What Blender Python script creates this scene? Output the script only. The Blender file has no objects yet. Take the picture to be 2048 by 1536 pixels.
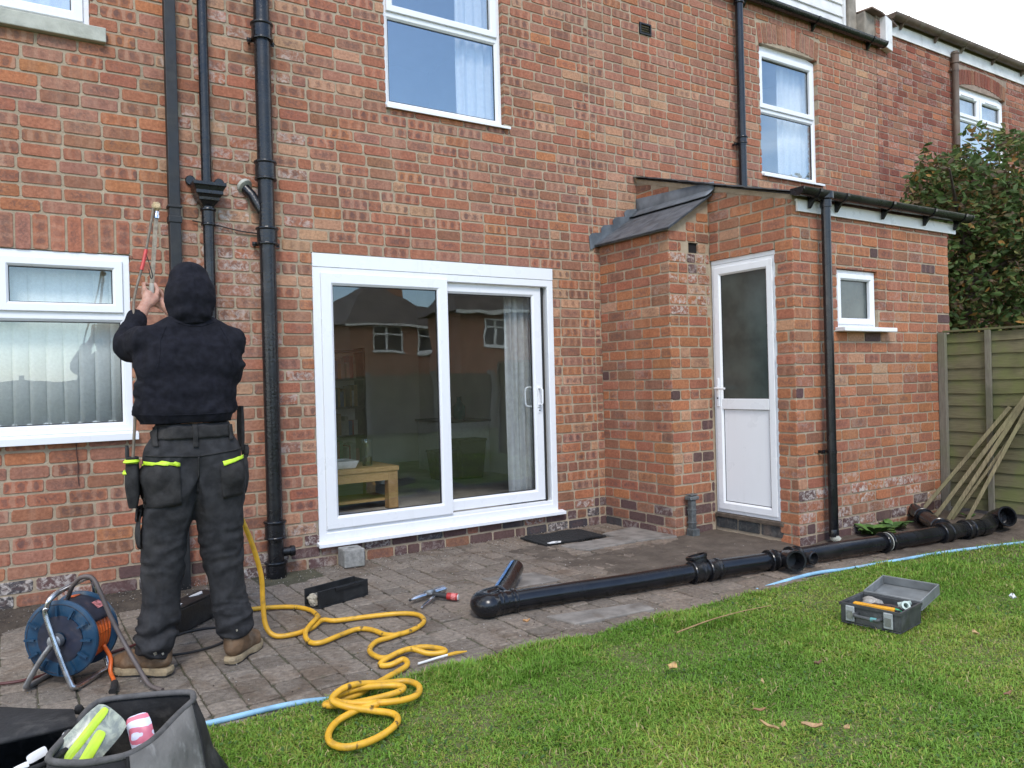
import bpy, bmesh, math, random
import numpy as np
from mathutils import Vector, Matrix, Euler, noise as mnoise
random.seed(7); RNG = np.random.default_rng(7)
SC = bpy.context.scene
COL = SC.collection
R = math.radians

# ------------------------------------------------------------------ camera
CAM_LOC = Vector((0.0, -5.3185, 1.25))
c_right = Vector((0.84008381, -0.54182395, -0.02619178))
c_up = Vector((0.02354728, -0.0118138, 0.99965292))
c_fwd = Vector((0.54194532, 0.84040897, -0.0028339))
cd = bpy.data.cameras.new('camera')
cam = bpy.data.objects.new('camera', cd); COL.objects.link(cam)
cm = Matrix.Identity(4)
for i in range(3):
    cm[i][0] = c_right[i]; cm[i][1] = c_up[i]; cm[i][2] = -c_fwd[i]; cm[i][3] = CAM_LOC[i]
cam.matrix_world = cm
cd.sensor_fit = 'HORIZONTAL'; cd.sensor_width = 36.0; cd.lens = 27.51
cd.clip_start = 0.05; cd.clip_end = 600
SC.camera = cam
SC.render.engine = 'CYCLES'
SC.cycles.use_denoising = True
SC.cycles.max_bounces = 7; SC.cycles.transparent_max_bounces = 12
SC.cycles.caustics_reflective = False; SC.cycles.caustics_refractive = False
SC.view_settings.view_transform = 'Standard'; SC.view_settings.look = 'None'
SC.view_settings.exposure = 1.0; SC.view_settings.gamma = 1.0

# ------------------------------------------------------------------ sky and sun
SUN_DIR = Vector((-0.27, -0.60, 0.72)).normalized()      # towards the sun, behind the camera, soft cloud light
sun_el = math.asin(SUN_DIR.z); sun_az = math.atan2(SUN_DIR.x, SUN_DIR.y)
world = bpy.data.worlds.new('World'); SC.world = world; world.use_nodes = True
wn = world.node_tree.nodes; wl = world.node_tree.links
for n in list(wn): wn.remove(n)
wout = wn.new('ShaderNodeOutputWorld'); wbg = wn.new('ShaderNodeBackground')
sky = wn.new('ShaderNodeTexSky'); sky.sky_type = 'NISHITA'; sky.sun_disc = False
sky.sun_elevation = sun_el; sky.sun_rotation = sun_az
sky.air_density = 1.0; sky.dust_density = 0.5; sky.ozone_density = 2.0
wtc = wn.new('ShaderNodeTexCoord')
wsep = wn.new('ShaderNodeSeparateXYZ'); wl.new(wtc.outputs['Generated'], wsep.inputs[0])
def wmath(op, a, b=None, clamp=False):
    n = wn.new('ShaderNodeMath'); n.operation = op; n.use_clamp = clamp
    for k, v in enumerate((a, b)):
        if v is None: continue
        if isinstance(v, (int, float)): n.inputs[k].default_value = v
        else: wl.new(v, n.inputs[k])
    return n.outputs[0]
zz = wmath('ADD', wmath('MAXIMUM', wsep.outputs['Z'], 0.0), 0.22)
wcomb = wn.new('ShaderNodeCombineXYZ')
wl.new(wmath('DIVIDE', wsep.outputs['X'], zz), wcomb.inputs[0])
wl.new(wmath('DIVIDE', wsep.outputs['Y'], zz), wcomb.inputs[1])
wcomb.inputs[2].default_value = 3.7
cn = wn.new('ShaderNodeTexNoise'); cn.inputs['Scale'].default_value = 0.62
cn.inputs['Detail'].default_value = 7.0; cn.inputs['Roughness'].default_value = 0.55
wl.new(wcomb.outputs[0], cn.inputs['Vector'])
# more cover towards the north (+y), where the photograph shows white cloud, thinning overhead to the south
cov = wmath('ADD', cn.outputs['Fac'], wmath('MULTIPLY', wsep.outputs['Y'], 0.24))
cov = wmath('ADD', cov, wmath('MULTIPLY', wmath('POWER', wmath('SUBTRACT', 1.0, wmath('MAXIMUM', wsep.outputs['Z'], 0.0)), 5.0), 0.34))
cramp = wn.new('ShaderNodeMapRange'); cramp.interpolation_type = 'SMOOTHSTEP'
cramp.inputs['From Min'].default_value = 0.45; cramp.inputs['From Max'].default_value = 0.68
wl.new(cov, cramp.inputs['Value'])
cmix = wn.new('ShaderNodeMix'); cmix.data_type = 'RGBA'
wl.new(cramp.outputs['Result'], cmix.inputs['Factor'])
wl.new(sky.outputs[0], cmix.inputs[6]); cmix.inputs[7].default_value = (9.9, 9.9, 9.8, 1)
wl.new(cmix.outputs[2], wbg.inputs['Color']); wbg.inputs['Strength'].default_value = 0.15
wl.new(wbg.outputs[0], wout.inputs[0])
sd = bpy.data.lights.new('sun', 'SUN'); sd.energy = 1.15; sd.angle = R(16); sd.color = (1.0, 0.945, 0.87)
so = bpy.data.objects.new('sun', sd); COL.objects.link(so)
so.rotation_euler = (-SUN_DIR).to_track_quat('-Z', 'Y').to_euler(); so.location = (0, 0, 20)

# ------------------------------------------------------------------ helpers
def tag(o, label=None, cat=None, group=None, kind=None):
    if label: o['label'] = label
    if cat: o['category'] = cat
    if group: o['group'] = group
    if kind: o['kind'] = kind
    return o
def empty(name, loc, label, cat, group=None, rz=0.0, rot=None):
    o = bpy.data.objects.new(name, None); COL.objects.link(o)
    o.location = loc; o.rotation_euler = rot or (0, 0, rz); o.empty_display_size = 0.1
    return tag(o, label, cat, group)
def root_of(o):
    while o.parent: o = o.parent
    return o
def T_front(y):            # wall plane facing -y : (u, v, d) -> world, d is out of the wall
    return lambda u, v, d: (u, y - d, v)
def T_side(x):             # wall plane facing -x : u = -y
    return lambda u, v, d: (x - d, -u, v)
IDT = lambda u, v, d: (u, v, d)
def bez(p, n=12):
    """Catmull-Rom through the points"""
    P = [Vector(q) for q in p]; out = []
    P = [2 * P[0] - P[1]] + P + [2 * P[-1] - P[-2]]
    for i in range(1, len(P) - 2):
        a, b, c, d = P[i - 1], P[i], P[i + 1], P[i + 2]
        for k in range(n):
            t = k / n
            out.append(0.5 * ((2 * b) + (c - a) * t + (2 * a - 5 * b + 4 * c - d) * t * t + (3 * b - a - 3 * c + d) * t ** 3))
    out.append(P[-2].copy())
    return out
class MB:
    def __init__(s, T=IDT): s.v = []; s.f = []; s.T = T
    def add(s, pts, faces):
        o = len(s.v); s.v += [tuple(p) for p in pts]; s.f += [tuple(i + o for i in f) for f in faces]; return s
    def box(s, u0, u1, v0, v1, d0, d1):
        p = [s.T(u, v, d) for d in (d0, d1) for v in (v0, v1) for u in (u0, u1)]
        return s.add(p, [(0, 2, 3, 1), (4, 5, 7, 6), (0, 1, 5, 4), (2, 6, 7, 3), (0, 4, 6, 2), (1, 3, 7, 5)])
    def quad(s, *p): return s.add([s.T(*q) for q in p], [tuple(range(len(p)))])
    def obox(s, c, ax, ay, az):
        c, ax, ay, az = map(Vector, (c, ax, ay, az))
        p = [c + i * ax + j * ay + k * az for k in (-1, 1) for j in (-1, 1) for i in (-1, 1)]
        return s.add(p, [(0, 2, 3, 1), (4, 5, 7, 6), (0, 1, 5, 4), (2, 6, 7, 3), (0, 4, 6, 2), (1, 3, 7, 5)])
    def beam(s, a, b, w, h, up=(0, 0, 1)):
        a, b = Vector(a), Vector(b); d = (b - a); n = d.normalized(); x = n.cross(Vector(up)).normalized(); z = x.cross(n)
        return s.obox((a + b) / 2, x * w / 2, z * h / 2, d / 2)
    def prism(s, poly, d0, d1):     # poly of (u,v), extruded in d
        n = len(poly); p = [s.T(u, v, d0) for u, v in poly] + [s.T(u, v, d1) for u, v in poly]
        fs = [tuple(range(n))[::-1], tuple(range(n, 2 * n))] + [(i, (i + 1) % n, n + (i + 1) % n, n + i) for i in range(n)]
        return s.add(p, fs)
    def ring(s, u0, u1, v0, v1, prof):   # mitred frame, profile of (inset, depth)
        k = len(prof); p = []
        for ins, d in prof:
            p += [s.T(u0 + ins, v0 + ins, d), s.T(u1 - ins, v0 + ins, d), s.T(u1 - ins, v1 - ins, d), s.T(u0 + ins, v1 - ins, d)]
        fs = []
        for i in range(k):
            j = (i + 1) % k
            for c in range(4):
                e = (c + 1) % 4; fs.append((i * 4 + c, i * 4 + e, j * 4 + e, j * 4 + c))
        return s.add(p, fs)
    def tube(s, path, r, n=12, cap=True, rfun=None):
        P = [Vector(q) for q in path]; m = len(P); rings = []; t0 = (P[1] - P[0]).normalized()
        ref = Vector((0, 0, 1)) if abs(t0.z) < 0.9 else Vector((1, 0, 0))
        x = t0.cross(ref).normalized()
        o = len(s.v)
        for i, q in enumerate(P):
            t = (P[min(i + 1, m - 1)] - P[max(i - 1, 0)])
            t = t.normalized() if t.length > 1e-9 else t0
            x = (x - t * x.dot(t)).normalized(); y = t.cross(x)
            rr = rfun(i / (m - 1)) if rfun else (r[i] if isinstance(r, (list, tuple)) else r)
            s.v += [tuple(q + (x * math.cos(2 * math.pi * k / n) + y * math.sin(2 * math.pi * k / n)) * rr) for k in range(n)]
        for i in range(m - 1):
            for k in range(n):
                a = o + i * n + k; b = o + i * n + (k + 1) % n
                s.f.append((a, b, b + n, a + n))
        if cap:
            s.f.append(tuple(o + k for k in range(n))[::-1]); s.f.append(tuple(o + (m - 1) * n + k for k in range(n)))
        return s
    def lathe(s, prof, base, axis=(0, 0, 1), n=24, close=False):   # prof of (r, h) along axis
        ax = Vector(axis).normalized(); b = Vector(base)
        ref = Vector((0, 0, 1)) if abs(ax.z) < 0.9 else Vector((1, 0, 0))
        x = ax.cross(ref).normalized(); y = ax.cross(x); o = len(s.v); m = len(prof)
        for rr, h in prof:
            s.v += [tuple(b + ax * h + (x * math.cos(2 * math.pi * k / n) + y * math.sin(2 * math.pi * k / n)) * max(rr, 1e-5)) for k in range(n)]
        for i in range(m if close else m - 1):
            j = (i + 1) % m
            for k in range(n):
                a = o + i * n + k; c = o + i * n + (k + 1) % n; d = o + j * n + (k + 1) % n; e = o + j * n + k
                s.f.append((a, c, d, e))
        if not close:
            if prof[0][0] > 1e-4: s.f.append(tuple(o + k for k in range(n))[::-1])
            if prof[-1][0] > 1e-4: s.f.append(tuple(o + (m - 1) * n + k for k in range(n)))
        return s
    def grid(s, P, closed_u=False):   # P[i][j] points
        o = len(s.v); m = len(P); n = len(P[0])
        for row in P: s.v += [tuple(q) for q in row]
        for i in range(m - 1):
            for j in range(n if closed_u else n - 1):
                k = (j + 1) % n
                s.f.append((o + i * n + j, o + i * n + k, o + (i + 1) * n + k, o + (i + 1) * n + j))
        return s
    def build(s, name, mat, parent=None, local=False, smooth=False, bevel=0.0, seg=2, solid=0.0, recalc=True, angle=38):
        me = bpy.data.meshes.new(name)
        v = s.v
        if parent is not None and not local:
            L = root_of(parent).location; v = [(a - L.x, b - L.y, c - L.z) for a, b, c in v]
        me.from_pydata(v, [], s.f)
        if recalc:
            bm = bmesh.new(); bm.from_mesh(me); bmesh.ops.recalc_face_normals(bm, faces=bm.faces); bm.to_mesh(me); bm.free()
        me.materials.append(mat)
        o = bpy.data.objects.new(name, me); COL.objects.link(o)
        if parent is not None: o.parent = parent
        if smooth:
            me.polygons.foreach_set('use_smooth', [True] * len(me.polygons)); me.update()
            if angle: 
                try: me.set_sharp_from_angle(angle=R(angle))
                except Exception: pass
        if solid:
            m = o.modifiers.new('solid', 'SOLIDIFY'); m.thickness = solid; m.offset = 0
        if bevel:
            m = o.modifiers.new('bevel', 'BEVEL'); m.width = bevel; m.segments = seg; m.limit_method = 'ANGLE'; m.angle_limit = R(35)
        return o

# ------------------------------------------------------------------ materials
def new_mat(name):
    m = bpy.data.materials.new(name); m.use_nodes = True
    nt = m.node_tree; b = nt.nodes['Principled BSDF']
    return m, nt, b
class NT:
    def __init__(s, nt): s.nt = nt; s.n = nt.nodes; s.l = nt.links
    def node(s, t, **kw):
        n = s.n.new(t)
        for k, v in kw.items(): setattr(n, k, v)
        return n
    def put(s, sock, v):
        if v is None: return
        if isinstance(v, bpy.types.NodeSocket): s.l.new(v, sock)
        else: sock.default_value = v
    def math(s, op, a, b=None, c=None, clamp=False):
        n = s.node('ShaderNodeMath', operation=op, use_clamp=clamp)
        s.put(n.inputs[0], a); s.put(n.inputs[1], b); s.put(n.inputs[2], c); return n.outputs[0]
    def mix(s, f, a, b, blend='MIX'):
        n = s.node('ShaderNodeMix', data_type='RGBA', blend_type=blend)
        s.put(n.inputs[0], f); s.put(n.inputs[6], rgba(a)); s.put(n.inputs[7], rgba(b)); return n.outputs[2]
    def noise(s, vec, scale, detail=4, rough=0.55, dist=0.0):
        n = s.node('ShaderNodeTexNoise'); s.put(n.inputs['Vector'], vec); n.inputs['Scale'].default_value = scale
        n.inputs['Detail'].default_value = detail; n.inputs['Roughness'].default_value = rough; n.inputs['Distortion'].default_value = dist
        return n.outputs['Fac']
    def rng(s, v, a, b, c=0.0, d=1.0, smooth=True):
        n = s.node('ShaderNodeMapRange', interpolation_type='SMOOTHSTEP' if smooth else 'LINEAR')
        s.put(n.inputs['Value'], v)
        for k, q in zip(('From Min', 'From Max', 'To Min', 'To Max'), (a, b, c, d)): n.inputs[k].default_value = q
        return n.outputs['Result']
    def attr(s, name): return s.node('ShaderNodeAttribute', attribute_name=name)
    def pos(s): return s.node('ShaderNodeNewGeometry').outputs['Position']
    def obj(s): return s.node('ShaderNodeTexCoord').outputs['Object']
    def map(s, vec, scale=(1, 1, 1), loc=(0, 0, 0)):
        n = s.node('ShaderNodeMapping'); s.put(n.inputs['Vector'], vec)
        n.inputs['Scale'].default_value = scale; n.inputs['Location'].default_value = loc; return n.outputs[0]
    def bump(s, h, strength=0.3, dist=0.01, normal=None):
        n = s.node('ShaderNodeBump'); n.inputs['Strength'].default_value = strength; n.inputs['Distance'].default_value = dist
        s.put(n.inputs['Height'], h)
        if normal is not None: s.put(n.inputs['Normal'], normal)
        return n.outputs[0]
def rgba(c):
    if isinstance(c, (tuple, list)) and len(c) == 3: return (c[0], c[1], c[2], 1)
    return c
def simple(name, col, rough=0.5, metal=0.0, var=0.15, scale=30, bump=0.0, bscale=120, dirt=None, dirt_amt=0.5, dscale=6, spec=None, coat=0.0, space='obj', rvar=0.12):
    """Painted / plastic / metal base with mottled colour, uneven gloss, dirt patches and fine relief."""
    m, nt, b = new_mat(name); q = NT(nt)
    vec = q.obj() if space == 'obj' else q.pos()
    n1 = q.noise(vec, scale, 5)
    c = q.mix(q.rng(n1, 0.3, 0.7), tuple(x * (1 - var) for x in col), tuple(min(1, x * (1 + var)) for x in col))
    if dirt is not None:
        n2 = q.noise(vec, dscale, 6, 0.62, 0.4)
        c = q.mix(q.math('MULTIPLY', q.rng(n2, 0.5, 0.72), dirt_amt), c, dirt)
    q.put(b.inputs['Base Color'], c)
    q.put(b.inputs['Roughness'], q.rng(q.noise(vec, scale * 0.6, 4), 0.25, 0.75, max(0.02, rough - rvar), min(1, rough + rvar)))
    b.inputs['Metallic'].default_value = metal
    if spec is not None: b.inputs['Specular IOR Level'].default_value = spec
    if coat: b.inputs['Coat Weight'].default_value = coat
    if bump: q.put(b.inputs['Normal'], q.bump(q.noise(vec, bscale, 5), bump, 0.01))
    return m
M = {}
def mat_brick(name, pale, dark):
    m, nt, b = new_mat(name); q = NT(nt)
    bc = q.attr('bcol'); bu = q.attr('buv'); bx = q.attr('bext')
    su = q.node('ShaderNodeSeparateXYZ'); q.put(su.inputs[0], bu.outputs['Vector'])
    sx = q.node('ShaderNodeSeparateXYZ'); q.put(sx.inputs[0], bx.outputs['Vector'])
    U, V, S = su.outputs; MK, WH, DT = sx.outputs
    comb = q.node('ShaderNodeCombineXYZ')
    q.put(comb.inputs[0], q.math('ADD', U, q.math('MULTIPLY', S, 37.0))); q.put(comb.inputs[1], V); q.put(comb.inputs[2], q.math('MULTIPLY', S, 11.0))
    vec = comb.outputs[0]
    col = bc.outputs['Color']
    nf = q.noise(vec, 55, 5, 0.6); nm = q.noise(vec, 16, 4, 0.55, 0.6)
    col = q.mix(q.rng(nf, 0.3, 0.72), q.mix(1.0, col, (0.80, 0.77, 0.76), 'MULTIPLY'), q.mix(1.0, col, (1.17, 1.18, 1.18), 'MULTIPLY'))
    # kiln marks: dark ovals with paler bands between them
    wob = q.math('MULTIPLY', q.math('SUBTRACT', nm, 0.5), 4.5)
    ph = q.math('ADD', q.math('ADD', q.math('MULTIPLY', U, 82.0), q.math('MULTIPLY', S, 6.28)), wob)
    cs = q.math('COSINE', ph)
    vv = q.math('SUBTRACT', 1.0, q.math('POWER', q.math('ABSOLUTE', q.math('MULTIPLY', q.math('ADD', V, q.math('MULTIPLY', q.math('SUBTRACT', nf, 0.5), 0.02)), 27.0)), 2.2))
    oval = q.rng(q.math('ADD', cs, q.math('MULTIPLY', vv, 2.0)), 1.9, 2.45)
    dk = q.math('MULTIPLY', q.math('MULTIPLY', oval, MK), 0.72)
    band = q.math('MULTIPLY', q.rng(q.math('MULTIPLY', cs, -1.0), 0.25, 0.85), MK)
    col = q.mix(q.math('MULTIPLY', band, 0.42), col, pale)
    col = q.mix(q.math('MULTIPLY', dk, q.rng(nm, 0.30, 0.62, 0.25, 1.0)), col, dark)
    # a dark burnt smear along the middle of many bricks
    mid = q.math('MULTIPLY', q.rng(q.math('ABSOLUTE', V), 0.010, 0.034, 1.0, 0.0), q.rng(q.math('ABSOLUTE', U), 0.045, 0.095, 1.0, 0.0))
    sm = q.math('MULTIPLY', q.math('MULTIPLY', mid, q.rng(q.noise(vec, 30, 5, 0.68, 1.5), 0.38, 0.62)), q.rng(DT, 0.25, 0.6))
    col = q.mix(q.math('MULTIPLY', sm, 0.62), col, dark)
    # loose dark smears and small black specks on the rest
    col = q.mix(q.math('MULTIPLY', q.rng(q.noise(vec, 22, 5, 0.65, 1.2), 0.56, 0.74), q.math('ADD', 0.28, q.math('MULTIPLY', DT, 0.6))), col, dark)
    col = q.mix(q.math('MULTIPLY', q.rng(q.noise(vec, 140, 2), 0.69, 0.75), 0.7), col, (0.035, 0.024, 0.022))
    # pale lime bloom
    lime = q.math('MULTIPLY', q.rng(q.noise(vec, 26, 6, 0.7, 0.8), 0.44, 0.64), WH)
    col = q.mix(lime, col, (0.56, 0.50, 0.45))
    col = q.mix(q.math('MULTIPLY', q.rng(q.noise(q.pos(), 2.1, 5, 0.6), 0.46, 0.72), 0.22), col, q.mix(1.0, col, (0.62, 0.60, 0.60), 'MULTIPLY'))
    # rain-washed streaks and grime down the wall
    st = q.noise(q.map(q.pos(), (5.5, 5.5, 0.55)), 1.0, 6, 0.62, 0.4)
    col = q.mix(q.math('MULTIPLY', q.rng(st, 0.50, 0.68), 0.34), col, q.mix(1.0, col, (0.60, 0.60, 0.62), 'MULTIPLY'))
    col = q.mix(q.math('MULTIPLY', q.rng(st, 0.47, 0.32), 0.16), col, (0.50, 0.34, 0.24))
    q.put(b.inputs['Base Color'], col); b.inputs['Roughness'].default_value = 0.9
    b.inputs['Specular IOR Level'].default_value = 0.25
    h = q.math('ADD', q.noise(vec, 210, 4, 0.6), q.math('MULTIPLY', q.noise(vec, 45, 5, 0.65), 1.6))
    q.put(b.inputs['Normal'], q.bump(h, 0.55, 0.004))
    return m
M['brick'] = mat_brick('brick_clay', (0.52, 0.33, 0.23), (0.120, 0.074, 0.068))
M['brick_far'] = mat_brick('brick_red_clay', (0.42, 0.19, 0.12), (0.10, 0.045, 0.04))
def mat_mortar(name, c1, c2):
    m, nt, b = new_mat(name); q = NT(nt); p = q.pos()
    n = q.noise(p, 14, 6, 0.65); n2 = q.noise(p, 160, 3)
    c = q.mix(q.rng(n, 0.35, 0.68), c1, c2)
    c = q.mix(q.math('MULTIPLY', q.rng(n2, 0.55, 0.75), 0.5), c, tuple(x * 0.55 for x in c1))
    c = q.mix(q.math('MULTIPLY', q.rng(q.noise(p, 1.7, 5, 0.6), 0.48, 0.7), 0.45), c, (0.19, 0.15, 0.105))
    q.put(b.inputs['Base Color'], c); b.inputs['Roughness'].default_value = 0.95
    q.put(b.inputs['Normal'], q.bump(q.math('ADD', n2, q.noise(p, 60, 4)), 0.6, 0.006))
    return m
M['mortar'] = mat_mortar('mortar_tan', (0.345, 0.272, 0.188), (0.430, 0.345, 0.245))
M['mortar_far'] = mat_mortar('mortar_brown', (0.25, 0.185, 0.14), (0.36, 0.27, 0.21))
def mat_upvc(name='upvc_white', col=(0.80, 0.81, 0.82)):
    m, nt, b = new_mat(name); q = NT(nt); p = q.pos()
    n = q.noise(q.map(p, (1, 1, 0.35)), 9, 6, 0.65, 0.3)
    c = q.mix(q.math('MULTIPLY', q.rng(n, 0.5, 0.8), 0.12), col, (0.60, 0.59, 0.55))
    c = q.mix(q.math('MULTIPLY', q.rng(q.noise(q.map(p, (9, 9, 0.8)), 1.0, 6, 0.65), 0.55, 0.72), 0.13), c, (0.46, 0.44, 0.38))
    q.put(b.inputs['Base Color'], c)
    q.put(b.inputs['Roughness'], q.rng(q.noise(p, 5, 4), 0.3, 0.7, 0.24, 0.40))
    return m
M['upvc'] = mat_upvc()
M['upvc_cream'] = mat_upvc('upvc_cream_fascia', (0.66, 0.65, 0.60))
def mat_glass(name, f0=0.10, tint=(0.95, 0.96, 0.96)):
    """clear pane: mirror by Schlick's rule on both faces, the rest passes straight through"""
    m, nt, b = new_mat(name); q = NT(nt); nt.nodes.remove(b)
    out = nt.nodes['Material Output']; ge = q.node('ShaderNodeNewGeometry')
    dt = q.node('ShaderNodeVectorMath', operation='DOT_PRODUCT'); q.l.new(ge.outputs['Normal'], dt.inputs[0]); q.l.new(ge.outputs['Incoming'], dt.inputs[1])
    c = q.math('ABSOLUTE', dt.outputs['Value']); sch = q.math('POWER', q.math('SUBTRACT', 1.0, c, clamp=True), 5.0)
    fr = q.math('ADD', f0, q.math('MULTIPLY', sch, 1.0 - f0))
    gl = q.node('ShaderNodeBsdfGlossy'); gl.inputs['Color'].default_value = (0.86, 0.95, 1, 1); gl.inputs['Roughness'].default_value = 0.0
    tr = q.node('ShaderNodeBsdfTransparent'); tr.inputs['Color'].default_value = (*tint, 1)
    q.put(gl.inputs['Normal'], q.bump(q.noise(q.pos(), 1.6, 2), 0.06, 0.03))
    mx = q.node('ShaderNodeMixShader'); q.l.new(fr, mx.inputs[0]); q.l.new(tr.outputs[0], mx.inputs[1]); q.l.new(gl.outputs[0], mx.inputs[2])
    q.l.new(mx.outputs[0], out.inputs[0]); return m
M['glass'] = mat_glass('window_glass', 0.22)
M['glass_low'] = mat_glass('blind_window_glass', 0.075)
M['glass_door'] = mat_glass('patio_glass', 0.07)
def mat_obscure():
    m, nt, b = new_mat('obscured_glass'); q = NT(nt); p = q.pos()
    n = q.noise(p, 4, 3)
    q.put(b.inputs['Base Color'], q.mix(q.rng(n, 0.3, 0.7), (0.030, 0.042, 0.038), (0.060, 0.078, 0.070)))
    b.inputs['Roughness'].default_value = 0.16; b.inputs['Specular IOR Level'].default_value = 0.85
    q.put(b.inputs['Normal'], q.bump(q.noise(p, 130, 3, 0.6), 0.22, 0.004)); return m
M['obscure'] = mat_obscure()
M['black_pvc'] = simple('black_plastic_pipe', (0.0075, 0.008, 0.010), 0.24, var=0.3, scale=9, dirt=(0.06, 0.056, 0.052), dirt_amt=0.22, dscale=5, bump=0.05, bscale=40)
M['black_iron'] = simple('black_painted_iron', (0.0075, 0.008, 0.010), 0.27, var=0.3, scale=14, dirt=(0.06, 0.06, 0.06), dirt_amt=0.15, dscale=9, bump=0.25, bscale=55)
M['black_matt'] = simple('black_matt_plastic', (0.010, 0.0105, 0.011), 0.5, var=0.3, scale=20, dirt=(0.05, 0.05, 0.045), dirt_amt=0.3, dscale=12, bump=0.15)
M['brown_gutter'] = simple('brown_weathered_gutter', (0.115, 0.078, 0.055), 0.6, var=0.25, scale=6, dirt=(0.20, 0.18, 0.13), dirt_amt=0.6, dscale=4, bump=0.1)
M['lead'] = simple('lead_sheet', (0.125, 0.140, 0.155), 0.55, metal=0.15, var=0.3, scale=7, dirt=(0.17, 0.18, 0.185), dirt_amt=0.5, dscale=8, bump=0.35, bscale=18)
M['slate'] = simple('roof_slate', (0.085, 0.090, 0.098), 0.6, var=0.35, scale=9, dirt=(0.13, 0.13, 0.12), dirt_amt=0.5, dscale=10, bump=0.5, bscale=35)
M['stone'] = simple('sill_stone', (0.42, 0.42, 0.36), 0.85, var=0.12, scale=12, dirt=(0.30, 0.31, 0.24), dirt_amt=0.55, dscale=5, bump=0.25, bscale=90)
M['concrete'] = simple('concrete', (0.26, 0.255, 0.235), 0.92, var=0.22, scale=35, dirt=(0.12, 0.125, 0.085), dirt_amt=0.6, dscale=7, bump=0.6, bscale=110)
M['render'] = simple('cement_render', (0.27, 0.235, 0.19), 0.92, var=0.18, scale=12, dirt=(0.14, 0.12, 0.10), dirt_amt=0.6, dscale=5, bump=0.5, bscale=60)
M['clay_tile'] = simple('clay_tile', (0.20, 0.135, 0.105), 0.85, var=0.25, scale=9, dirt=(0.12, 0.11, 0.09), dirt_amt=0.6, dscale=6, bump=0.3)
M['white_board'] = simple('white_weatherboard', (0.72, 0.71, 0.69), 0.55, var=0.08, scale=5, dirt=(0.42, 0.38, 0.33), dirt_amt=0.5, dscale=4, bump=0.15, bscale=30)
M['room'] = simple('room_plaster', (0.74, 0.71, 0.66), 0.9, var=0.06, scale=3)
M['room_floor'] = simple('room_floor_vinyl', (0.52, 0.48, 0.42), 0.5, var=0.15, scale=5)
M['rubber'] = simple('rubber_seal', (0.02, 0.02, 0.02), 0.6)
M['shade_black'] = simple('painted_shade_black', (0.008, 0.007, 0.007), 0.95)  # near-black colour standing in for the shade inside openings
# ------------------------------------------------------------------ brickwork
PAL = {'orange': (0.405, 0.165, 0.080), 'red': (0.360, 0.144, 0.085), 'brown': (0.290, 0.135, 0.082), 'pale': (0.44, 0.245, 0.148),
       'purple': (0.120, 0.070, 0.064), 'blue': (0.062, 0.058, 0.060), 'deep': (0.235, 0.078, 0.050), 'dull': (0.335, 0.160, 0.106)}
def pick(rs, table):
    t = rs.random() * sum(w for _, w in table)
    for k, w in table:
        t -= w
        if t <= 0: break
    j = 0.92 + 0.16 * rs.random(); c = PAL[k]
    return tuple(x * j * (0.96 + 0.08 * rs.random()) for x in c)
def lay(T, u0, u1, v0, v1, course, holes, styler, seed, stretch=0.199, joint=0.0140, headers=0.1, phase=0.0, top=None):
    rs = random.Random(seed); out = []; k = 0; v = v0
    hw = (stretch - joint) / 2
    while v < v1 - 0.02:
        va, vb = v + joint / 2, min(v + course - joint / 2, v1)
        u = u0 - (0.5 * (k % 2) * (stretch + joint)) - phase * (0.6 + 0.4 * rs.random()) - rs.random() * 0.02
        while u < u1:
            w = (hw if rs.random() < headers else stretch) * (0.975 + 0.05 * rs.random())
            a, b = u, u + w; u += w + joint * (0.8 + 0.45 * rs.random())
            a, b = max(a, u0), min(b, u1)
            if b - a < 0.022: continue
            segs = [(a, b, va, vb, False)]
            for (ha, hb, za, zb) in holes:
                nx = []
                for (a1, b1, z1, z2, cut) in segs:
                    if b1 <= ha or a1 >= hb or z2 <= za or z1 >= zb: nx.append((a1, b1, z1, z2, cut)); continue
                    if a1 < ha: nx.append((a1, ha, z1, z2, True))
                    if b1 > hb: nx.append((hb, b1, z1, z2, True))
                    m0, m1 = max(a1, ha), min(b1, hb)
                    if z1 < za - 0.012: nx.append((m0, m1, z1, za, True))
                    if z2 > zb + 0.012: nx.append((m0, m1, zb, z2, True))
                segs = nx
            for (a1, b1, z1, z2, cut) in segs:
                if b1 - a1 < 0.018 or z2 - z1 < 0.014: continue
                if top is not None:
                    lim = top((a1 + b1) / 2)
                    if z1 > lim - 0.015: continue
                    if z2 > min(top(a1), top(b1)):
                        ta, tb = min(z2, top(a1)), min(z2, top(b1))
                        if min(ta, tb) - z1 < 0.01: continue
                        out.append(dict(T=T, q=[(a1, z1), (b1, z1), (b1, tb), (a1, ta)], s=styler(rs, (a1 + b1) / 2, (z1 + z2) / 2), deep=cut)); continue
                out.append(dict(T=T, q=[(a1, z1), (b1, z1), (b1, z2), (a1, z2)], s=styler(rs, (a1 + b1) / 2, (z1 + z2) / 2), deep=cut))
        v += course; k += 1
    return out
BF = [(i, (i + 1) % 8, 8 + (i + 1) % 8, 8 + i) for i in range(8)] + [(8 + i, 8 + (i + 1) % 8, 16 + (i + 1) % 8, 16 + i) for i in range(8)] + [tuple(range(16, 24))]
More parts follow.
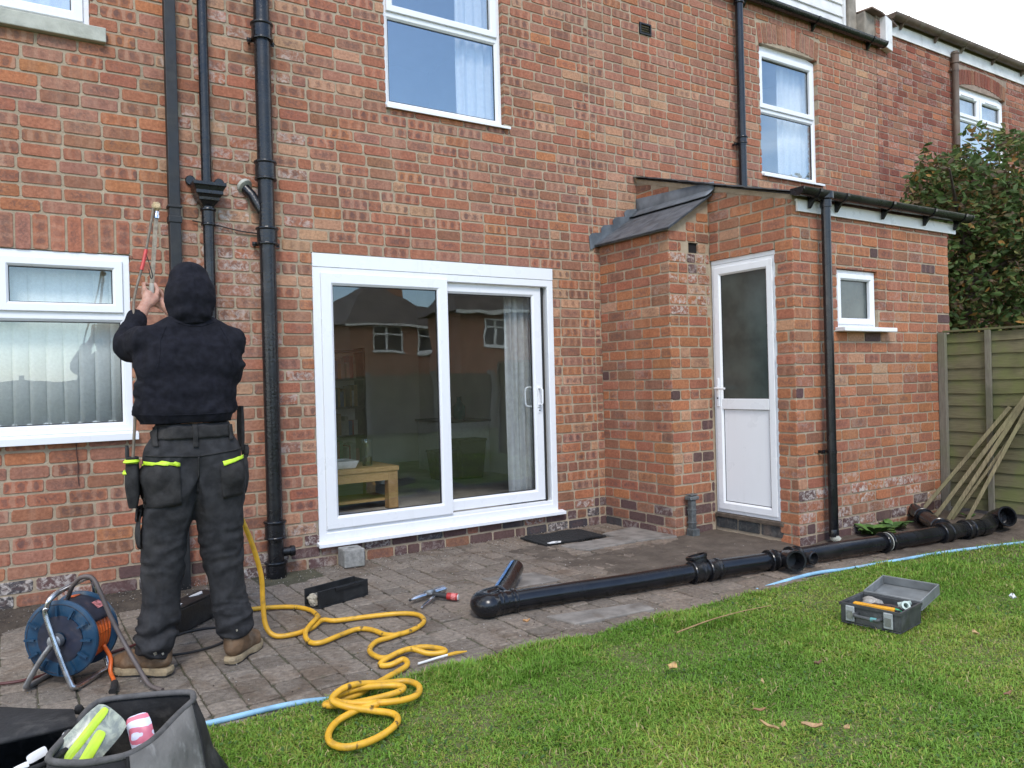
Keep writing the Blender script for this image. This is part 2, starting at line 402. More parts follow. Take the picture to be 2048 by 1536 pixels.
def brick_arrays(bs, rs):
    V, F, C, UV, EX = [], [], [], [], []
    for b in bs:
        q = b['q']; T = b['T']; col, mk, wh, dt = b['s']
        cx = sum(p[0] for p in q) / 4; cy = sum(p[1] for p in q) / 4
        ax = Vector((q[1][0] + q[2][0] - q[0][0] - q[3][0], q[1][1] + q[2][1] - q[0][1] - q[3][1]))
        ay = Vector((q[3][0] + q[2][0] - q[0][0] - q[1][0], q[3][1] + q[2][1] - q[0][1] - q[1][1]))
        if ay.length > ax.length * 1.05: ax, ay = ay, -ax
        ax.normalize(); ay = Vector((-ax.y, ax.x))
        ring = []
        for i in range(4):
            p = Vector(q[i]); pa = Vector(q[i - 1]); pb = Vector(q[(i + 1) % 4])
            c = 0.0055 + 0.0055 * rs.random()
            for w in (pa, pb):
                d = w - p; L = d.length
                ring.append(p + d * (min(c, L * 0.3) / max(L, 1e-6)) + Vector((rs.uniform(-1, 1), rs.uniform(-1, 1))) * 0.0018)
        o = len(V); f0 = rs.uniform(-0.0012, 0.0016); ta, tb = rs.uniform(-0.010, 0.010), rs.uniform(-0.02, 0.02)
        ins = 0.0028
        back = -0.10 if b['deep'] else -0.03
        sd = rs.random()
        for lev in range(3):
            for p in ring:
                d = Vector((cx, cy)) - p
                pp = p + (d.normalized() * ins if lev == 2 else d * 0)
                dep = back if lev == 0 else f0 - (0.0030 if lev == 1 else 0) + (p.x - cx) * ta * 0.6 + (p.y - cy) * tb * 0.6
                V.append(T(pp.x, pp.y, dep))
                r = p - Vector((cx, cy))
                UV.append((r.dot(ax), r.dot(ay), sd)); C.append((*col, 1.0)); EX.append((mk, wh, dt))
        F += [tuple(i + o for i in f) for f in BF]
    return V, F, C, UV, EX
def brick_object(name, bs, mat, parent, rs):
    V, F, C, UV, EX = brick_arrays(bs, rs); L = root_of(parent).location
    me = bpy.data.meshes.new(name); me.from_pydata([(a - L.x, b - L.y, c - L.z) for a, b, c in V], [], F)
    for nm, ty, key, dat in (('bcol', 'FLOAT_COLOR', 'color', C), ('buv', 'FLOAT_VECTOR', 'vector', UV), ('bext', 'FLOAT_VECTOR', 'vector', EX)):
        at = me.attributes.new(nm, ty, 'POINT'); at.data.foreach_set(key, np.array(dat, dtype=np.float32).ravel())
    me.materials.append(mat)
    o = bpy.data.objects.new(name, me); COL.objects.link(o); o.parent = parent
    return o
def in_view(p):
    r = Vector(p) - CAM_LOC; z = r.dot(c_fwd)
    if z < 0.1: return None
    x = r.dot(c_right) / z * 1565 + 1024; y = -r.dot(c_up) / z * 1565 + 768
    return (x, y, z) if -20 < x < 2068 and -20 < y < 1556 else None
def put_bricks(walls, limit, seed):
    """walls: list of (wall part, bricks, material); the bricks that show largest become parts, the others one mass per wall"""
    rs = random.Random(seed); al = []
    for wi, (w, bs, mt) in enumerate(walls):
        for b in bs:
            q = b['q']; P = [Vector(b['T'](p[0], p[1], 0)) for p in q]
            c = (P[0] + P[1] + P[2] + P[3]) / 4; iv = in_view(c)
            ar = 0
            if iv:
                n = (P[1] - P[0]).cross(P[3] - P[0]); ar = abs(n.dot((c - CAM_LOC).normalized())) / iv[2] ** 2
            b['ar'] = ar; al.append((ar, wi, b))
    al.sort(key=lambda t: -t[0])
    for ar, wi, b in al[:limit]:
        b['own'] = ar > 0
    for w, bs, mt in walls:
        rest = [b for b in bs if not b.get('own')]
        for b in bs:
            if b.get('own'): brick_object('brick', [b], mt, w, rs)
        if rest: tag(brick_object('brickwork', rest, mt, w, rs), kind='stuff')
def slab(T, u0, u1, v0, v1, holes, df, db, name, mat, parent, top=None):
    us = sorted({u0, u1, *[min(max(h[i], u0), u1) for h in holes for i in (0, 1)]}); vs = sorted({v0, v1, *[min(max(h[i], v0), v1) for h in holes for i in (2, 3)]})
    mb = MB(T)
    def inh(a, b): return any(h[0] < a < h[1] and h[2] < b < h[3] for h in holes)
    for i in range(len(us) - 1):
        for j in range(len(vs) - 1):
            if inh((us[i] + us[i + 1]) / 2, (vs[j] + vs[j + 1]) / 2): continue
            mb.quad((us[i], vs[j], df), (us[i + 1], vs[j], df), (us[i + 1], vs[j + 1], df), (us[i], vs[j + 1], df))
            mb.quad((us[i], vs[j], db), (us[i], vs[j + 1], db), (us[i + 1], vs[j + 1], db), (us[i + 1], vs[j], db))
    for (a, b, c, d) in holes + [(u0, u1, v0, v1)]:
        mb.quad((a, c, df), (a, d, df), (a, d, db), (a, c, db)); mb.quad((b, c, df), (b, c, db), (b, d, db), (b, d, df))
        mb.quad((a, c, df), (a, c, db), (b, c, db), (b, c, df)); mb.quad((a, d, df), (b, d, df), (b, d, db), (a, d, db))
    return mb.build(name, mat, parent, recalc=False)
def soldiers(T, u0, u1, v0, v1, pitch, styler, seed, rise=0.0, joint=0.0125, flare=0.0):
    rs = random.Random(seed); n = max(1, round((u1 - u0) / pitch)); p = (u1 - u0) / n; out = []; mid = (u0 + u1) / 2
    def arc(u): t = (u - mid) / ((u1 - u0) / 2); return rise * (1 - t * t)
    for i in range(n):
        a, b = u0 + i * p + joint / 2, u0 + (i + 1) * p - joint / 2
        fa, fb = (a - mid) * flare, (b - mid) * flare
        j = rs.uniform(-0.003, 0.003)
        out.append(dict(T=T, q=[(a, v0 + arc(a) + j), (b, v0 + arc(b) + j), (b + fb, v1 + arc(b)), (a + fa, v1 + arc(a))], s=styler(rs, (a + b) / 2, (v0 + v1) / 2), deep=True))
    return out

# ------------------------------------------------------------------ window builder
def pane_box(T, u0, u1, v0, v1, d, mat, parent, name='pane'):
    return MB(T).box(u0, u1, v0, v1, d - 0.004, d).build(name, mat, parent)
def light(T, win, u0, u1, v0, v1, d, glass, opening=True, w=0.052):
    """one glazed light: opening sash (proud) or fixed bead, gasket and pane"""
    if opening:
        MB(T).ring(u0, u1, v0, v1, [(0, d - 0.03), (0, d + 0.012), (0.004, d + 0.016), (w - 0.014, d + 0.016), (w - 0.002, d + 0.004), (w, d - 0.03)]).build('sash', M['upvc'], win)
        i = w
    else:
        MB(T).ring(u0, u1, v0, v1, [(0, d - 0.045), (0, d - 0.002), (0.014, d - 0.014), (0.016, d - 0.045)]).build('bead', M['upvc'], win)
        i = 0.016
    MB(T).ring(u0 + i - 0.002, u1 - i + 0.002, v0 + i - 0.002, v1 - i + 0.002, [(0, d - 0.032), (0, d - 0.0165), (0.0055, d - 0.0165), (0.0055, d - 0.032)]).build('gasket', M['rubber'], win)
    return pane_box(T, u0 + i - 0.001, u1 - i + 0.001, v0 + i - 0.001, v1 - i + 0.001, d - 0.02, glass, win)
def outer_frame(T, parent, u0, u1, v0, v1, d, w=0.05, name='window', mat=None):
    mt = mat or M['upvc']
    return MB(T).ring(u0, u1, v0, v1, [(0, d - 0.065), (0, d - 0.002), (0.003, d), (w - 0.006, d), (w, d - 0.006), (w, d - 0.065)]).build(name, mt, parent)
def bar(T, win, u0, u1, v0, v1, d, name='transom'):
    return MB(T).box(u0, u1, v0, v1, d - 0.06, d - 0.0012).build(name, M['upvc'], win, bevel=0.003)
def sill(T, win, u0, u1, v, proj, th=0.035, d=0.0):
    mb = MB(lambda a, b, c: T(c, b, a))
    mb.prism([(d - 0.02, v), (d + proj, v - 0.014), (d + proj, v - th), (d + proj - 0.012, v - th), (d + proj - 0.014, v - th + 0.006), (d - 0.02, v - th + 0.008)], u0, u1)
    return mb.build('sill', M['upvc'], win, bevel=0.002)
def room_box(T, house, u0, u1, v0, v1, depth, d0=-0.30, floor=None):
    """plain rear room behind an opening, open towards the window"""
    for nm, q, mt in (('room_floor', [(u0, v0, d0), (u1, v0, d0), (u1, v0, -depth), (u0, v0, -depth)], floor or M['room_floor']),
                      ('room_ceiling', [(u0, v1, d0), (u0, v1, -depth), (u1, v1, -depth), (u1, v1, d0)], M['room']),
                      ('room_wall', [(u0, v0, -depth), (u1, v0, -depth), (u1, v1, -depth), (u0, v1, -depth)], M['room']),
                      ('room_wall', [(u0, v0, d0), (u0, v0, -depth), (u0, v1, -depth), (u0, v1, d0)], M['room']),
                      ('room_wall', [(u1, v0, d0), (u1, v1, d0), (u1, v1, -depth), (u1, v0, -depth)], M['room'])):
        MB(T).quad(*q).build(nm, mt, house, recalc=False, solid=0.02)
# ------------------------------------------------------------------ main house
TF = T_front(0.0)
house = empty('brick_house', (3.5, 0.15, 0.0), 'red brick house with white patio door and four white windows, filling the left', 'house')
LW = (-1.25, 0.650, 0.985, 2.090); UL = (-1.25, 0.470, 3.452, 4.75); UC = (2.392, 3.424, 3.292, 4.76)
W2 = (6.545, 7.492, 3.292, 4.640); PD = (1.800, 3.857, 0.150, 2.186)
HX0, HX1, HZ1 = -1.6, 8.600, 5.06
W2A = (6.545, 7.492, 4.640, 4.70)        # space under the arch
holes = [LW, UL, UC, W2, PD]
wall_holes = [(a - 0.004, b + 0.004, c - 0.004, d + 0.004) for a, b, c, d in holes]
wall_holes[3] = (W2[0] - .004, W2[1] + .004, W2[2] - .004, 4.66)
hwall = slab(TF, HX0, HX1, -0.12, HZ1, wall_holes, -0.0052, -0.28, 'wall', M['mortar'], house)
def st_main(rs, u, v):
    bottom = v < 0.13 or (v < 0.21 and rs.random() < 0.8)
    mk = 0.0; wh = 0.0; dt = rs.random() * 0.7
    if bottom:
        c = pick(rs, [('purple', 5), ('blue', 1.5 + (2.5 if 3.0 < u < 4.4 or 0.7 < u < 1.9 else 0)), ('brown', 2)])
        wh = rs.choice([0, 0.2, 0.5, 0.9]) if u < 2 else rs.choice([0, 0, 0.3, 0.8]); dt = 0.6
        return c, 0.0, wh, dt
    if u < 0.85:
        c = pick(rs, [('red', 5), ('dull', 3), ('orange', 2.2), ('brown', 1.2)])
        mk = rs.choice([0, 0, 0, 0.35, 0.7, 1.0])
    elif u < 1.75:
        c = pick(rs, [('dull', 4), ('red', 4), ('brown', 2), ('pale', 1.4)]); mk = rs.choice([0, 0, 0.4, 0.8])
        if 1.10 < u < 1.45 and 1.4 < v < 3.2: wh = rs.choice([0.3, 0.8, 1.0, 1.0]) * (1 - min(1, abs(v - 2.3) / 1.15))
        if 0.62 < u < 0.9 and v > 2.2: wh = rs.choice([0.0, 0.5])
        if wh == 0 and rs.random() < 0.18: wh = 0.6
    elif u < 4.4:
        c = pick(rs, [('red', 4.5), ('dull', 4), ('pale', 1.0), ('brown', 1.3), ('orange', 0.8)]); mk = rs.choice([0, 0, 0.2, 0.5, 0.9, 1.0])
        if v < 2.2 and u > 3.86:
            c = pick(rs, [('pale', 3.4 if u < 4.08 else 0.8), ('orange', 3), ('brown', 1.5 if u < 4.05 else 4), ('dull', 3)]); mk = rs.choice([0.1, 0.6, 1.0])
        if v < 2.2 and u < 1.9: c = pick(rs, [('orange', 3), ('pale', 2), ('dull', 3)])
    else:
        c = pick(rs, [('red', 4), ('dull', 4.5), ('pale', 0.8), ('orange', 0.8), ('brown', 0.5)]); mk = rs.choice([0, 0, 0.2, 0.4, 0.7]); dt *= 0.6
        if u < 5.3 and v < 3.9: c = pick(rs, [('pale', 3), ('dull', 4), ('red', 2)])
    return c, mk, wh, dt
def st_plain(rs, u, v): return pick(rs, [('red', 4), ('dull', 3), ('brown', 2)]), rs.choice([0, 0, 0.3, 0.5]), 0.0, rs.random()
CO = 0.0815; Z0 = 2.186 - 27 * CO
sol_hole = (-1.25, 0.668, 2.090, 2.306)
arch_h = [(6.505, 7.530, 4.64, 4.80), (6.49, 7.545, 4.80, 4.90)]
base_holes = holes + [sol_hole, (4.907, 5.050, 4.388, 4.494)]
lo = lay(TF, HX0, 0.902, 2.306 - 29 * CO, HZ1, CO, base_holes, st_main, 3, headers=0.03)
mid = lay(TF, 0.914, 4.30, Z0, HZ1, CO, base_holes, st_main, 4, headers=0.16, phase=0.07)
hi = lay(TF, 4.312, HX1, Z0, HZ1, CO, base_holes + arch_h, st_main, 5, headers=0.30, phase=0.03)
sl = soldiers(TF, -1.25, 0.662, 2.094, 2.300, 0.0855, st_plain, 6)
ar = soldiers(TF, 6.535, 7.502, 4.650, 4.852, 0.0755, lambda r, u, v: (pick(r, [('dull', 4), ('brown', 3), ('red', 3)]), 0.2, 0, r.random()), 8, rise=0.055, flare=0.07)
house_bricks = lo + mid + hi + sl + ar
put_bricks([(hwall, house_bricks, M['brick'])], 300, 21)

# --- ground floor window with blinds (left)
d = -0.012
w = outer_frame(TF, house, LW[0], LW[1], 1.012, LW[3], d, 0.042)
bar(TF, w, LW[0] + 0.04, LW[1] - 0.04, 1.690, 1.735, d)
bar(TF, w, -0.075, -0.035, 1.735, LW[3] - 0.04, d, 'mullion')
light(TF, w, -0.035, LW[1] - 0.040, 1.733, LW[3] - 0.040, d, M['glass_low'], True, 0.056)
light(TF, w, LW[0] + 0.04, -0.075, 1.733, LW[3] - 0.040, d, M['glass_low'], True, 0.056)
light(TF, w, LW[0] + 0.04, LW[1] - 0.042, 1.052, 1.691, d, M['glass_low'], False)
sill(TF, w, LW[0], 0.672, 1.012, 0.045, 0.055, 0.0)
room_box(TF, house, -2.6, 1.4, 0.3, 2.7, 3.4)
# --- upstairs left window with stone sill
w = outer_frame(TF, house, UL[0], UL[1], UL[2], UL[3], -0.03, 0.036)
light(TF, w, -0.55, UL[1] - 0.034, UL[2] + 0.030, 4.4, -0.03, M['glass'], True, 0.062)
light(TF, w, UL[0] + 0.03, -0.55, UL[2] + 0.030, 4.4, -0.03, M['glass'], True, 0.062)
bar(TF, w, UL[0] + .03, UL[1] - .03, 4.4, 4.72, -0.03)
MB(TF).box(UL[0], 0.552, 3.362, 3.451, -0.06, 0.045).build('stone_sill', M['stone'], w, bevel=0.006)
room_box(TF, house, -2.6, 1.4, 2.9, 4.95, 3.0)
# --- upstairs centre window
d = -0.045
w = outer_frame(TF, house, UC[0], UC[1], 3.318, UC[3], d, 0.036)
bar(TF, w, UC[0] + 0.034, UC[1] - 0.034, 3.992, 4.030, d)
light(TF, w, UC[0] + 0.034, UC[1] - 0.034, 4.030, UC[3] - 0.034, d, M['glass'], True, 0.056)
light(TF, w, UC[0] + 0.036, UC[1] - 0.036, 3.352, 3.993, d, M['glass'], False)
sill(TF, w, UC[0] - 0.004, 3.466, 3.322, 0.030, 0.034, 0.0)
room_box(TF, house, 1.5, 4.3, 2.9, 4.95, 3.0)
# --- upstairs right window, arched head
d = -0.05
w = outer_frame(TF, house, W2[0], W2[1], 3.318, 4.620, d, 0.036)
hp = [(W2[0] + (W2[1] - W2[0]) * i / 12, 4.634 + 0.055 * (1 - (2 * i / 12 - 1) ** 2)) for i in range(13)]
MB(TF).prism([(W2[0], 4.6205)] + hp + [(W2[1], 4.6205)], d - 0.05, d - 0.002).build('arched_head', M['upvc'], w)
bar(TF, w, W2[0] + 0.034, W2[1] - 0.034, 3.975, 4.012, d)
light(TF, w, W2[0] + 0.034, W2[1] - 0.034, 4.012, 4.586, d, M['glass'], True, 0.056)
light(TF, w, W2[0] + 0.036, W2[1] - 0.036, 3.352, 3.976, d, M['glass'], False)
sill(TF, w, W2[0] - 0.006, 7.530, 3.322, 0.035, 0.034, 0.0)
room_box(TF, house, 5.2, 8.3, 2.9, 4.95, 3.0)
# --- sliding patio door
d = 0.004
pdw = outer_frame(TF, house, PD[0], PD[1], 0.168, 2.088, d, 0.058, name='patio_door')
MB(TF).box(PD[0], PD[1], 2.0895, PD[3] - 0.001, d - 0.06, d + 0.004).build('head_board', M['upvc'], pdw, bevel=0.003)
def panel(u0, u1, v0, v1, d, w, nm):
    s = MB(TF).ring(u0, u1, v0, v1, [(0, d - 0.04), (0, d - 0.003), (0.004, d), (w - 0.018, d), (w - 0.002, d - 0.012), (w, d - 0.04)]).build(nm, M['upvc'], pdw)
    MB(TF).ring(u0 + w - .002, u1 - w + .002, v0 + w - .002, v1 - w + .002, [(0, d - 0.036), (0, d - 0.022), (0.006, d - 0.022), (0.006, d - 0.036)]).build('gasket', M['rubber'], pdw)
    pane_box(TF, u0 + w - .001, u1 - w + .001, v0 + w - .001, v1 - w + .001, d - 0.026, M['glass_door'], pdw)
panel(1.856, 2.854, 0.250, 2.050, 0.018, 0.088, 'fixed_leaf')
panel(2.790, 3.755, 0.262, 2.036, -0.030, 0.088, 'sliding_leaf')
MB(TF).box(PD[0] + 0.03, PD[1] - 0.03, 0.172, 0.250, -0.055, -0.002).build('track', M['upvc'], pdw, bevel=0.003)
MB(TF).box(2.80, 3.80, 2.0365, 2.060, -0.058, -0.030).build('top_track', M['rubber'], pdw)
MB(TF).box(3.7560, 3.763, 0.252, 2.05, -0.055, -0.02).build('seal', M['rubber'], pdw)
sill(TF, pdw, 1.782, 3.903, 0.172, 0.055, 0.038, 0.0)
hp_ = MB(TF).box(3.694, 3.726, 1.03, 1.205, -0.030, -0.019).build('handle_plate', M['upvc'], pdw, bevel=0.006)
MB(TF).tube([TF(3.706, 1.19, -0.02), TF(3.706, 1.19, 0.018), TF(3.712, 1.175, 0.022), TF(3.712, 1.07, 0.022), TF(3.706, 1.055, 0.018), TF(3.706, 1.055, -0.02)], 0.0085, 10).build('pull_handle', M['upvc'], pdw, smooth=True)
MB(TF).box(3.701, 3.719, 0.985, 1.022, -0.030, -0.022).build('cylinder_plate', M['upvc'], pdw, bevel=0.003)
MB(TF).lathe([(0.0055, 0), (0.0055, 0.006), (0.001, 0.007)], TF(3.710, 1.007, -0.023), (0, -1, 0), 12).build('keyhole', M['rubber'], pdw)
MB(TF).tube(bez([TF(3.665, 1.20, -0.07), TF(3.660, 1.20, -0.10), TF(3.632, 1.18, -0.11), TF(3.632, 1.06, -0.11), TF(3.660, 1.04, -0.10), TF(3.665, 1.04, -0.07)], 6), 0.008, 10).build('inner_handle', M['upvc'], pdw, smooth=True)
room_box(TF, house, 1.40, 4.95, 0.150, 2.60, 4.80)
# --- black louvred wall vent
vt = MB(TF).ring(4.908, 5.049, 4.389, 4.493, [(0, -0.01), (0, 0.010), (0.014, 0.012), (0.016, -0.01)]).build('wall_vent', M['black_matt'], house)
MB(TF).box(4.915, 5.042, 4.395, 4.487, -0.03, -0.009).build('vent_back', M['shade_black'], vt)
for k in range(4):
    z = 4.410 + k * 0.021
    mb = MB(lambda a, b, c: TF(c, b, a)); mb.prism([(-0.006, z + 0.012), (-0.003, z + 0.013), (0.010, z), (0.007, z - 0.001)], 4.922, 5.035); mb.build('louvre', M['black_matt'], vt)

# --- eaves: black gutter, white weatherboarded dormer, render pier
g = empty('gutter', (6.0, -0.06, 5.0), 'black gutter along the eaves under the white boards', 'gutter')
def gutter(parent, p0, p1, r, mat, brackets, up=0.0):
    p0, p1 = Vector(p0), Vector(p1); ax = (p1 - p0).normalized(); n = 9
    rows = []
    for q in (p0, p1):
        outer = [q + Vector((0, -r * math.cos(math.pi * k / n), -r * math.sin(math.pi * k / n))) for k in range(n + 1)]
        inner = [q + Vector((0, (r - 0.006) * math.cos(math.pi * k / n), -(r - 0.006) * math.sin(math.pi * k / n))) for k in range(n + 1)]
        rows.append(outer + inner)
    MB().grid(rows, closed_u=True).build('channel', mat, parent, smooth=True)
    for q, s in ((p0, -1), (p1, 1)):
        MB().add([q + ax * s * k * 0.006 + Vector((0, -(r + 0.004) * math.cos(math.pi * i / n), -(r + 0.004) * math.sin(math.pi * i / n))) for k in (-1, 1) for i in range(n + 1)],
                 [tuple(range(n + 1)), tuple(range(n + 1, 2 * n + 2))[::-1]] + [(i, n + 1 + i, n + 2 + i, i + 1) for i in range(n)] + [(n, 2 * n + 1, n + 1, 0)]).build('end_cap', mat, parent)
    for b in brackets:
        q = p0 + ax * b; ro = r + 0.007
        poly = [(-ro * math.cos(math.pi * i / n), -ro * math.sin(math.pi * i / n)) for i in range(n + 1)] + [(r * math.cos(math.pi * i / n), -r * math.sin(math.pi * i / n)) for i in range(n + 1)]
        mb = MB(lambda a, bb, c: (q.x + c, q.y + a, q.z + bb)); mb.prism(poly, -0.014, 0.014)
        mb.prism([(0.0, -r - 0.004), (0.055, -r * 0.55), (0.055, -r * 0.2 - 0.11), (0.045, -r * 0.2 - 0.11)], -0.012, 0.012)
        mb.build('bracket', mat, parent)
gutter(g, (-1.6, -0.062, 5.055), (8.655, -0.062, 5.075), 0.056, M['black_iron'], [7.9, 9.0, 10.0])
MB(TF).box(-1.6, 8.60, 5.061, 5.10, -0.28, 0.0).build('wall_plate', M['black_matt'], house)
dm = empty('dormer', (7.2, 0.3, 5.1), 'white weatherboarded dormer cheek above the black eaves gutter', 'dormer')
MB().box(5.4, 8.262, 0.20, 1.5, 5.06, 7.2).build('core', M['render'], dm)
for k in range(14):
    z = 5.075 + k * 0.145
    MB(lambda a, b, c: (c, a, b)).prism([(0.17, z), (0.165, z + 0.004), (0.186, z + 0.152), (0.199, z + 0.152), (0.199, z)], 5.4, 8.225).build('weatherboard', M['white_board'], dm)
MB().box(8.226, 8.262, 0.150, 0.199, 5.06, 7.2).build('corner_trim', M['white_board'], dm, bevel=0.003)
pw = empty('party_wall', (8.5, 0.3, 5.0), 'cement rendered party wall upstand with white bracket and clay tile capping', 'wall')
MB().box(8.275, 8.420, 0.12, 1.4, 5.062, 7.2).build('render_pier', M['render'], pw, bevel=0.008)
mb = MB(T_front(0.0)); mb.prism([(8.4215, 5.112), (8.705, 5.112), (8.705, 5.395), (8.4215, 5.43)], -1.2, -0.02); mb.build('corbel', M['render'], pw, bevel=0.01)
mb = MB(T_front(0.0)); mb.prism([(8.685, 5.03), (8.815, 5.005), (8.815, 5.36), (8.685, 5.40)], -0.019, 0.075); mb.build('bracket', M['white_board'], pw, bevel=0.006)
for k, (a, b, z, dz) in enumerate(((8.43, 8.66, 5.437, 0.0), (8.56, 8.80, 5.425, -0.02), (8.72, 8.93, 5.405, -0.05))):
    MB().obox(((a + b) / 2, 0.35, z + 0.02 + dz / 2), (0.5 * (b - a), 0, dz * 0.5 - 0.012), (0, 0.42, 0.03), (0.002, 0, 0.011)).build('capping_tile', M['clay_tile'], pw, bevel=0.004)
ch = empty('chimney', (8.62, 0.9, 5.4), 'red brick chimney stack rising behind the rendered party wall', 'chimney')
chb = MB().box(8.50, 8.95, 0.75, 1.3, 5.2, 7.4).build('stack', M['mortar_far'], ch)
put_bricks([(chb, lay(T_front(0.745), 8.50, 8.95, 5.30, 7.4, CO, [], lambda r, u, v: (pick(r, [('deep', 3), ('red', 2)]), 0.0, 0.0, r.random()), 77), M['brick_far'])], 40, 5)
MB().obox((8.70, 0.72, 5.55), (0.22, 0, 0), (0, 0.012, 0.03), (0, 0, 0.05)).build('flashing', M['lead'], ch)

# ------------------------------------------------------------------ neighbouring house
nb = empty('brick_house', (10.5, 0.15, 0.0), 'darker red brick house next door, half hidden by the tree', 'house')
NX0, NX1 = 8.612, 15.5; NW = (10.34, 11.60, 3.95, 4.90)
nwall = slab(TF, NX0, NX1, -0.12, 5.38, [(NW[0] - .004, NW[1] + .004, NW[2], 4.93)], -0.0052, -0.28, 'wall', M['mortar_far'], nb)
def st_nb(rs, u, v): return pick(rs, [('deep', 5), ('red', 3.5), ('brown', 1.6), ('orange', 0.5)]), rs.choice([0, 0, 0.15]), rs.choice([0, 0, 0, 0.35]), rs.random() * 0.6
nbr = lay(TF, NX0, NX1, Z0, 5.38, CO, [NW, (10.30, 11.64, 4.89, 5.07), (10.28, 11.66, 5.07, 5.20)], st_nb, 31, headers=0.4)
nbr += soldiers(TF, 10.33, 11.61, 4.915, 5.105, 0.078, lambda r, u, v: (pick(r, [('deep', 4), ('brown', 3)]), 0, 0, r.random()), 9, rise=0.085, flare=0.05)
put_bricks([(nwall, nbr, M['brick_far'])], 300, 22)
d = -0.04
w = outer_frame(TF, nb, NW[0], NW[1], 3.97, 4.885, d, 0.036)
hp = [(NW[0] + (NW[1] - NW[0]) * i / 12, 4.90 + 0.085 * (1 - (2 * i / 12 - 1) ** 2)) for i in range(13)]
MB(TF).prism([(NW[0], 4.8855)] + hp + [(NW[1], 4.8855)], d - 0.05, d - 0.002).build('arched_head', M['upvc'], w)
bar(TF, w, NW[0] + .034, NW[1] - .034, 4.515, 4.55, d)
bar(TF, w, 10.955, 10.985, 4.55, 4.852, d, 'mullion')
for a, b in ((NW[0] + .034, 10.956), (10.984, NW[1] - .034)):
    light(TF, w, a, b, 4.55, 4.852, d, M['glass'], True, 0.056)
    MB(TF).box((a + b) / 2 - 0.16, (a + b) / 2 + 0.16, 4.822, 4.838, d + 0.0165, d + 0.026).build('trickle_vent', M['upvc'], w, bevel=0.002)
light(TF, w, NW[0] + .036, NW[1] - .036, 4.004, 4.516, d, M['glass'], False)
sill(TF, w, NW[0] - .03, NW[1] + .03, 3.974, 0.04, 0.034, 0.0)
room_box(TF, nb, 9.4, 13.0, 3.0, 5.2, 2.6)
MB(TF).box(8.83, NX1, 5.235, 5.378, 0.003, 0.020).build('fascia', M['white_board'], nb)
MB(TF).box(NX0, NX1, 5.381, 5.44, -0.28, 0.0).build('wall_plate', M['render'], nb)
mb = MB(lambda a, b, c: (c, a, b)); mb.prism([(-0.06, 5.445), (4.2, 7.6), (4.2, 7.5), (0.0, 5.415)], NX0 + 0.35, NX1); mb.build('roof', M['clay_tile'], nb)
g = empty('gutter', (9, -0.08, 5.4), 'weathered brown gutter on brackets under the neighbouring roof', 'gutter')
gutter(g, (8.80, -0.085, 5.445), (15.5, -0.085, 5.455), 0.060, M['brown_gutter'], [0.25, 1.0, 1.62, 2.4, 3.2, 4.1, 5.0])
def drainpipe(name, label, x, z0, z1, r, off, mat, group=None, collars=(), brk=(), cat='drainpipe', flat=None, y=0.0):
    e = empty(name, (x, y - off, z0), label, cat, group)
    if flat:
        MB().box(x - flat[0] / 2, x + flat[0] / 2, y - off - flat[1] / 2, y - off + flat[1] / 2, z0, z1).build('pipe', mat, e, bevel=0.006)
    else:
        MB().tube([(x, y - off, z0 + (z1 - z0) * k / 8) for k in range(9)], r, 24).build('pipe', mat, e, smooth=True)
    for z, hgt, big in collars:
        rr = r * big
        MB().lathe([(r * 0.98, 0), (rr + 0.004, 0), (rr + 0.006, 0.006), (rr + 0.004, 0.013), (rr, 0.016), (rr, hgt - 0.020), (rr + 0.007, hgt - 0.016), (rr + 0.009, hgt - 0.009), (rr + 0.006, hgt - 0.002), (rr - 0.002, hgt), (r * 0.98, hgt)],
                   (x, y - off, z), (0, 0, 1), 28).build('collar', mat, e, smooth=True, angle=50)
    for z in brk:
        rr = r * 1.09
        mb = MB(); mb.lathe([(r * .98, 0), (rr, 0), (rr, 0.024), (r * .98, 0.024)], (x, y - off, z), (0, 0, 1), 28)
        for s in (-1, 1):
            mb.obox((x + s * (rr + 0.014), y - off * 0.55, z + 0.012), (0.018, 0, 0), (0, 0.006, 0), (0, 0, 0.013))
            mb.obox((x + s * (rr + 0.010), y - off * 0.28, z + 0.012), (0.006, 0, 0), (0, off * 0.28, 0), (0, 0, 0.010))
            mb.lathe([(0.008, 0), (0.008, 0.008), (0.002, 0.010)], (x + s * (rr + 0.022), y - off * .55 - 0.006, z + 0.012), (0, -1, 0), 8)
        mb.build('bracket', mat, e)
    return e
drainpipe('downpipe', 'weathered brown downpipe beside the neighbouring arched window', 10.225, -0.1, 5.30, 0.040, 0.055, M['brown_gutter'], collars=[(5.15, .13, 1.15)], brk=[5.05, 4.0])
# ------------------------------------------------------------------ drainpipes on the main wall
drainpipe('square_downpipe', 'flat matt black downpipe left of the hopper head, passing behind the hood', 0.908, -0.05, 5.0, 0.03, 0.045, M['black_matt'], flat=(0.068, 0.062))
e = bpy.data.objects['square_downpipe']
MB().box(0.868, 0.948, -0.081, -0.010, 2.30, 2.345).build('collar', M['black_matt'], e, bevel=0.006)
MB().box(0.866, 0.950, -0.083, -0.010, 2.395, 2.412).build('collar', M['black_matt'], e, bevel=0.004)
e = drainpipe('hopper_downpipe', 'black cast downpipe fed by a stepped hopper head', 1.108, -0.02, 2.42, 0.034, 0.062, M['black_iron'], collars=[(2.30, .11, 1.2)])
drainpipe('waste_pipe', 'upper black pipe dropping into the stepped hopper head', 1.105, 2.53, 5.02, 0.032, 0.055, M['black_iron'])
hp = []
def hring(w, dpt, z): return [(1.108 - w, -0.018, z), (1.108 - w, -0.018 - dpt, z), (1.108 + w, -0.018 - dpt, z), (1.108 + w, -0.018, z)]
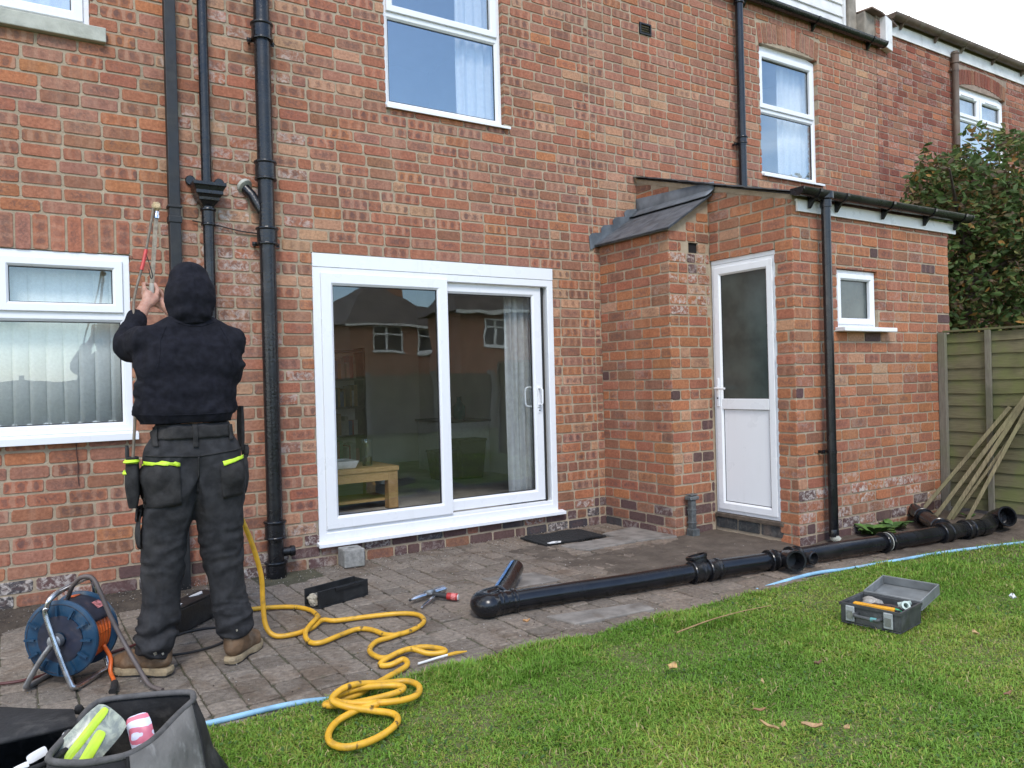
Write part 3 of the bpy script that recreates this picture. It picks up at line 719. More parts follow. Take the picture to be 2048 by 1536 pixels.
for w_, d_, z in ((0.030, 0.06, 2.405), (0.036, 0.066, 2.425), (0.055, 0.085, 2.452), (0.062, 0.092, 2.455), (0.064, 0.094, 2.475), (0.075, 0.104, 2.490), (0.082, 0.112, 2.492), (0.082, 0.112, 2.515), (0.094, 0.122, 2.540), (0.100, 0.128, 2.543), (0.100, 0.128, 2.566), (0.090, 0.118, 2.566), (0.080, 0.108, 2.50), (0.03, 0.05, 2.44)):
    hp.append(hring(w_, d_, z))
hh = MB().grid(hp, closed_u=True).build('hopper_head', M['black_iron'], e, bevel=0.004)
for s in (-1, 1):
    MB().lathe([(0.032, 0), (0.032, 0.010), (0.028, 0.013)], (1.108 + s * 0.088 - 0.004, -0.004, 2.592), (0, -1, 0), 16).build('fixing_ear', M['black_iron'], hh)
sx = 1.474
ss = drainpipe('soil_stack', 'thick glossy black soil stack with ribbed collars beside the patio door', sx, -0.08, 5.03, 0.052, 0.082, M['black_iron'],
               collars=[(3.555, .115, 1.27), (2.63, .125, 1.27), (2.20, .115, 1.27), (0.25, .120, 1.28), (-0.04, .14, 1.28)], brk=[3.548, 2.196])
MB().tube([(sx - 0.03, -0.075, 2.42), (sx - 0.085, -0.05, 2.53), (sx - 0.13, 0.0, 2.60)], 0.030, 16).build('branch_stub', M['black_iron'], ss, smooth=True)
MB().lathe([(0.036, 0), (0.050, 0.004), (0.052, 0.028), (0.034, 0.034)], (sx - 0.13, -0.001, 2.605), (0.45, -0.6, -0.65), 14).build('mortar_collar', M['stone'], ss, smooth=True)
MB().lathe([(0.030, 0), (0.030, 0.05), (0.036, 0.05), (0.036, 0.075), (0.033, 0.08)], (sx + 0.045, -0.082, 0.155), (1, -0.1, 0), 18).build('access_boss', M['black_iron'], ss, smooth=True)
e = drainpipe('downpipe', 'black downpipe on the upper wall running down to the slate roof', 6.165, 3.02, 5.00, 0.040, 0.075, M['black_pvc'], collars=[(3.545, .07, 1.16), (4.93, .08, 1.2)], brk=[3.53])
MB().lathe([(0.045, 0), (0.06, 0.03), (0.068, 0.08), (0.055, 0.085)], (6.165, -0.075, 4.985), (0, 0, 1), 20).build('outlet', M['black_pvc'], e, smooth=True)
# ------------------------------------------------------------------ brick outhouse built against the house
ex = empty('outhouse', (5.4, -0.9, 0.0), 'orange brick lean-to outhouse with half-glazed white door and slate roof', 'outhouse')
XL, YP, XD, YF, XR = 4.372, -0.85, 4.822, -1.655, 6.922
TL, TP, TD, TE = T_side(XL), T_front(YP), T_side(XD), T_front(YF)
zroof = lambda u: 3.048 - 0.298 * u
zlean = lambda x: 2.425 + (x - XL) * 0.64
DR = (0.853, 1.487, 0.150, 2.186)       # door opening, u = -y
SW = (5.335, 5.864, 1.592, 2.052)       # small window
HL = (4.505, 4.700, 2.2426, 2.3264)       # missing brick
def mort(T, poly, d0, d1, nm='wall'): return MB(T).prism(poly, d0, d1).build(nm, M['mortar'], ex)
w_left = mort(TL, [(0.0, -0.1), (-YP - .005, -0.1), (-YP - .005, 2.425), (0.0, 2.425)], -0.22, -0.0052)
w_por = slab(TP, XL + 0.005, XD + 0.06, -0.1, 2.425, [HL], -0.0052, -0.22, 'wall', M['mortar'], ex)
MB(TP).prism([(XL + .005, 2.4255), (XD, 2.4255), (XD, zlean(XD)), (XL + 0.005, zlean(XL))], -0.20, -0.0053).build('gable_mortar', M['mortar'], w_por)
MB(TP).box(HL[0] + .0005, HL[1] - .0005, HL[2] + .0005, HL[3] - .0005, -0.22, -0.022).build('hole_shade_block', M['shade_black'], w_por)  # solid block in the missing-brick hole, its shade painted near-black
u_e = -YF - 0.005
w_door = MB(TD); w_door.prism([(0.0, 2.30), (DR[0], 2.30), (DR[0], zroof(DR[0])), (0.0, zroof(0.0))], -0.22, -0.0052)
w_door.prism([(DR[0] + .0001, DR[3] + .004), (DR[1], DR[3] + .004), (DR[1], zroof(DR[1])), (DR[0] + .0001, zroof(DR[0]))], -0.22, -0.0054)
w_door.prism([(DR[1] + .004, -0.1), (u_e, -0.1), (u_e, zroof(u_e)), (DR[1] + .004, zroof(DR[1] + .004))], -0.22, -0.0052)
w_door = w_door.build('wall', M['mortar'], ex)
swh = (SW[0] - .004, SW[1] + .004, SW[2] - .004, SW[3] + .004)
w_front = slab(TE, XD + 0.005, XR, -0.1, 2.515, [swh], -0.0052, -0.14, 'wall', M['mortar'], ex)
MB().box(XR - 0.22, XR - 0.003, YF + 0.221, -0.001, -0.1, 2.5).build('wall', M['mortar'], ex)
def st_ext(rs, u, v):
    dt = rs.random() ** 2; mk = rs.choice([0, 0, 0, 0, 0.2, 0.4]); wh = rs.choice([0, 0, 0, 0, 0, 0.2])
    c = pick(rs, [('orange', 5.5), ('red', 3.6), ('brown', 1.0), ('purple', 0.12), ('pale', 0.3)])
    return c, mk, wh, dt
def st_left(rs, u, v):
    if v < 0.20: return pick(rs, [('purple', 4), ('blue', 1), ('brown', 2)]), 0.0, rs.choice([0, 0.1, 0.4]), 0.5
    c, mk, wh, dt = st_ext(rs, u, v)
    if u < 0.35 and rs.random() < 0.4: c = pick(rs, [('purple', 0.4), ('brown', 2), ('red', 2)])
    return c, mk, wh, dt
def st_por(rs, u, v):
    if v < 0.20: return pick(rs, [('purple', 4), ('brown', 2)]), 0.0, rs.choice([0, 0.1, 0.4]), 0.5
    c = pick(rs, [('orange', 5), ('pale', 1.6), ('red', 2), ('purple', 0.6), ('brown', 0.6)]); wh = 0
    if 1.75 < v < 2.25: wh = rs.choice([0, 0, 0.5, 0.9])
    return c, rs.choice([0, 0, 0.3]), wh, rs.random() ** 2
def st_front(rs, u, v):
    if v < 0.13: return pick(rs, [('purple', 5), ('brown', 2)]), 0.0, rs.choice([0, 0.4, 0.8]), 0.6
    c, mk, wh, dt = st_ext(rs, u, v)
    if v < 0.45: wh = rs.choice([0, 0.4, 0.8, 1.0]) if v < 0.36 else rs.choice([0, 0, 0.5, 0.8])
    if v < 0.30 and rs.random() < 0.35: c = pick(rs, [('purple', 2), ('brown', 2)])
    return c, mk, wh, dt
CE = 0.0838
bl = lay(TL, 0.004, -YP - 0.004, -0.02, 2.425, CE, [], st_left, 41, headers=0.12)
bp = lay(TP, XL + 0.0045, XD - 0.004, -0.02, 2.75, CE, [HL], st_por, 42, headers=0.45, top=lambda u: zlean(u) - 0.012)
bd = lay(TD, 0.004, u_e, -0.02, 3.1, CE, [DR, (-1, DR[0], -1, 2.50), (DR[0], DR[1], -1, 0.2)], st_ext, 43, headers=0.1, top=lambda u: zroof(u) - 0.03)
bd = [b for b in bd if not (b['q'][2][0] < -YP and b['q'][2][1] < zlean(XD) - 0.05)]
bf = lay(TE, XD + 0.0045, XR, -0.02, 2.5, CE, [SW], st_front, 44, headers=0.1)
put_bricks([(w_left, bl, M['brick']), (w_por, bp, M['brick']), (w_door, bd, M['brick']), (w_front, bf, M['brick'])], 300, 23)
# door
d = -0.018
fr = outer_frame(TD, ex, DR[0], DR[1], 0.152, 2.150, d, 0.030, name='back_door')
MB(TD).box(DR[0], DR[1], 2.1515, DR[3], d - 0.06, d + 0.003).build('head_board', M['upvc'], fr, bevel=0.003)
a, b = DR[0] + 0.029, DR[1] - 0.029
dl = 0.012 + d
MB(TD).ring(a, b, 0.180, 2.122, [(0, dl - .04), (0, dl - .002), (.003, dl), (.050, dl), (.064, dl - .012), (.066, dl - .04)]).build('door_leaf', M['upvc'], fr)
MB(TD).box(a + .060, b - .060, 0.985, 1.070, dl - .04, dl - 0.0015).build('mid_rail', M['upvc'], fr, bevel=0.004)
MB(TD).box(a + .060, b - .060, 0.240, 0.990, dl - .034, dl - 0.018).build('lower_panel', M['upvc'], fr)
MB(TD).ring(a + .062, b - .062, 0.243, 0.988, [(0, dl - .019), (0, dl - .015), (.006, dl - .015), (.006, dl - .019)]).build('gasket', M['rubber'], fr)
MB(TD).ring(a + .062, b - .062, 1.068, 2.062, [(0, dl - .03), (0, dl - .014), (.006, dl - .014), (.006, dl - .03)]).build('gasket', M['rubber'], fr)
pane_box(TD, a + .062, b - .062, 1.066, 2.062, dl - .018, M['obscure'], fr)
hd = MB(TD).box(a + .012, a + .038, 1.005, 1.235, dl, dl + .010).build('handle_plate', M['upvc'], fr, bevel=0.006)
MB(TD).tube([TD(a + .025, 1.155, dl), TD(a + .025, 1.155, dl + .045), TD(a + .030, 1.155, dl + .052), TD(a + .135, 1.152, dl + .050)], 0.0085, 10).build('lever_handle', M['upvc'], fr, smooth=True)
MB(TD).lathe([(0.007, 0), (0.007, 0.004), (0.002, 0.005)], TD(a + .025, 1.075, dl + .0095), (-1, 0, 0), 12).build('keyhole', M['rubber'], fr)
# threshold
MB(TD).box(DR[0] + 0.004, DR[1] + 0.03, 0.118, 0.149, -0.14, 0.012).build('timber_sill', simple('weathered_timber_sill', (0.10, 0.075, 0.055), 0.85, var=0.3, scale=20, bump=0.4), ex, bevel=0.004)
stp = MB(TD).box(DR[0] + .004, DR[1] + .03, -0.1, 0.117, -0.14, -0.006).build('door_step', M['mortar'], ex)
sb = []
for i in range(3):
    u0_ = DR[0] + 0.006 + i * 0.222
    sb.append(dict(T=TD, q=[(u0_, 0.030), (min(u0_ + .212, DR[1] + .02), 0.030), (min(u0_ + .212, DR[1] + .02), 0.113), (u0_, 0.113)], s=((0.040, 0.045, 0.046), 0, 0.1, 0.3), deep=False))
put_bricks([(stp, sb, M['brick'])], 10, 3)
# small window
d = -0.030
w = outer_frame(TE, ex, SW[0], SW[1], 1.602, SW[3] - 0.004, d, 0.030)
light(TE, w, SW[0] + 0.028, SW[1] - 0.028, 1.628, SW[3] - 0.032, d, M['obscure'], True, 0.050)
MB(TE).box(5.300, 5.985, 1.567, 1.600, -0.05, 0.085).build('sill', M['upvc'], w, bevel=0.005)
# front eaves
MB(TE).box(4.862, 7.020, 2.440, 2.5145, 0.003, 0.020).build('fascia', M['upvc_cream'], ex)
MB(TE).box(4.862, 7.020, 2.5155, 2.530, -0.18, 0.016).build('soffit_board', M['upvc_cream'], ex)
# slate roof: underlay sheet, and overlapping verge slates each a piece
mb = MB(lambda a, b, c: (c, -a, b)); mb.prism([(-0.002, zroof(0) + 0.004), (1.72, zroof(1.72) + 0.004), (1.72, zroof(1.72) + 0.016), (-0.002, zroof(0) + 0.016)], 4.84, 7.10)
roof = mb.build('roof', M['slate'], ex)
rs_ = random.Random(5)
for i in range(10):
    for k in range(8):
        u0_, u1_ = 1.745 - i * 0.178, 1.745 - i * 0.178 - 0.30
        if u1_ < 0: u1_ = 0.004
        if u0_ < 0.02: continue
        x0 = 4.775 + k * 0.30 - (0.15 if i % 2 else 0) + rs_.uniform(-.006, .006); x1 = x0 + 0.294
        x0 = max(x0, 4.775 + rs_.uniform(-0.012, 0.012))
        if x1 - x0 < 0.05 or x0 > 7.05: continue
        lift = 0.026 + rs_.uniform(0, 0.004)
        P = []
        for (uu, dz) in ((u0_, lift), (u1_, lift - 0.009)):
            for xx in (x0, x1):
                for t in (0, 0.007): P.append((xx, -uu, zroof(uu) + dz + t))
        MB().add(P, [(0, 2, 3, 1), (4, 5, 7, 6), (0, 1, 5, 4), (2, 6, 7, 3), (1, 3, 7, 5), (0, 4, 6, 2)]).build('slate', M['slate'], roof)
# pointing under the verge
MB(TD).prism([(0.004, zroof(0) - 0.035), (1.64, zroof(1.64) - 0.035), (1.64, zroof(1.64) + 0.003), (0.004, zroof(0) + 0.003)], -0.10, 0.001).build('verge_pointing', M['mortar'], ex)
# little lean-to roof of slate with lead flashings
lz = lambda x: zlean(x) + 0.004
y1 = YP - 0.055
P = [(4.325, -0.003, lz(4.325)), (XD - 0.006, -0.003, lz(XD - .006)), (XD - .006, y1, lz(XD - .006)), (4.325, y1, lz(4.325))]
mb = MB(); up = Vector((0, 0, 0.016)); mb.add([Vector(p) for p in P] + [Vector(p) + up for p in P], [(0, 1, 2, 3), (7, 6, 5, 4), (0, 4, 5, 1), (1, 5, 6, 2), (2, 6, 7, 3), (3, 7, 4, 0)])
lroof = mb.build('lean_to_roof', M['slate'], ex, bevel=0.003)
for i in range(1):
    for k in range(4):
        ya, yb = -0.006 - k * 0.228, -0.006 - (k + 1) * 0.228 + 0.004
        yb = max(yb, y1 - 0.008)
        xa, xb = (4.312, 4.80) if i == 0 else (4.50, XD - 0.012)
        dz = 0.020 if i == 0 else 0.030
        q = [(xa, ya, lz(xa) + dz), (xb, ya, lz(xb) + dz - 0.006), (xb, yb, lz(xb) + dz - 0.006), (xa, yb, lz(xa) + dz)]
        mb = MB(); t = Vector((0, 0, 0.007)); mb.add([Vector(p) for p in q] + [Vector(p) + t for p in q], [(0, 1, 2, 3), (7, 6, 5, 4), (0, 4, 5, 1), (1, 5, 6, 2), (2, 6, 7, 3), (3, 7, 4, 0)]); mb.build('slate', M['slate'], lroof)
# apron flashing dressed up the wall and over the slates
N = 14; rows = []
for j, (dx, dz0) in enumerate(((-0.010, 0.120), (-0.012, 0.010), (-0.055, -0.030), (-0.105, -0.062))):
    row = []
    for i in range(N + 1):
        yy = -0.004 + (y1 - 0.02) * i / N
        base = lz(XD) + 0.033
        wv = 0.006 * mnoise.noise(Vector((yy * 9, j * 2.1, 3)))
        top_cut = -0.05 * (i / N) if j == 0 else 0
        row.append((XD + dx + wv, yy, base + dz0 + wv + top_cut + (0.004 if j >= 2 else 0)))
    rows.append(row)
MB().grid(rows).build('lead_apron', M['lead'], lroof, smooth=True, solid=0.004)
fl = MB(TF)
for k in range(4):
    xa = 4.27 + k * 0.135; zt = 2.505 + k * 0.0815 + 0.02
    fl.prism([(xa, lz(max(xa, 4.3)) - 0.01), (xa + 0.139, lz(xa + .139) - 0.01), (xa + 0.139, zt + 0.012), (xa + 0.02, zt - 0.006), (xa - 0.012, zt - 0.035)], 0.004 + k * .0012, 0.008 + k * .0012)
fl.build('stepped_flashing', M['lead'], lroof)
# gutter and downpipe of the outhouse
g = empty('gutter', (5.0, -1.72, 2.55), 'glossy black half-round gutter on the outhouse eaves', 'gutter')
gutter(g, (4.785, -1.735, 2.588), (7.105, -1.735, 2.592), 0.056, M['black_pvc'], [0.20, 0.52, 1.12, 1.72, 2.20])
MB().lathe([(0.058, 0), (0.058, 0.05), (0.05, 0.055), (0.042, 0.058), (0.042, 0.11)], (5.105, -1.735, 2.587), (0, 0, -1), 22).build('running_outlet', M['black_pvc'], g, smooth=True)
dp = drainpipe('downpipe', 'black downpipe on the outhouse front with a broken pale shoe', 5.105, 0.055, 2.50, 0.034, 0.080, M['black_pvc'], brk=[0.66], y=YF)
for o in dp.children:
    if o.name.startswith('pipe'): pass
MB().lathe([(0.036, 0), (0.036, 0.05), (0.034, 0.055)], (5.105, YF - 0.080, 0.045), (0, 0, 1), 18).build('shoe_socket', M['black_pvc'], dp, smooth=True)
MB().tube([(5.105, YF - .080, 0.075), (5.108, YF - .086, 0.035), (5.125, YF - .110, 0.014)], [0.034, 0.034, 0.026], 14).build('broken_shoe', M['stone'], dp, smooth=True)
# old iron stub by the corner
gs = empty('pipe_stub', (4.50, -0.905, 0.0), 'short grey cast pipe stub with flat cap at the outhouse corner', 'pipe')
MB().box(4.478, 4.526, -0.925, -0.875, -0.03, 0.285).build('shaft', simple('grey_cast_iron', (0.11, 0.12, 0.12), 0.6, metal=0.3, var=0.35, scale=18, dirt=(0.22, 0.22, 0.21), dirt_amt=0.6, dscale=16, bump=0.4), gs, bevel=0.006)
iron = gs.children[0].data.materials[0]
MB().box(4.455, 4.549, -0.938, -0.868, 0.286, 0.316).build('cap', iron, gs, bevel=0.007)
MB().box(4.466, 4.538, -0.934, -0.868, 0.322, 0.330).build('lid', iron, gs, bevel=0.003)
MB().box(4.466, 4.540, -0.945, -0.868, -0.03, 0.060).build('foot', iron, gs, bevel=0.006)
for z in (0.10, 0.20): MB().box(4.474, 4.530, -0.929, -0.871, z, z + 0.012).build('band', iron, gs, bevel=0.003)
# ------------------------------------------------------------------ ground, patio, lawn
def mat_soil(name, c1, c2, c3=None, sc=9):
    m, nt, b = new_mat(name); q = NT(nt); p = q.pos()
    c = q.mix(q.rng(q.noise(p, sc, 7, 0.65), 0.32, 0.68), c1, c2)
    c = q.mix(q.math('MULTIPLY', q.rng(q.noise(p, 90, 4), 0.58, 0.72), 0.6), c, c3 or tuple(x * 1.9 for x in c2))
    q.put(b.inputs['Base Color'], c); b.inputs['Roughness'].default_value = 0.93
    q.put(b.inputs['Normal'], q.bump(q.math('ADD', q.noise(p, 130, 5, 0.65), q.math('MULTIPLY', q.noise(p, 28, 5), 1.4)), 0.7, 0.012))
    return m
M['soil'] = mat_soil('garden_soil', (0.040, 0.030, 0.022), (0.085, 0.066, 0.048))
M['mud'] = mat_soil('dried_mud', (0.072, 0.053, 0.038), (0.125, 0.097, 0.072), (0.19, 0.16, 0.13), 6)
M['turf'] = mat_soil('turf_base', (0.085, 0.095, 0.030), (0.13, 0.14, 0.045), (0.13, 0.12, 0.05), 7)
M['far_ground'] = mat_soil('far_lawn', (0.055, 0.095, 0.020), (0.085, 0.135, 0.032), (0.10, 0.12, 0.04), 3)
tag(MB().add([(-150, -150, -0.10), (150, -150, -0.10), (150, 150, -0.10), (-150, 150, -0.10)], [(0, 1, 2, 3)]).build('ground', M['far_ground']), kind='structure')
def fbm(x, y, s=1.0, o=0.0):
    return mnoise.fractal(Vector((x * s, y * s, o)), 1.0, 2.0, 4)
M['joint'] = mat_soil('joint_sand', (0.058, 0.056, 0.032), (0.105, 0.098, 0.062))
patio = tag(MB().box(-2.2, 6.1, -2.30, -0.002, -0.09, -0.0075).build('patio', M['joint']), kind='structure')
def mat_paver():
    m, nt, b = new_mat('worn_paver'); q = NT(nt); p = q.pos(); at = q.attr('bcol')
    c = at.outputs['Color']
    c = q.mix(q.rng(q.noise(p, 38, 6, 0.65), 0.3, 0.72), q.mix(1.0, c, (0.70, 0.69, 0.68), 'MULTIPLY'), q.mix(1.0, c, (1.30, 1.29, 1.27), 'MULTIPLY'))
    c = q.mix(q.math('MULTIPLY', q.rng(q.noise(p, 150, 4, 0.7), 0.55, 0.68), 0.6), c, (0.36, 0.34, 0.31))
    wet = q.rng(q.noise(p, 3.1, 5, 0.6, 0.8), 0.50, 0.68)
    c = q.mix(q.math('MULTIPLY', wet, 0.75), c, q.mix(1.0, c, (0.56, 0.47, 0.39), 'MULTIPLY'))
    c = q.mix(q.math('MULTIPLY', q.rng(q.noise(p, 11, 6, 0.7), 0.56, 0.70), 0.45), c, (0.055, 0.060, 0.026))
    q.put(b.inputs['Base Color'], c)
    q.put(b.inputs['Roughness'], q.rng(wet, 0.0, 1.0, 0.9, 0.62))
    q.put(b.inputs['Normal'], q.bump(q.math('ADD', q.noise(p, 120, 5, 0.6), q.math('MULTIPLY', q.noise(q.map(p, (1, 1.3, 1)), 21, 6, 0.68, 1.0), 2.6)), 0.8, 0.008))
    return m
M['paver'] = mat_paver()
pv = []; rs = random.Random(12); PX = 0.1385; x = -2.0; ci = 0
while x < 5.95:
    y = -2.275 - rs.random() * 0.02
    while y < -0.02:
        L = rs.choice([0.115, 0.138, 0.138, 0.165, 0.19]); y2 = min(y + L, -0.012)
        if y2 - y > 0.03: pv.append((x, x + PX, y, y2))
        y = y2
    x += PX; ci += 1
def paver_arrays(ps):
    V, F, C = [], [], []
    for (a, b, c, d) in ps:
        g = 0.0030
        q = [(a + g, c + g), (b - g, c + g), (b - g, d - g), (a + g, d - g)]; cx, cy = (a + b) / 2, (c + d) / 2
        ring = []
        for i in range(4):
            p = Vector(q[i])
            for w in (Vector(q[i - 1]), Vector(q[(i + 1) % 4])):
                e = w - p; ring.append(p + e.normalized() * rs.uniform(0.006, 0.018) + Vector((rs.uniform(-1, 1), rs.uniform(-1, 1))) * 0.003)
        o = len(V); h = rs.uniform(-0.003, 0.003) + 0.004 * fbm(cx, cy, 1.3, 5); tx, ty = rs.uniform(-.03, .03), rs.uniform(-.03, .03)
        f = 0.8 + 0.4 * rs.random(); wr = rs.random()
        mud = min(1, max(0, (cx - 1.6) / 2.2)) * 0.7 + rs.random() * 0.3
        col = tuple((1 - mud) * u + mud * v for u, v in zip((0.208 * f, 0.178 * f, 0.146 * f), (0.192 * f, 0.146 * f, 0.108 * f)))
        for lev in range(3):
            for p in ring:
                e = Vector((cx, cy)) - p; pp = p + (e.normalized() * 0.0055 if lev == 2 else e * 0)
                z = (-0.03 if lev == 0 else h - (0.0042 if lev == 1 else 0) + (p.x - cx) * tx + (p.y - cy) * ty)
                V.append((pp.x, pp.y, z)); C.append((*col, 1))
        F += [tuple(i + o for i in f_) for f_ in BF]
    return V, F, C
def paver_object(name, ps):
    V, F, C = paver_arrays(ps); me = bpy.data.meshes.new(name); me.from_pydata(V, [], F)
    at = me.attributes.new('bcol', 'FLOAT_COLOR', 'POINT'); at.data.foreach_set('color', np.array(C, dtype=np.float32).ravel())
    me.materials.append(M['paver']); o = bpy.data.objects.new(name, me); COL.objects.link(o); o.parent = patio; return o
hole_c = (1.49, -0.11)
pv = [p for p in pv if not (p[0] < 1.66 and p[1] > 1.36 and p[3] > -0.20)]
pv = [p for p in pv if p[0] < 4.35 or (p[3] < -0.88 and p[0] < 4.80) or p[3] < -1.68]
def pvs(p):
    iv = in_view(((p[0] + p[1]) / 2, (p[2] + p[3]) / 2, 0)); return -(p[1] - p[0]) * (p[3] - p[2]) / iv[2] ** 3 if iv else 1
pv.sort(key=pvs)
for p in pv[:300]: paver_object('paver', [p])
tag(paver_object('paving', pv[300:]), kind='stuff')
# bigger flagstones by the mat and the corner
def flag(poly, z0, z1, col, seed):
    r2 = random.Random(seed); o = MB(); P = [(x_, y_) for x_, y_ in poly]
    o.prism(P, z0, z1); ob = o.build('flagstone', M['flag'], patio, bevel=0.006)
    return ob
M['flag'] = simple('flagstone', (0.205, 0.185, 0.162), 0.9, var=0.25, scale=9, dirt=(0.10, 0.078, 0.058), dirt_amt=0.7, dscale=4, bump=0.5, bscale=60, space='pos')
flag([(3.98, -0.42), (4.36, -0.36), (4.365, -0.87), (4.02, -0.80)], -0.01, 0.016, None, 1)
flag([(3.46, -0.56), (4.00, -0.56), (4.01, -0.80), (3.52, -0.80)], -0.01, 0.013, None, 2)
flag([(2.36, -1.93), (2.92, -2.05), (2.90, -2.18), (2.40, -2.13)], -0.01, 0.012, None, 3)
flag([(2.50, -1.02), (2.86, -1.10), (2.88, -1.36), (2.55, -1.34)], -0.01, 0.009, None, 4)
# mud creeping over the paving by the outhouse, with broken cover
def sheet(name, mat, x0, x1, y0, y1, n, m, hf, parent=None, kind='structure'):
    rows = [[(x0 + (x1 - x0) * i / n, y0 + (y1 - y0) * j / m, hf(x0 + (x1 - x0) * i / n, y0 + (y1 - y0) * j / m)) for i in range(n + 1)] for j in range(m + 1)]
    o = MB().grid(rows).build(name, mat, parent, recalc=False, smooth=True, angle=0)
    return tag(o, kind=kind)
def sst(a, b, x): t = min(1, max(0, (x - a) / (b - a))); return t * t * (3 - 2 * t)
def mud_h(x, y):
    e = sst(2.7, 3.5, x + 0.25 * fbm(x, y, 1.7, 2)) * sst(-2.02, -1.6, y + 0.3 * fbm(x, y, 1.4, 7)) * sst(-0.05, -0.5, y + 0.12 * fbm(x, y, 2, 4))
    e *= 1 - 0.8 * sst(3.35, 3.45, x) * (1 - sst(4.3, 4.42, x)) * sst(-1.0, -0.8, y)
    return -0.020 + 0.026 * e + 0.006 * fbm(x, y, 7, 1) * e + 0.004 * fbm(x, y, 22, 3) * e
sheet('mud', M['mud'], 2.6, 4.86, -2.1, -0.03, 130, 110, mud_h)
def bed_h(x, y):
    e = sst(4.75, 5.2, x + 0.15 * fbm(x, y, 3, 8)) * sst(-2.42, -2.22, y + 0.05 * fbm(x, y, 4, 1) + 0.11 * max(0, x - 4.4))
    return -0.03 + e * (0.038 + 0.012 * fbm(x, y, 3, 5) + 0.010 * fbm(x, y, 12, 2) + 0.05 * sst(6.0, 6.9, x))
sheet('soil_bed', M['mud'], 4.6, 12.0, -3.2, -1.0, 220, 90, bed_h)
def strip_h(x, y):
    e = sst(-0.52, -0.25, y + 0.12 * fbm(x, y, 3, 6)) * (1 - sst(0.78, 1.1, x + 0.1 * fbm(x, y, 4, 2)))
    return -0.03 + e * (0.058 + 0.016 * fbm(x, y, 6, 5) + 0.012 * fbm(x, y, 21, 2))
sheet('soil_strip', M['soil'], -2.0, 1.3, -0.62, -0.001, 140, 50, strip_h)
MB().lathe([(0.0, -0.088), (0.14, -0.086), (0.13, -0.0205)], (1.50, -0.13, 0), (0, 0, 1), 16).build('drain_hollow', M['soil'], patio)
# ---- lawn with real blades
def edge_y(x): return -2.285 - 0.028 * math.sin(x * 2.3) - 0.045 * sst(1.2, 2.0, x) * (1 - sst(2.4, 3.4, x)) - 0.13 * max(0, x - 4.1) ** 1.1 * 0.95
def lawn_h(x, y): return 0.004 + 0.016 * fbm(x, y, 0.8, 1) + 0.006 * fbm(x, y, 4, 2)
rows = []
NX, NY = 130, 90
for j in range(NY + 1):
    t = (j / NY) ** 1.6; row = []
    for i in range(NX + 1):
        xx = -4.0 + 16.0 * i / NX; y0_ = edge_y(xx); yy = y0_ - t * (14.0 + y0_)
        row.append((xx, yy, lawn_h(xx, yy) - (0.03 if j == 0 else 0)))
    rows.append(row)
lawn = tag(MB().grid(rows).build('lawn', M['turf'], recalc=False, smooth=True, angle=0), kind='structure')
def mat_grass():
    m, nt, b = new_mat('grass_blades'); q = NT(nt); a = q.attr('bcol')
    q.put(b.inputs['Base Color'], a.outputs['Color']); b.inputs['Roughness'].default_value = 0.55
    b.inputs['Specular IOR Level'].default_value = 0.3
    b.inputs['Subsurface Weight'].default_value = 0.0
    tr = q.node('ShaderNodeBsdfTranslucent'); q.put(tr.inputs['Color'], a.outputs['Color'])
    mx = q.node('ShaderNodeMixShader'); mx.inputs[0].default_value = 0.35
    q.l.new(b.outputs[0], mx.inputs[1]); q.l.new(tr.outputs[0], mx.inputs[2]); q.l.new(mx.outputs[0], nt.nodes['Material Output'].inputs[0])
    return m
M['grass'] = mat_grass()
def scatter_mesh(name, mat, V, F, C, parent=None, kind='stuff'):
    me = bpy.data.meshes.new(name); me.vertices.add(len(V)); me.vertices.foreach_set('co', np.asarray(V, np.float32).ravel())
    F = np.asarray(F, np.int32); k = F.shape[1]; me.loops.add(F.size); me.loops.foreach_set('vertex_index', F.ravel())
    me.polygons.add(len(F)); me.polygons.foreach_set('loop_start', np.arange(0, F.size, k, dtype=np.int32))
    at = me.attributes.new('bcol', 'FLOAT_COLOR', 'POINT'); at.data.foreach_set('color', np.asarray(C, np.float32).ravel())
    me.update(calc_edges=True); me.materials.append(mat)
    o = bpy.data.objects.new(name, me); COL.objects.link(o)
    if parent: o.parent = parent
    return tag(o, kind=kind) if kind else o
def vnoise(x, y, s, seed):
    r = np.random.default_rng(seed); g = r.random((64, 64)); X, Y = x * s + 100, y * s + 100
    i, j = np.floor(X).astype(int), np.floor(Y).astype(int); fx, fy = X - i, Y - j
    fx, fy = fx * fx * (3 - 2 * fx), fy * fy * (3 - 2 * fy)
    a = g[i % 64, j % 64]; b = g[(i + 1) % 64, j % 64]; c = g[i % 64, (j + 1) % 64]; d = g[(i + 1) % 64, (j + 1) % 64]
    return (a * (1 - fx) + b * fx) * (1 - fy) + (c * (1 - fx) + d * fx) * fy
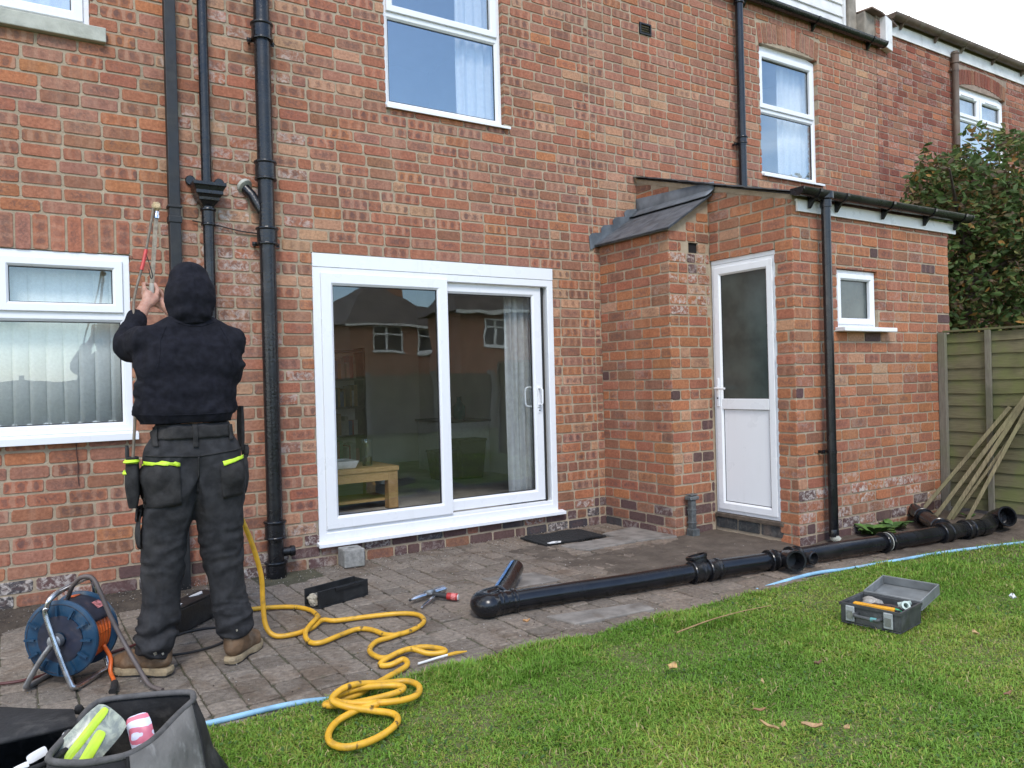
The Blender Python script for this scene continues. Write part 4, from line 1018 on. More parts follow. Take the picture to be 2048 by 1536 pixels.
def blades(n, x0, x1, y0, y1, lmin, lmax, seed, keep=None, lean=1.0, wmul=1.0):
    r = np.random.default_rng(seed)
    x = r.uniform(x0, x1, n); y = r.uniform(y0, y1, n)
    ey = np.interp(x, np.linspace(-4, 12, 200), [edge_y(t) for t in np.linspace(-4, 12, 200)])
    ok = y < ey + 0.012 + 0.03 * (r.random(n) ** 3)
    if keep is not None: ok &= keep(x, y, r)
    ok &= r.random(n) < np.clip(0.35 + 1.5 * (0.5 * vnoise(x, y, 3.3, 21) + 0.5 * vnoise(x, y, 9, 22)), 0, 1)
    x, y = x[ok], y[ok]; n = len(x)
    p1 = 0.6 * vnoise(x, y, 2.2, 1) + 0.4 * vnoise(x, y, 7, 2); p2 = 0.6 * vnoise(x, y, 1.1, 3) + 0.4 * vnoise(x, y, 5, 4)
    p2 = np.clip((p2 - 0.5) * 1.9 + 0.5, 0, 1)
    ln = (lmin + (lmax - lmin) * r.random(n)) * (0.38 + 1.25 * p1 ** 1.4)
    a = r.uniform(0, 2 * np.pi, n) + 2 * vnoise(x, y, 3, 9); le = lean * (0.25 + 0.9 * r.random(n))
    dx, dy = np.cos(a), np.sin(a); w = (0.0011 + 0.0013 * r.random(n)) * wmul
    z = np.interp(x, [-4, 12], [0, 0]) + np.array([lawn_h(float(u), float(v)) for u, v in zip(np.round(x, 1), np.round(y, 1))]) - 0.006
    V = np.zeros((n, 5, 3)); px, py = -dy * w, dx * w
    for k, (t, ww) in enumerate(((0, 1), (0.55, 0.85))):
        h = ln * t * (1 - 0.25 * le * t); s = ln * t * le * t
        V[:, 2 * k] = np.stack([x + dx * s + px * ww, y + dy * s + py * ww, z + h], 1)
        V[:, 2 * k + 1] = np.stack([x + dx * s - px * ww, y + dy * s - py * ww, z + h], 1)
    V[:, 4] = np.stack([x + dx * ln * le, y + dy * ln * le, z + ln * np.maximum(0.12, 1 - 0.62 * le)], 1)
    base = np.arange(n)[:, None] * 5
    F = np.concatenate([base + np.array([0, 1, 3]), base + np.array([0, 3, 2]), base + np.array([2, 3, 4])])
    green = np.array([0.225, 0.370, 0.052]); lush = np.array([0.150, 0.290, 0.036]); yel = np.array([0.40, 0.36, 0.085]); straw = np.array([0.40, 0.33, 0.16])
    t = r.random(n)[:, None]; q = p2[:, None]
    c = green * (1 - q) + lush * q
    c = np.where((t < 0.07 + 0.42 * (1 - q)) & (t > 0.06), c * 0.45 + yel * 0.55, c); c = np.where(t < 0.05 + 0.05 * (1 - q), straw, c)
    c = c * (0.75 + 0.5 * r.random((n, 1)))
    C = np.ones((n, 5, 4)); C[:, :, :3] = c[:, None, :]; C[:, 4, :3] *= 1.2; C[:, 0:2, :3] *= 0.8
    return V.reshape(-1, 3), F, C.reshape(-1, 4)
def near_view(x, y, r):
    rx, ry = x - CAM_LOC.x, y - CAM_LOC.y; z = rx * c_fwd.x + ry * c_fwd.y; u = (rx * c_right.x + ry * c_right.y) / np.maximum(z, .05)
    return (z > 1.0) & (np.abs(u) < 0.78)
parts = [blades(340000, 0.2, 5.2, -5.0, -2.25, 0.020, 0.050, 1, near_view, 1.25, 1.25), blades(90000, 4.6, 8.5, -5.5, -2.25, 0.024, 0.05, 2, near_view, wmul=1.4),
         blades(26000, 1.5, 3.6, -2.62, -2.25, 0.04, 0.072, 3, lambda x, y, r: (vnoise(x, y, 5, 8) > 0.55) & (r.random(len(x)) < 0.6), 0.8, 1.2),
         blades(14000, -1.5, 1.6, -2.6, -2.25, 0.03, 0.06, 4), blades(5000, 4.6, 8.0, -3.0, -2.25, 0.04, 0.08, 6, wmul=1.5),
         blades(60000, -2.5, 9.0, -6.5, -2.25, 0.025, 0.05, 5, lambda x, y, r: ~near_view(x, y, r), wmul=1.5)]
V = np.concatenate([p[0] for p in parts]); off = np.cumsum([0] + [len(p[0]) for p in parts[:-1]])
F = np.concatenate([p[1] + o for p, o in zip(parts, off)]); C = np.concatenate([p[2] for p in parts])
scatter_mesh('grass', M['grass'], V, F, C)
# small round-leaved clover and daisy rosettes mixed into the turf
def leaf_discs(n, fx, seed, smin, smax, col, zoff=0.0, tilt=0.5):
    r = np.random.default_rng(seed); P = fx(r, n); n = len(P)
    s = r.uniform(smin, smax, n); a = r.uniform(0, 6.28, n)
    nx, ny = r.normal(0, tilt, n), r.normal(0, tilt, n)
    V = np.zeros((n, 6, 3)); 
    for k, (u, v) in enumerate(((-1, 0), (-.35, .62), (.5, .5), (1, 0), (.5, -.5), (-.35, -.62))):
        uu = (u * np.cos(a) - v * np.sin(a)) * s; vv = (u * np.sin(a) + v * np.cos(a)) * s
        V[:, k] = np.stack([P[:, 0] + uu, P[:, 1] + vv, P[:, 2] + zoff + uu * nx + vv * ny + 0.12 * s * abs(v)], 1)
    b = np.arange(n)[:, None] * 6
    F = np.concatenate([b + np.array([0, 1, 2, 3]), b + np.array([0, 3, 4, 5])])
    c = np.array(col)[r.integers(0, len(col), n)] * r.uniform(0.7, 1.3, (n, 1))
    C = np.ones((n, 6, 4)); C[:, :, :3] = c[:, None, :]
    return V.reshape(-1, 3), F, C.reshape(-1, 4)
def lawn_pts(r, n):
    x = r.uniform(0.4, 7.5, n); y = r.uniform(-5, -2.32, n); k = (vnoise(x, y, 2.6, 14) > 0.56) & near_view(x, y, r)
    x, y = x[k], y[k]; ey = np.array([edge_y(t) for t in x]); k = y < ey; x, y = x[k], y[k]
    return np.stack([x, y, np.full(len(x), 0.014) + r.uniform(0, 0.012, len(x))], 1)
V, F, C = leaf_discs(16000, lawn_pts, 6, 0.004, 0.009, [(0.075, 0.15, 0.03), (0.10, 0.17, 0.04), (0.06, 0.12, 0.035)])
scatter_mesh('clover', M['grass'], V, F, C)
# gravel crumbs, chips and dead leaf bits on the paving and soil
def crumbs(n, seed):
    r = np.random.default_rng(seed); x = r.uniform(-0.8, 6.6, n); y = np.where(r.random(n) < 0.5, -0.02 - 0.5 * r.random(n) ** 2, r.uniform(-2.25, -0.1, n))
    k = ~((x > 4.3) & (y > -0.9)) & ~((x > 4.78) & (y > -1.68)); x, y = x[k], y[k]; n = len(x); s = r.uniform(0.0015, 0.0055, n)
    V = np.zeros((n, 4, 3)); 
    for q, d in enumerate(((1, 0, 0), (-.5, .86, 0), (-.5, -.86, 0), (0, 0, 1.1))): V[:, q] = np.stack([x + d[0] * s, y + d[1] * s, 0.003 + np.where((x < 1.0) & (y > -.35), 0.03, 0.0) + d[2] * s], 1)
    b = np.arange(n)[:, None] * 4; F = np.concatenate([b + np.array(t) for t in ((0, 1, 3), (1, 2, 3), (2, 0, 3))])
    col = np.array([(0.30, 0.27, 0.23), (0.12, 0.10, 0.08), (0.22, 0.16, 0.09), (0.45, 0.43, 0.40), (0.06, 0.05, 0.04)])
    C = np.ones((n, 4, 4)); C[:, :, :3] = (col[r.integers(0, 5, n)])[:, None, :]
    return V.reshape(-1, 3), F, C.reshape(-1, 4)
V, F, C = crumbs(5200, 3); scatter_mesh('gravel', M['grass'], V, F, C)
# ------------------------------------------------------------------ things on the patio and lawn
M['yellow'] = simple('yellow_hose', (0.64, 0.35, 0.024), 0.45, var=0.12, scale=14, dirt=(0.28, 0.17, 0.035), dirt_amt=0.6, dscale=16, space='pos')
_nt = M['yellow'].node_tree; _q = NT(_nt); _b = _nt.nodes['Principled BSDF']; _src = _b.inputs['Base Color'].links[0].from_socket
_vo = _q.node('ShaderNodeTexVoronoi'); _vo.inputs['Scale'].default_value = 17.0; _q.put(_vo.inputs['Vector'], _q.map(_q.pos(), (1, 1, 0.2)))
_mk = _q.math('MULTIPLY', _q.rng(_vo.outputs['Distance'], 0.15, 0.25, 1.0, 0.0), _q.rng(_q.noise(_q.pos(), 45, 3), 0.42, 0.55))
_q.put(_b.inputs['Base Color'], _q.mix(_q.math('MULTIPLY', _mk, 0.85), _src, (0.035, 0.026, 0.014)))
M['blue_pipe'] = simple('blue_water_pipe', (0.24, 0.44, 0.60), 0.55, var=0.2, scale=10, dirt=(0.24, 0.22, 0.18), dirt_amt=0.9, dscale=5, space='pos')
M['chrome'] = simple('bright_steel', (0.55, 0.56, 0.58), 0.25, metal=1.0, var=0.15, scale=20, dirt=(0.25, 0.24, 0.23), dirt_amt=0.5, dscale=14)
M['dull_steel'] = simple('dull_steel', (0.30, 0.31, 0.32), 0.42, metal=0.8, var=0.2, scale=16, dirt=(0.16, 0.13, 0.10), dirt_amt=0.6, dscale=12)
M['red_plastic'] = simple('red_plastic', (0.42, 0.025, 0.022), 0.4, var=0.15, dirt=(0.08, 0.03, 0.03), dirt_amt=0.4)
M['white_plastic'] = simple('white_plastic', (0.72, 0.72, 0.70), 0.45, var=0.06, dirt=(0.35, 0.33, 0.30), dirt_amt=0.3)
M['orange'] = simple('orange_cable', (0.72, 0.14, 0.025), 0.42, var=0.15, dirt=(0.20, 0.07, 0.03), dirt_amt=0.4, dscale=14)
M['reel_blue'] = simple('blue_reel_plastic', (0.012, 0.050, 0.100), 0.36, var=0.25, scale=9, dirt=(0.17, 0.17, 0.15), dirt_amt=0.75, dscale=9, bump=0.08)
M['reel_dark'] = simple('dark_reel_shroud', (0.018, 0.022, 0.040), 0.5, var=0.35, scale=12, dirt=(0.14, 0.10, 0.09), dirt_amt=0.6, dscale=11)
M['canvas'] = simple('black_canvas', (0.012, 0.012, 0.013), 0.85, var=0.4, scale=11, dirt=(0.085, 0.080, 0.075), dirt_amt=0.55, dscale=8, bump=0.6, bscale=28)
M['canvas_grey'] = simple('grey_canvas', (0.155, 0.150, 0.140), 0.85, var=0.22, scale=8, dirt=(0.32, 0.315, 0.30), dirt_amt=0.75, dscale=11, bump=0.6, bscale=22)
M['binding'] = simple('grey_webbing', (0.085, 0.082, 0.080), 0.85, var=0.25, scale=25, bump=0.3)
M['mortar_lump'] = simple('dried_mortar', (0.34, 0.31, 0.245), 0.95, var=0.25, scale=30, bump=0.7, bscale=70)
M['pipe_blue_mark'] = simple('blue_glossy_stripe', (0.045, 0.16, 0.38), 0.3, var=0.2, scale=30)

# concrete block below the patio door
o = MB(); o.box(-0.072, 0.072, -0.076, 0.076, 0, 0.122)
blk = o.build('concrete_block', M['concrete'], bevel=0.006, seg=2); blk.location = (1.985, -0.118, 0.003); blk.rotation_euler = (0, 0, R(-3))
tag(blk, 'grey concrete block standing under the patio door sill', 'block')
MB().box(-0.022, 0.022, -0.008, 0.008, 0.120, 0.1226).build('lifting_mark', M['rubber'], blk, local=True)

# black open channel box with mortar in one end
bx = empty('plastic_channel', (1.585, -0.920, 0.004), 'open black plastic channel with a lump of mortar in its end', 'channel', rz=math.atan2(0.10, 0.32))
m0 = MB(); L, Wd, H = 0.180, 0.064, 0.098
m0.box(-L, L, -Wd, Wd, 0, 0.008); m0.box(-L, L, -Wd, -Wd + 0.007, 0.0081, H); m0.box(-L, L, Wd - 0.007, Wd, 0.0081, H)
m0.box(L - 0.007, L - 0.0001, -Wd + 0.0071, Wd - 0.0071, 0.0081, H - 0.004)
m0.build('body', M['black_matt'], bx, local=True, bevel=0.003)
MB().box(-L + 0.03, L - 0.008, -Wd + 0.0075, Wd - 0.0075, 0.052, 0.060).build('inner_tray', simple('scuffed_tray', (0.12, 0.12, 0.115), 0.6, var=0.4, scale=18, dirt=(0.30, 0.26, 0.17), dirt_amt=0.7, dscale=18), bx, local=True)
def lump(c, r, seed, n=2, sq=(1, 1, 1)):
    bm = bmesh.new(); bmesh.ops.create_icosphere(bm, subdivisions=n, radius=1.0)
    V = []
    for v in bm.verts:
        p = v.co.copy(); k = 1 + 0.35 * mnoise.noise(p * 1.7 + Vector((seed, 0, 0))) + 0.12 * mnoise.noise(p * 5 + Vector((0, seed, 0)))
        V.append((c[0] + p.x * r * sq[0] * k, c[1] + p.y * r * sq[1] * k, c[2] + p.z * r * sq[2] * k))
    F = [tuple(q.index for q in f.verts) for f in bm.faces]; bm.free(); return V, F
mb = MB(); V, F = lump((-0.165, 0.0, 0.040), 0.042, 3, 3, (0.6, 1.0, 0.8)); mb.add(V, F); mb.build('mortar_lump', M['mortar_lump'], bx, local=True)
for s in (-1, 1): MB().box(-0.06, 0.14, s * 0.0695 - 0.004, s * 0.0695 + 0.004, H - 0.02, H - 0.004).build('side_rib', M['black_matt'], bx, local=True)

# grease gun style silver tool with red grip
gg = empty('grease_gun', (2.03, -1.27, 0.004), 'silver hand tool with two prongs and a red grip on the paving', 'tool', rz=R(14))
MB().lathe([(0.004, -0.135), (0.007, -0.13), (0.008, -0.118), (0.014, -0.110), (0.017, -0.03), (0.0175, 0.03), (0.022, 0.05), (0.0235, 0.115), (0.021, 0.118), (0.007, 0.122), (0.006, 0.14), (0.002, 0.142)], (0.0, 0.035, 0.030), (1, 0, 0.03), 20).build('barrel', M['chrome'], gg, local=True, smooth=True)
MB().lathe([(0.006, 0), (0.008, 0.008), (0.004, 0.014)], (-0.132, 0.035, 0.026), (-1, 0, 0), 12).build('nozzle', M['rubber'], gg, local=True)
MB().add([(-0.165, -0.085, 0.008), (-0.158, -0.096, 0.008), (0.0, -0.030, 0.022), (0.002, -0.004, 0.022), (-0.165, -0.085, 0.016), (-0.158, -0.096, 0.016), (0.0, -0.030, 0.034), (0.002, -0.004, 0.034)],
         [(0, 1, 2, 3), (7, 6, 5, 4), (0, 4, 5, 1), (1, 5, 6, 2), (2, 6, 7, 3), (3, 7, 4, 0)]).build('lever', M['chrome'], gg, local=True, bevel=0.004)
MB().lathe([(0.030, -0.010), (0.034, 0), (0.034, 0.014), (0.026, 0.018), (0.024, 0.006), (0.024, -0.008)], (0.004, 0.030, 0.036), (0.1, 0.3, 1), 20, close=True).build('collar', M['dull_steel'], gg, local=True, smooth=True)
MB().tube([(0.006, -0.006, 0.036), (0.03, -0.045, 0.030), (0.045, -0.072, 0.026)], 0.016, 12).build('grip_neck', M['rubber'], gg, local=True, smooth=True)
MB().lathe([(0.016, 0), (0.0205, 0.004), (0.021, 0.062), (0.018, 0.066)], (0.046, -0.070, 0.026), (0.48, -0.86, -0.05), 16).build('red_grip', M['red_plastic'], gg, local=True, smooth=True)
MB().lathe([(0.0175, 0), (0.0165, 0.003), (0.001, 0.0035)], (0.078, -0.1275, 0.0225), (0.48, -0.86, -0.05), 16).build('end_plug', M['white_plastic'], gg, local=True)
MB().lathe([(0.0213, 0.030), (0.0213, 0.056)], (0.046, -0.070, 0.026), (0.48, -0.86, -0.05), 16).build('print_band', simple('red_white_print', (0.55, 0.16, 0.15), 0.4, var=0.5, scale=220), gg, local=True, smooth=True)

# door mat
mt = empty('door_mat', (3.66, -0.33, 0.0), 'worn black rubber door mat outside the patio door, one corner torn white', 'mat', rz=R(-1.5))
rows = [[(-0.285 + 0.57 * i / 36 + 0.004 * math.sin(j * 2.3), -0.178 + 0.356 * j / 24 + 0.004 * math.sin(i * 1.7), 0.0165 + 0.004 * mnoise.noise(Vector((i * .5, j * .5, 1))) + (0.004 * math.sin(i * .3) if 2 < i < 34 else -0.003)) for i in range(37)] for j in range(25)]
m_mat, nt, b = new_mat('bristly_mat'); q = NT(nt); n_ = q.noise(q.pos(), 190, 4, 0.7)
q.put(b.inputs['Base Color'], q.mix(q.rng(n_, 0.60, 0.72), (0.012, 0.012, 0.012), (0.10, 0.095, 0.085))); b.inputs['Roughness'].default_value = 0.9
q.put(b.inputs['Normal'], q.bump(n_, 1.0, 0.012))
MB().grid(rows).build('pile', m_mat, mt, local=True, solid=0.012, recalc=False)
MB().add([(-0.25, -0.182, 0.024), (-0.15, -0.184, 0.022), (-0.13, -0.160, 0.024), (-0.20, -0.150, 0.028), (-0.262, -0.165, 0.026)], [(0, 1, 2, 3, 4)]).build('torn_corner', M['white_plastic'], mt, local=True, solid=0.004)

# blue water pipe along the lawn edge
bp = [(-1.6, -2.21), (-0.4, -2.235), (0.2, -2.245), (0.588, -2.25), (0.95, -2.268), (1.30, -2.285), (1.9, -2.29), (2.5, -2.245), (3.23, -2.205), (4.07, -2.235), (4.465, -2.30), (4.925, -2.362), (5.409, -2.435), (6.05, -2.60), (6.6, -2.78), (7.4, -3.1)]
o = MB().tube(bez([(a, b_, 0.017 + (-0.055 if 1.0 < a < 3.4 else (-0.012 if 3.4 <= a < 4.0 else -0.006))) for a, b_ in bp], 10), 0.0110, 12).build('water_pipe', M['blue_pipe'], smooth=True)
tag(o, 'pale blue plastic water pipe running along the lawn edge', 'pipe')

# dismantled black soil pipe lying across the patio
sp = empty('soil_pipe', (4.0, -2.0, 0.0), 'long dismantled black soil pipe lying along the patio edge', 'pipe')
A0, A1 = Vector((2.16, -1.725, 0.062)), Vector((5.86, -2.265, 0.075)); ax = (A1 - A0).normalized()
MB().tube([A0 + (A1 - A0) * k / 16 + Vector((0, 0, 0.0025 * math.sin(k * 1.3))) for k in range(17)], 0.053, 28).build('main_pipe', M['black_pvc'], sp, smooth=True)
def coupling(c, axis, L, r=0.062, parent=sp, mat=None, nm='coupling'):
    return MB().lathe([(r - 0.012, 0), (r + 0.004, 0), (r + 0.007, 0.006), (r + 0.004, 0.014), (r, 0.018), (r, L * 0.55), (r - 0.003, L * 0.6), (r - 0.003, L * 0.75), (r + 0.003, L * 0.8), (r + 0.003, L - 0.004), (r - 0.001, L), (r - 0.012, L)], c, axis, 30).build(nm, mat or M['black_pvc'], parent, smooth=True, angle=45)
def socket(c, axis, L, r=0.060, parent=sp, nm='branch_socket'):
    return MB().lathe([(r - 0.010, 0), (r - 0.004, L * 0.3), (r, L * 0.45), (r, L - 0.022), (r + 0.006, L - 0.020), (r + 0.008, L - 0.010), (r + 0.006, L), (r - 0.006, L), (r - 0.007, L - 0.03), (r - 0.014, L * 0.4), (0.002, L * 0.38)], c, axis, 30).build(nm, M['black_pvc'], parent, smooth=True, angle=45)
coupling(A0 + ax * 0.03, ax, 0.10)
# elbow and offcut with blue stripe
E1 = Vector((2.655, -1.185, 0.060)); e0 = A0 + Vector((-0.02, 0.0, 0)); dirb = (E1 - A0).normalized()
el = bez([A0 + ax * 0.06, A0 + ax * 0.02 + Vector((-0.02, -0.006, 0)), A0 + Vector((-0.045, -0.02, 0.004)), A0 + Vector((-0.050, 0.03, 0.003)), A0 + Vector((-0.01, 0.075, 0.0)), A0 + dirb * 0.13], 5)
MB().tube(el, 0.064, 24).build('elbow', M['black_pvc'], sp, smooth=True)
coupling(A0 + dirb * 0.10, dirb, 0.05, 0.060, nm='elbow_collar')
br = A0 + dirb * 0.12
MB().tube([br, br.lerp(E1, 0.5), E1 + Vector((0, 0, 0.02))], 0.052, 26).build('offcut', M['black_pvc'], sp, smooth=True)
side = dirb.cross(Vector((0, 0, 1))); rows = []
for k in range(13):
    c = br.lerp(E1 + Vector((0, 0, 0.02)), 0.03 + 0.95 * k / 12)
    w_ = 0.34 + 0.10 * mnoise.noise(Vector((k * 0.9, 0, 2)))
    rows.append([c + (side * -math.sin(t) + Vector((0, 0, 1)) * math.cos(t)) * 0.0532 for t in (0.32 - w_ * .6, 0.32 - w_ * .2, 0.32 + w_ * .2, 0.32 + w_ * .6)])
MB().grid(rows).build('blue_stripe', M['pipe_blue_mark'], sp, smooth=True, recalc=False)
# tee pieces and couplings
T1 = A0 + ax * 1.40
coupling(T1 - ax * 0.10, ax, 0.09); coupling(T1 + ax * 0.02, ax, 0.09)
socket(T1 + Vector((0, 0.03, 0.0)), (-0.12, 0.25, 0.95), 0.092, 0.060)
T2 = A0 + ax * 2.06
coupling(T2 - ax * 0.16, ax, 0.07); coupling(T2 + ax * 0.02, ax, 0.08, 0.064)
socket(T2 + ax * -0.02, (-0.42, -0.88, 0.10), 0.165, 0.060)
MB().lathe([(0.03, 0), (0.03, 0.06), (0.042, 0.062), (0.042, 0.085), (0.036, 0.088), (0.034, 0.05), (0.002, 0.05)], T2 + ax * 0.12 + Vector((0, -0.02, 0)), (-0.1, -0.98, 0.0), 20).build('boss', M['black_pvc'], sp, smooth=True, angle=40)
coupling(A0 + ax * 2.92, ax, 0.085, 0.066)
MB().lathe([(0.0665, 0.028), (0.0675, 0.031), (0.0665, 0.035)], A0 + ax * 2.93, ax, 30).build('mortar_smear', M['stone'], sp, smooth=True)
T3 = A0 + ax * 3.60
coupling(T3 - ax * 0.10, ax, 0.11, 0.066)
B1 = Vector((6.44, -1.50, 0.105)); bd_ = (B1 - T3).normalized()
MB().tube([T3, T3.lerp(B1, 0.5), B1], 0.055, 26).build('branch_pipe', M['black_pvc'], sp, smooth=True)
coupling(T3 + bd_ * 0.12, bd_, 0.08, 0.063); coupling(T3 + bd_ * 0.52, bd_, 0.07, 0.062); socket(B1 - bd_ * 0.10, bd_, 0.13, 0.062)
P4 = A1 + ax * 0.10
MB().tube([A1, A1 + ax * 0.12, A1 + ax * 0.22 + Vector((0.02, -0.004, 0.0))], 0.058, 24).build('end_piece', M['black_pvc'], sp, smooth=True)
coupling(A1 + ax * 0.02, ax, 0.09, 0.066)
c0 = A1 + ax * 0.27
MB().tube(bez([c0 - ax * 0.08, c0, c0 + Vector((0.10, 0.02, 0.012)), c0 + Vector((0.19, 0.035, 0.015)), c0 + Vector((0.22, -0.02, 0.02))], 4), 0.062, 22).build('end_bend', M['black_pvc'], sp, smooth=True)
socket(c0 + Vector((0.235, 0.05, 0.025)), (-0.42, -0.86, 0.28), 0.145, 0.070)

# yellow hose: from behind the leg, over the paving, ending in a coil on the grass
yh = empty('yellow_hose', (1.3, -1.8, 0.0), 'bright yellow hose looped over the paving and coiled on the lawn edge', 'hose')
z1 = 0.0175
pa = [(0.915, -1.37, 0.70), (0.956, -1.35, 0.604), (1.003, -1.35, 0.474), (1.041, -1.35, 0.32), (1.045, -1.355, 0.19), (1.050, -1.375, 0.075), (1.085, -1.404, 0.022), (1.167, -1.427, z1), (1.278, -1.385, z1), (1.365, -1.30, z1 + .004), (1.424, -1.340, z1 + .0), (1.577, -1.376, z1), (1.74, -1.429, z1), (1.815, -1.512, z1), (1.792, -1.636, z1), (1.701, -1.721, z1), (1.592, -1.754, z1),
      (1.541, -1.714, z1), (1.515, -1.600, z1), (1.461, -1.548, z1), (1.357, -1.584, z1), (1.24, -1.635, z1), (1.199, -1.584, z1), (1.223, -1.461, z1 + .012), (1.326, -1.322, z1 + .026), (1.372, -1.213, z1), (1.378, -1.075, z1), (1.328, -0.951, z1), (1.211, -0.872, z1), (1.109, -0.841, z1), (0.95, -0.83, z1)]
pb = [(1.600, -1.757, z1 + .004), (1.540, -1.768, z1), (1.464, -1.786, z1), (1.396, -1.866, z1), (1.378, -1.952, z1), (1.409, -2.022, z1), (1.529, -1.992, z1 + .004), (1.617, -1.998, z1), (1.668, -2.075, z1), (1.655, -2.118, z1), (1.59, -2.088, z1), (1.512, -2.050, z1 + .026), (1.399, -2.062, z1 + .012), (1.352, -2.090, z1), (1.388, -2.118, z1), (1.449, -2.125, z1 + .014), (1.435, -2.185, z1 + .006), (1.317, -2.262, 0.026), (1.196, -2.343, .034), (1.128, -2.395, .04), (1.043, -2.400, .038), (0.990, -2.412, .04), (1.004, -2.451, .045), (1.105, -2.496, .05), (1.244, -2.507, .055), (1.286, -2.470, .055), (1.241, -2.428, .058), (1.128, -2.405, .066),
      (1.028, -2.424, .066), (1.02, -2.47, .06), (1.09, -2.535, .06), (1.209, -2.583, .055), (1.297, -2.567, .05), (1.351, -2.480, .045), (1.337, -2.403, .045), (1.259, -2.380, .05), (1.093, -2.417, .09), (1.0, -2.46, .075), (1.03, -2.53, .06), (1.11, -2.570, .04), (1.170, -2.640, .035), (1.145, -2.719, .034), (1.040, -2.785, .034), (0.938, -2.790, .034), (0.900, -2.729, .034), (0.920, -2.646, .034), (0.982, -2.572, .036), (1.073, -2.545, .045), (1.14, -2.572, .06)]
MB().tube(bez(pa, 7), 0.0125, 12).build('hose', M['yellow'], yh, smooth=True, angle=0)
MB().tube(bez(pb, 7), 0.0125, 12).build('coil', M['yellow'], yh, smooth=True, angle=0)
wp = empty('cable_end', (1.62, -2.12, 0.0), 'thin white tube tipped with yellow beside the hose loop', 'cable')
MB().tube([(1.50, -2.165, .012), (1.60, -2.155, .014), (1.655, -2.150, .014)], 0.0055, 8).build('sleeve', M['white_plastic'], wp, smooth=True)
MB().tube([(1.655, -2.150, .014), (1.70, -2.150, .014), (1.752, -2.158, .013)], [0.0075, 0.0085, 0.003], 8).build('tip', M['yellow'], wp, smooth=True)

# open toolbox on the lawn
tb = empty('toolbox', (3.440, -2.931, 0.018), 'open grey toolbox full of tools standing on the grass', 'toolbox', rz=math.atan2(-0.253, 0.039))
# local: x along the latch side (0..0.256), y towards the hinge (0..0.284)
M['case'] = simple('dark_grey_case', (0.045, 0.048, 0.050), 0.5, var=0.25, scale=14, dirt=(0.14, 0.145, 0.14), dirt_amt=0.5, dscale=9, bump=0.1)
M['case_in'] = simple('pale_grey_lid_lining', (0.155, 0.165, 0.165), 0.5, var=0.2, scale=10, dirt=(0.30, 0.30, 0.29), dirt_amt=0.5, dscale=8)
Wx, Wy, Hh, t = 0.285, 0.245, 0.100, 0.008
def tray(mb, x0, x1, y0, y1, z0, z1, t):
    mb.box(x0, x1, y0, y1, z0, z0 + t)
    mb.box(x0, x1, y0, y0 + t, z0 + t + .0001, z1); mb.box(x0, x1, y1 - t, y1, z0 + t + .0001, z1)
    mb.box(x0, x0 + t, y0 + t + .0001, y1 - t - .0001, z0 + t + .0001, z1); mb.box(x1 - t, x1, y0 + t + .0001, y1 - t - .0001, z0 + t + .0001, z1)
mb = MB(); tray(mb, 0, Wx, 0, Wy, 0, Hh, t); mb.build('base_tray', M['case'], tb, local=True, bevel=0.004)
mb = MB(); mb.ring(-0.005, Wx + 0.005, -0.005, Wy + 0.005, [(0, Hh - 0.012), (0, Hh + 0.002), (0.010, Hh + 0.002), (0.010, Hh - 0.012)]); mb.build('rim', M['case'], tb, local=True)
lid = MB(); tray(lid, 0, Wx, 0, 0.24, 0, 0.055, t); lo_ = lid.build('lid', M['case_in'], tb, local=True, bevel=0.004)
lo_.location = (0, Wy + 0.010, Hh - 0.045); lo_.rotation_euler = (R(9), 0, 0)
for k, xx in enumerate((0.055, 0.205)):
    MB().box(xx, xx + 0.042, Wy + 0.001, Wy + 0.018, Hh - 0.022, Hh - 0.004).build('hinge', M['case'], tb, local=True, bevel=0.002)
for xx in (0.030, 0.212):
    la = MB().box(xx, xx + 0.044, -0.014, -0.006, 0.018, 0.094).build('latch', simple('latch_plastic', (0.30, 0.32, 0.32), 0.4, var=0.2), tb, local=True, bevel=0.004)
    MB().box(xx + 0.008, xx + 0.036, -0.0165, -0.0142, 0.032, 0.070).build('latch_window', M['dull_steel'], la, local=True)
mb = MB().tube(bez([(0.085, -0.004, 0.062), (0.085, -0.032, 0.060), (0.10, -0.040, 0.058), (0.185, -0.040, 0.056), (0.20, -0.032, 0.058), (0.20, -0.004, 0.060)], 5), 0.009, 10).build('carry_handle', M['case'], tb, local=True, smooth=True)
MB().tube([(0.165, -0.040, 0.0565), (0.192, -0.037, 0.057)], 0.0105, 10).build('handle_mark', simple('teal_paint', (0.10, 0.30, 0.30), 0.5), tb, local=True, smooth=True)
def tl(p): return tb.matrix_basis @ Vector(p)
tb.rotation_mode = 'XYZ'; Mt = Matrix.Translation(tb.location) @ Euler(tb.rotation_euler).to_matrix().to_4x4()
def in_box(name, label, cat, pts, z=0.0):
    e = empty(name, Mt @ Vector(pts), label, cat); e.rotation_euler = tb.rotation_euler; return e
e = in_box('spirit_level', 'short yellow level with black end lying in the toolbox', 'tool', (0.150, 0.055, 0.085)); e.rotation_euler = (0, 0, tb.rotation_euler.z + R(4))
MB().box(-0.105, 0.088, -0.015, 0.015, -0.014, 0.016).build('body', simple('yellow_tool', (0.70, 0.33, 0.02), 0.45), e, local=True, bevel=0.003)
MB().box(0.0885, 0.112, -0.011, 0.011, -0.012, 0.012).build('end_cap', M['rubber'], e, local=True, bevel=0.002)
e = in_box('tape_roll', 'grey bundle of rag at the back left of the toolbox', 'rag', (0.085, 0.165, 0.075))
mb = MB(); V, F = lump((0, 0, 0), 0.045, 9, 3, (1.2, 0.9, 0.7)); mb.add(V, F); mb.build('bundle', simple('grey_rag', (0.30, 0.28, 0.25), 0.95, var=0.35, scale=18, bump=0.6), e, local=True, smooth=True)
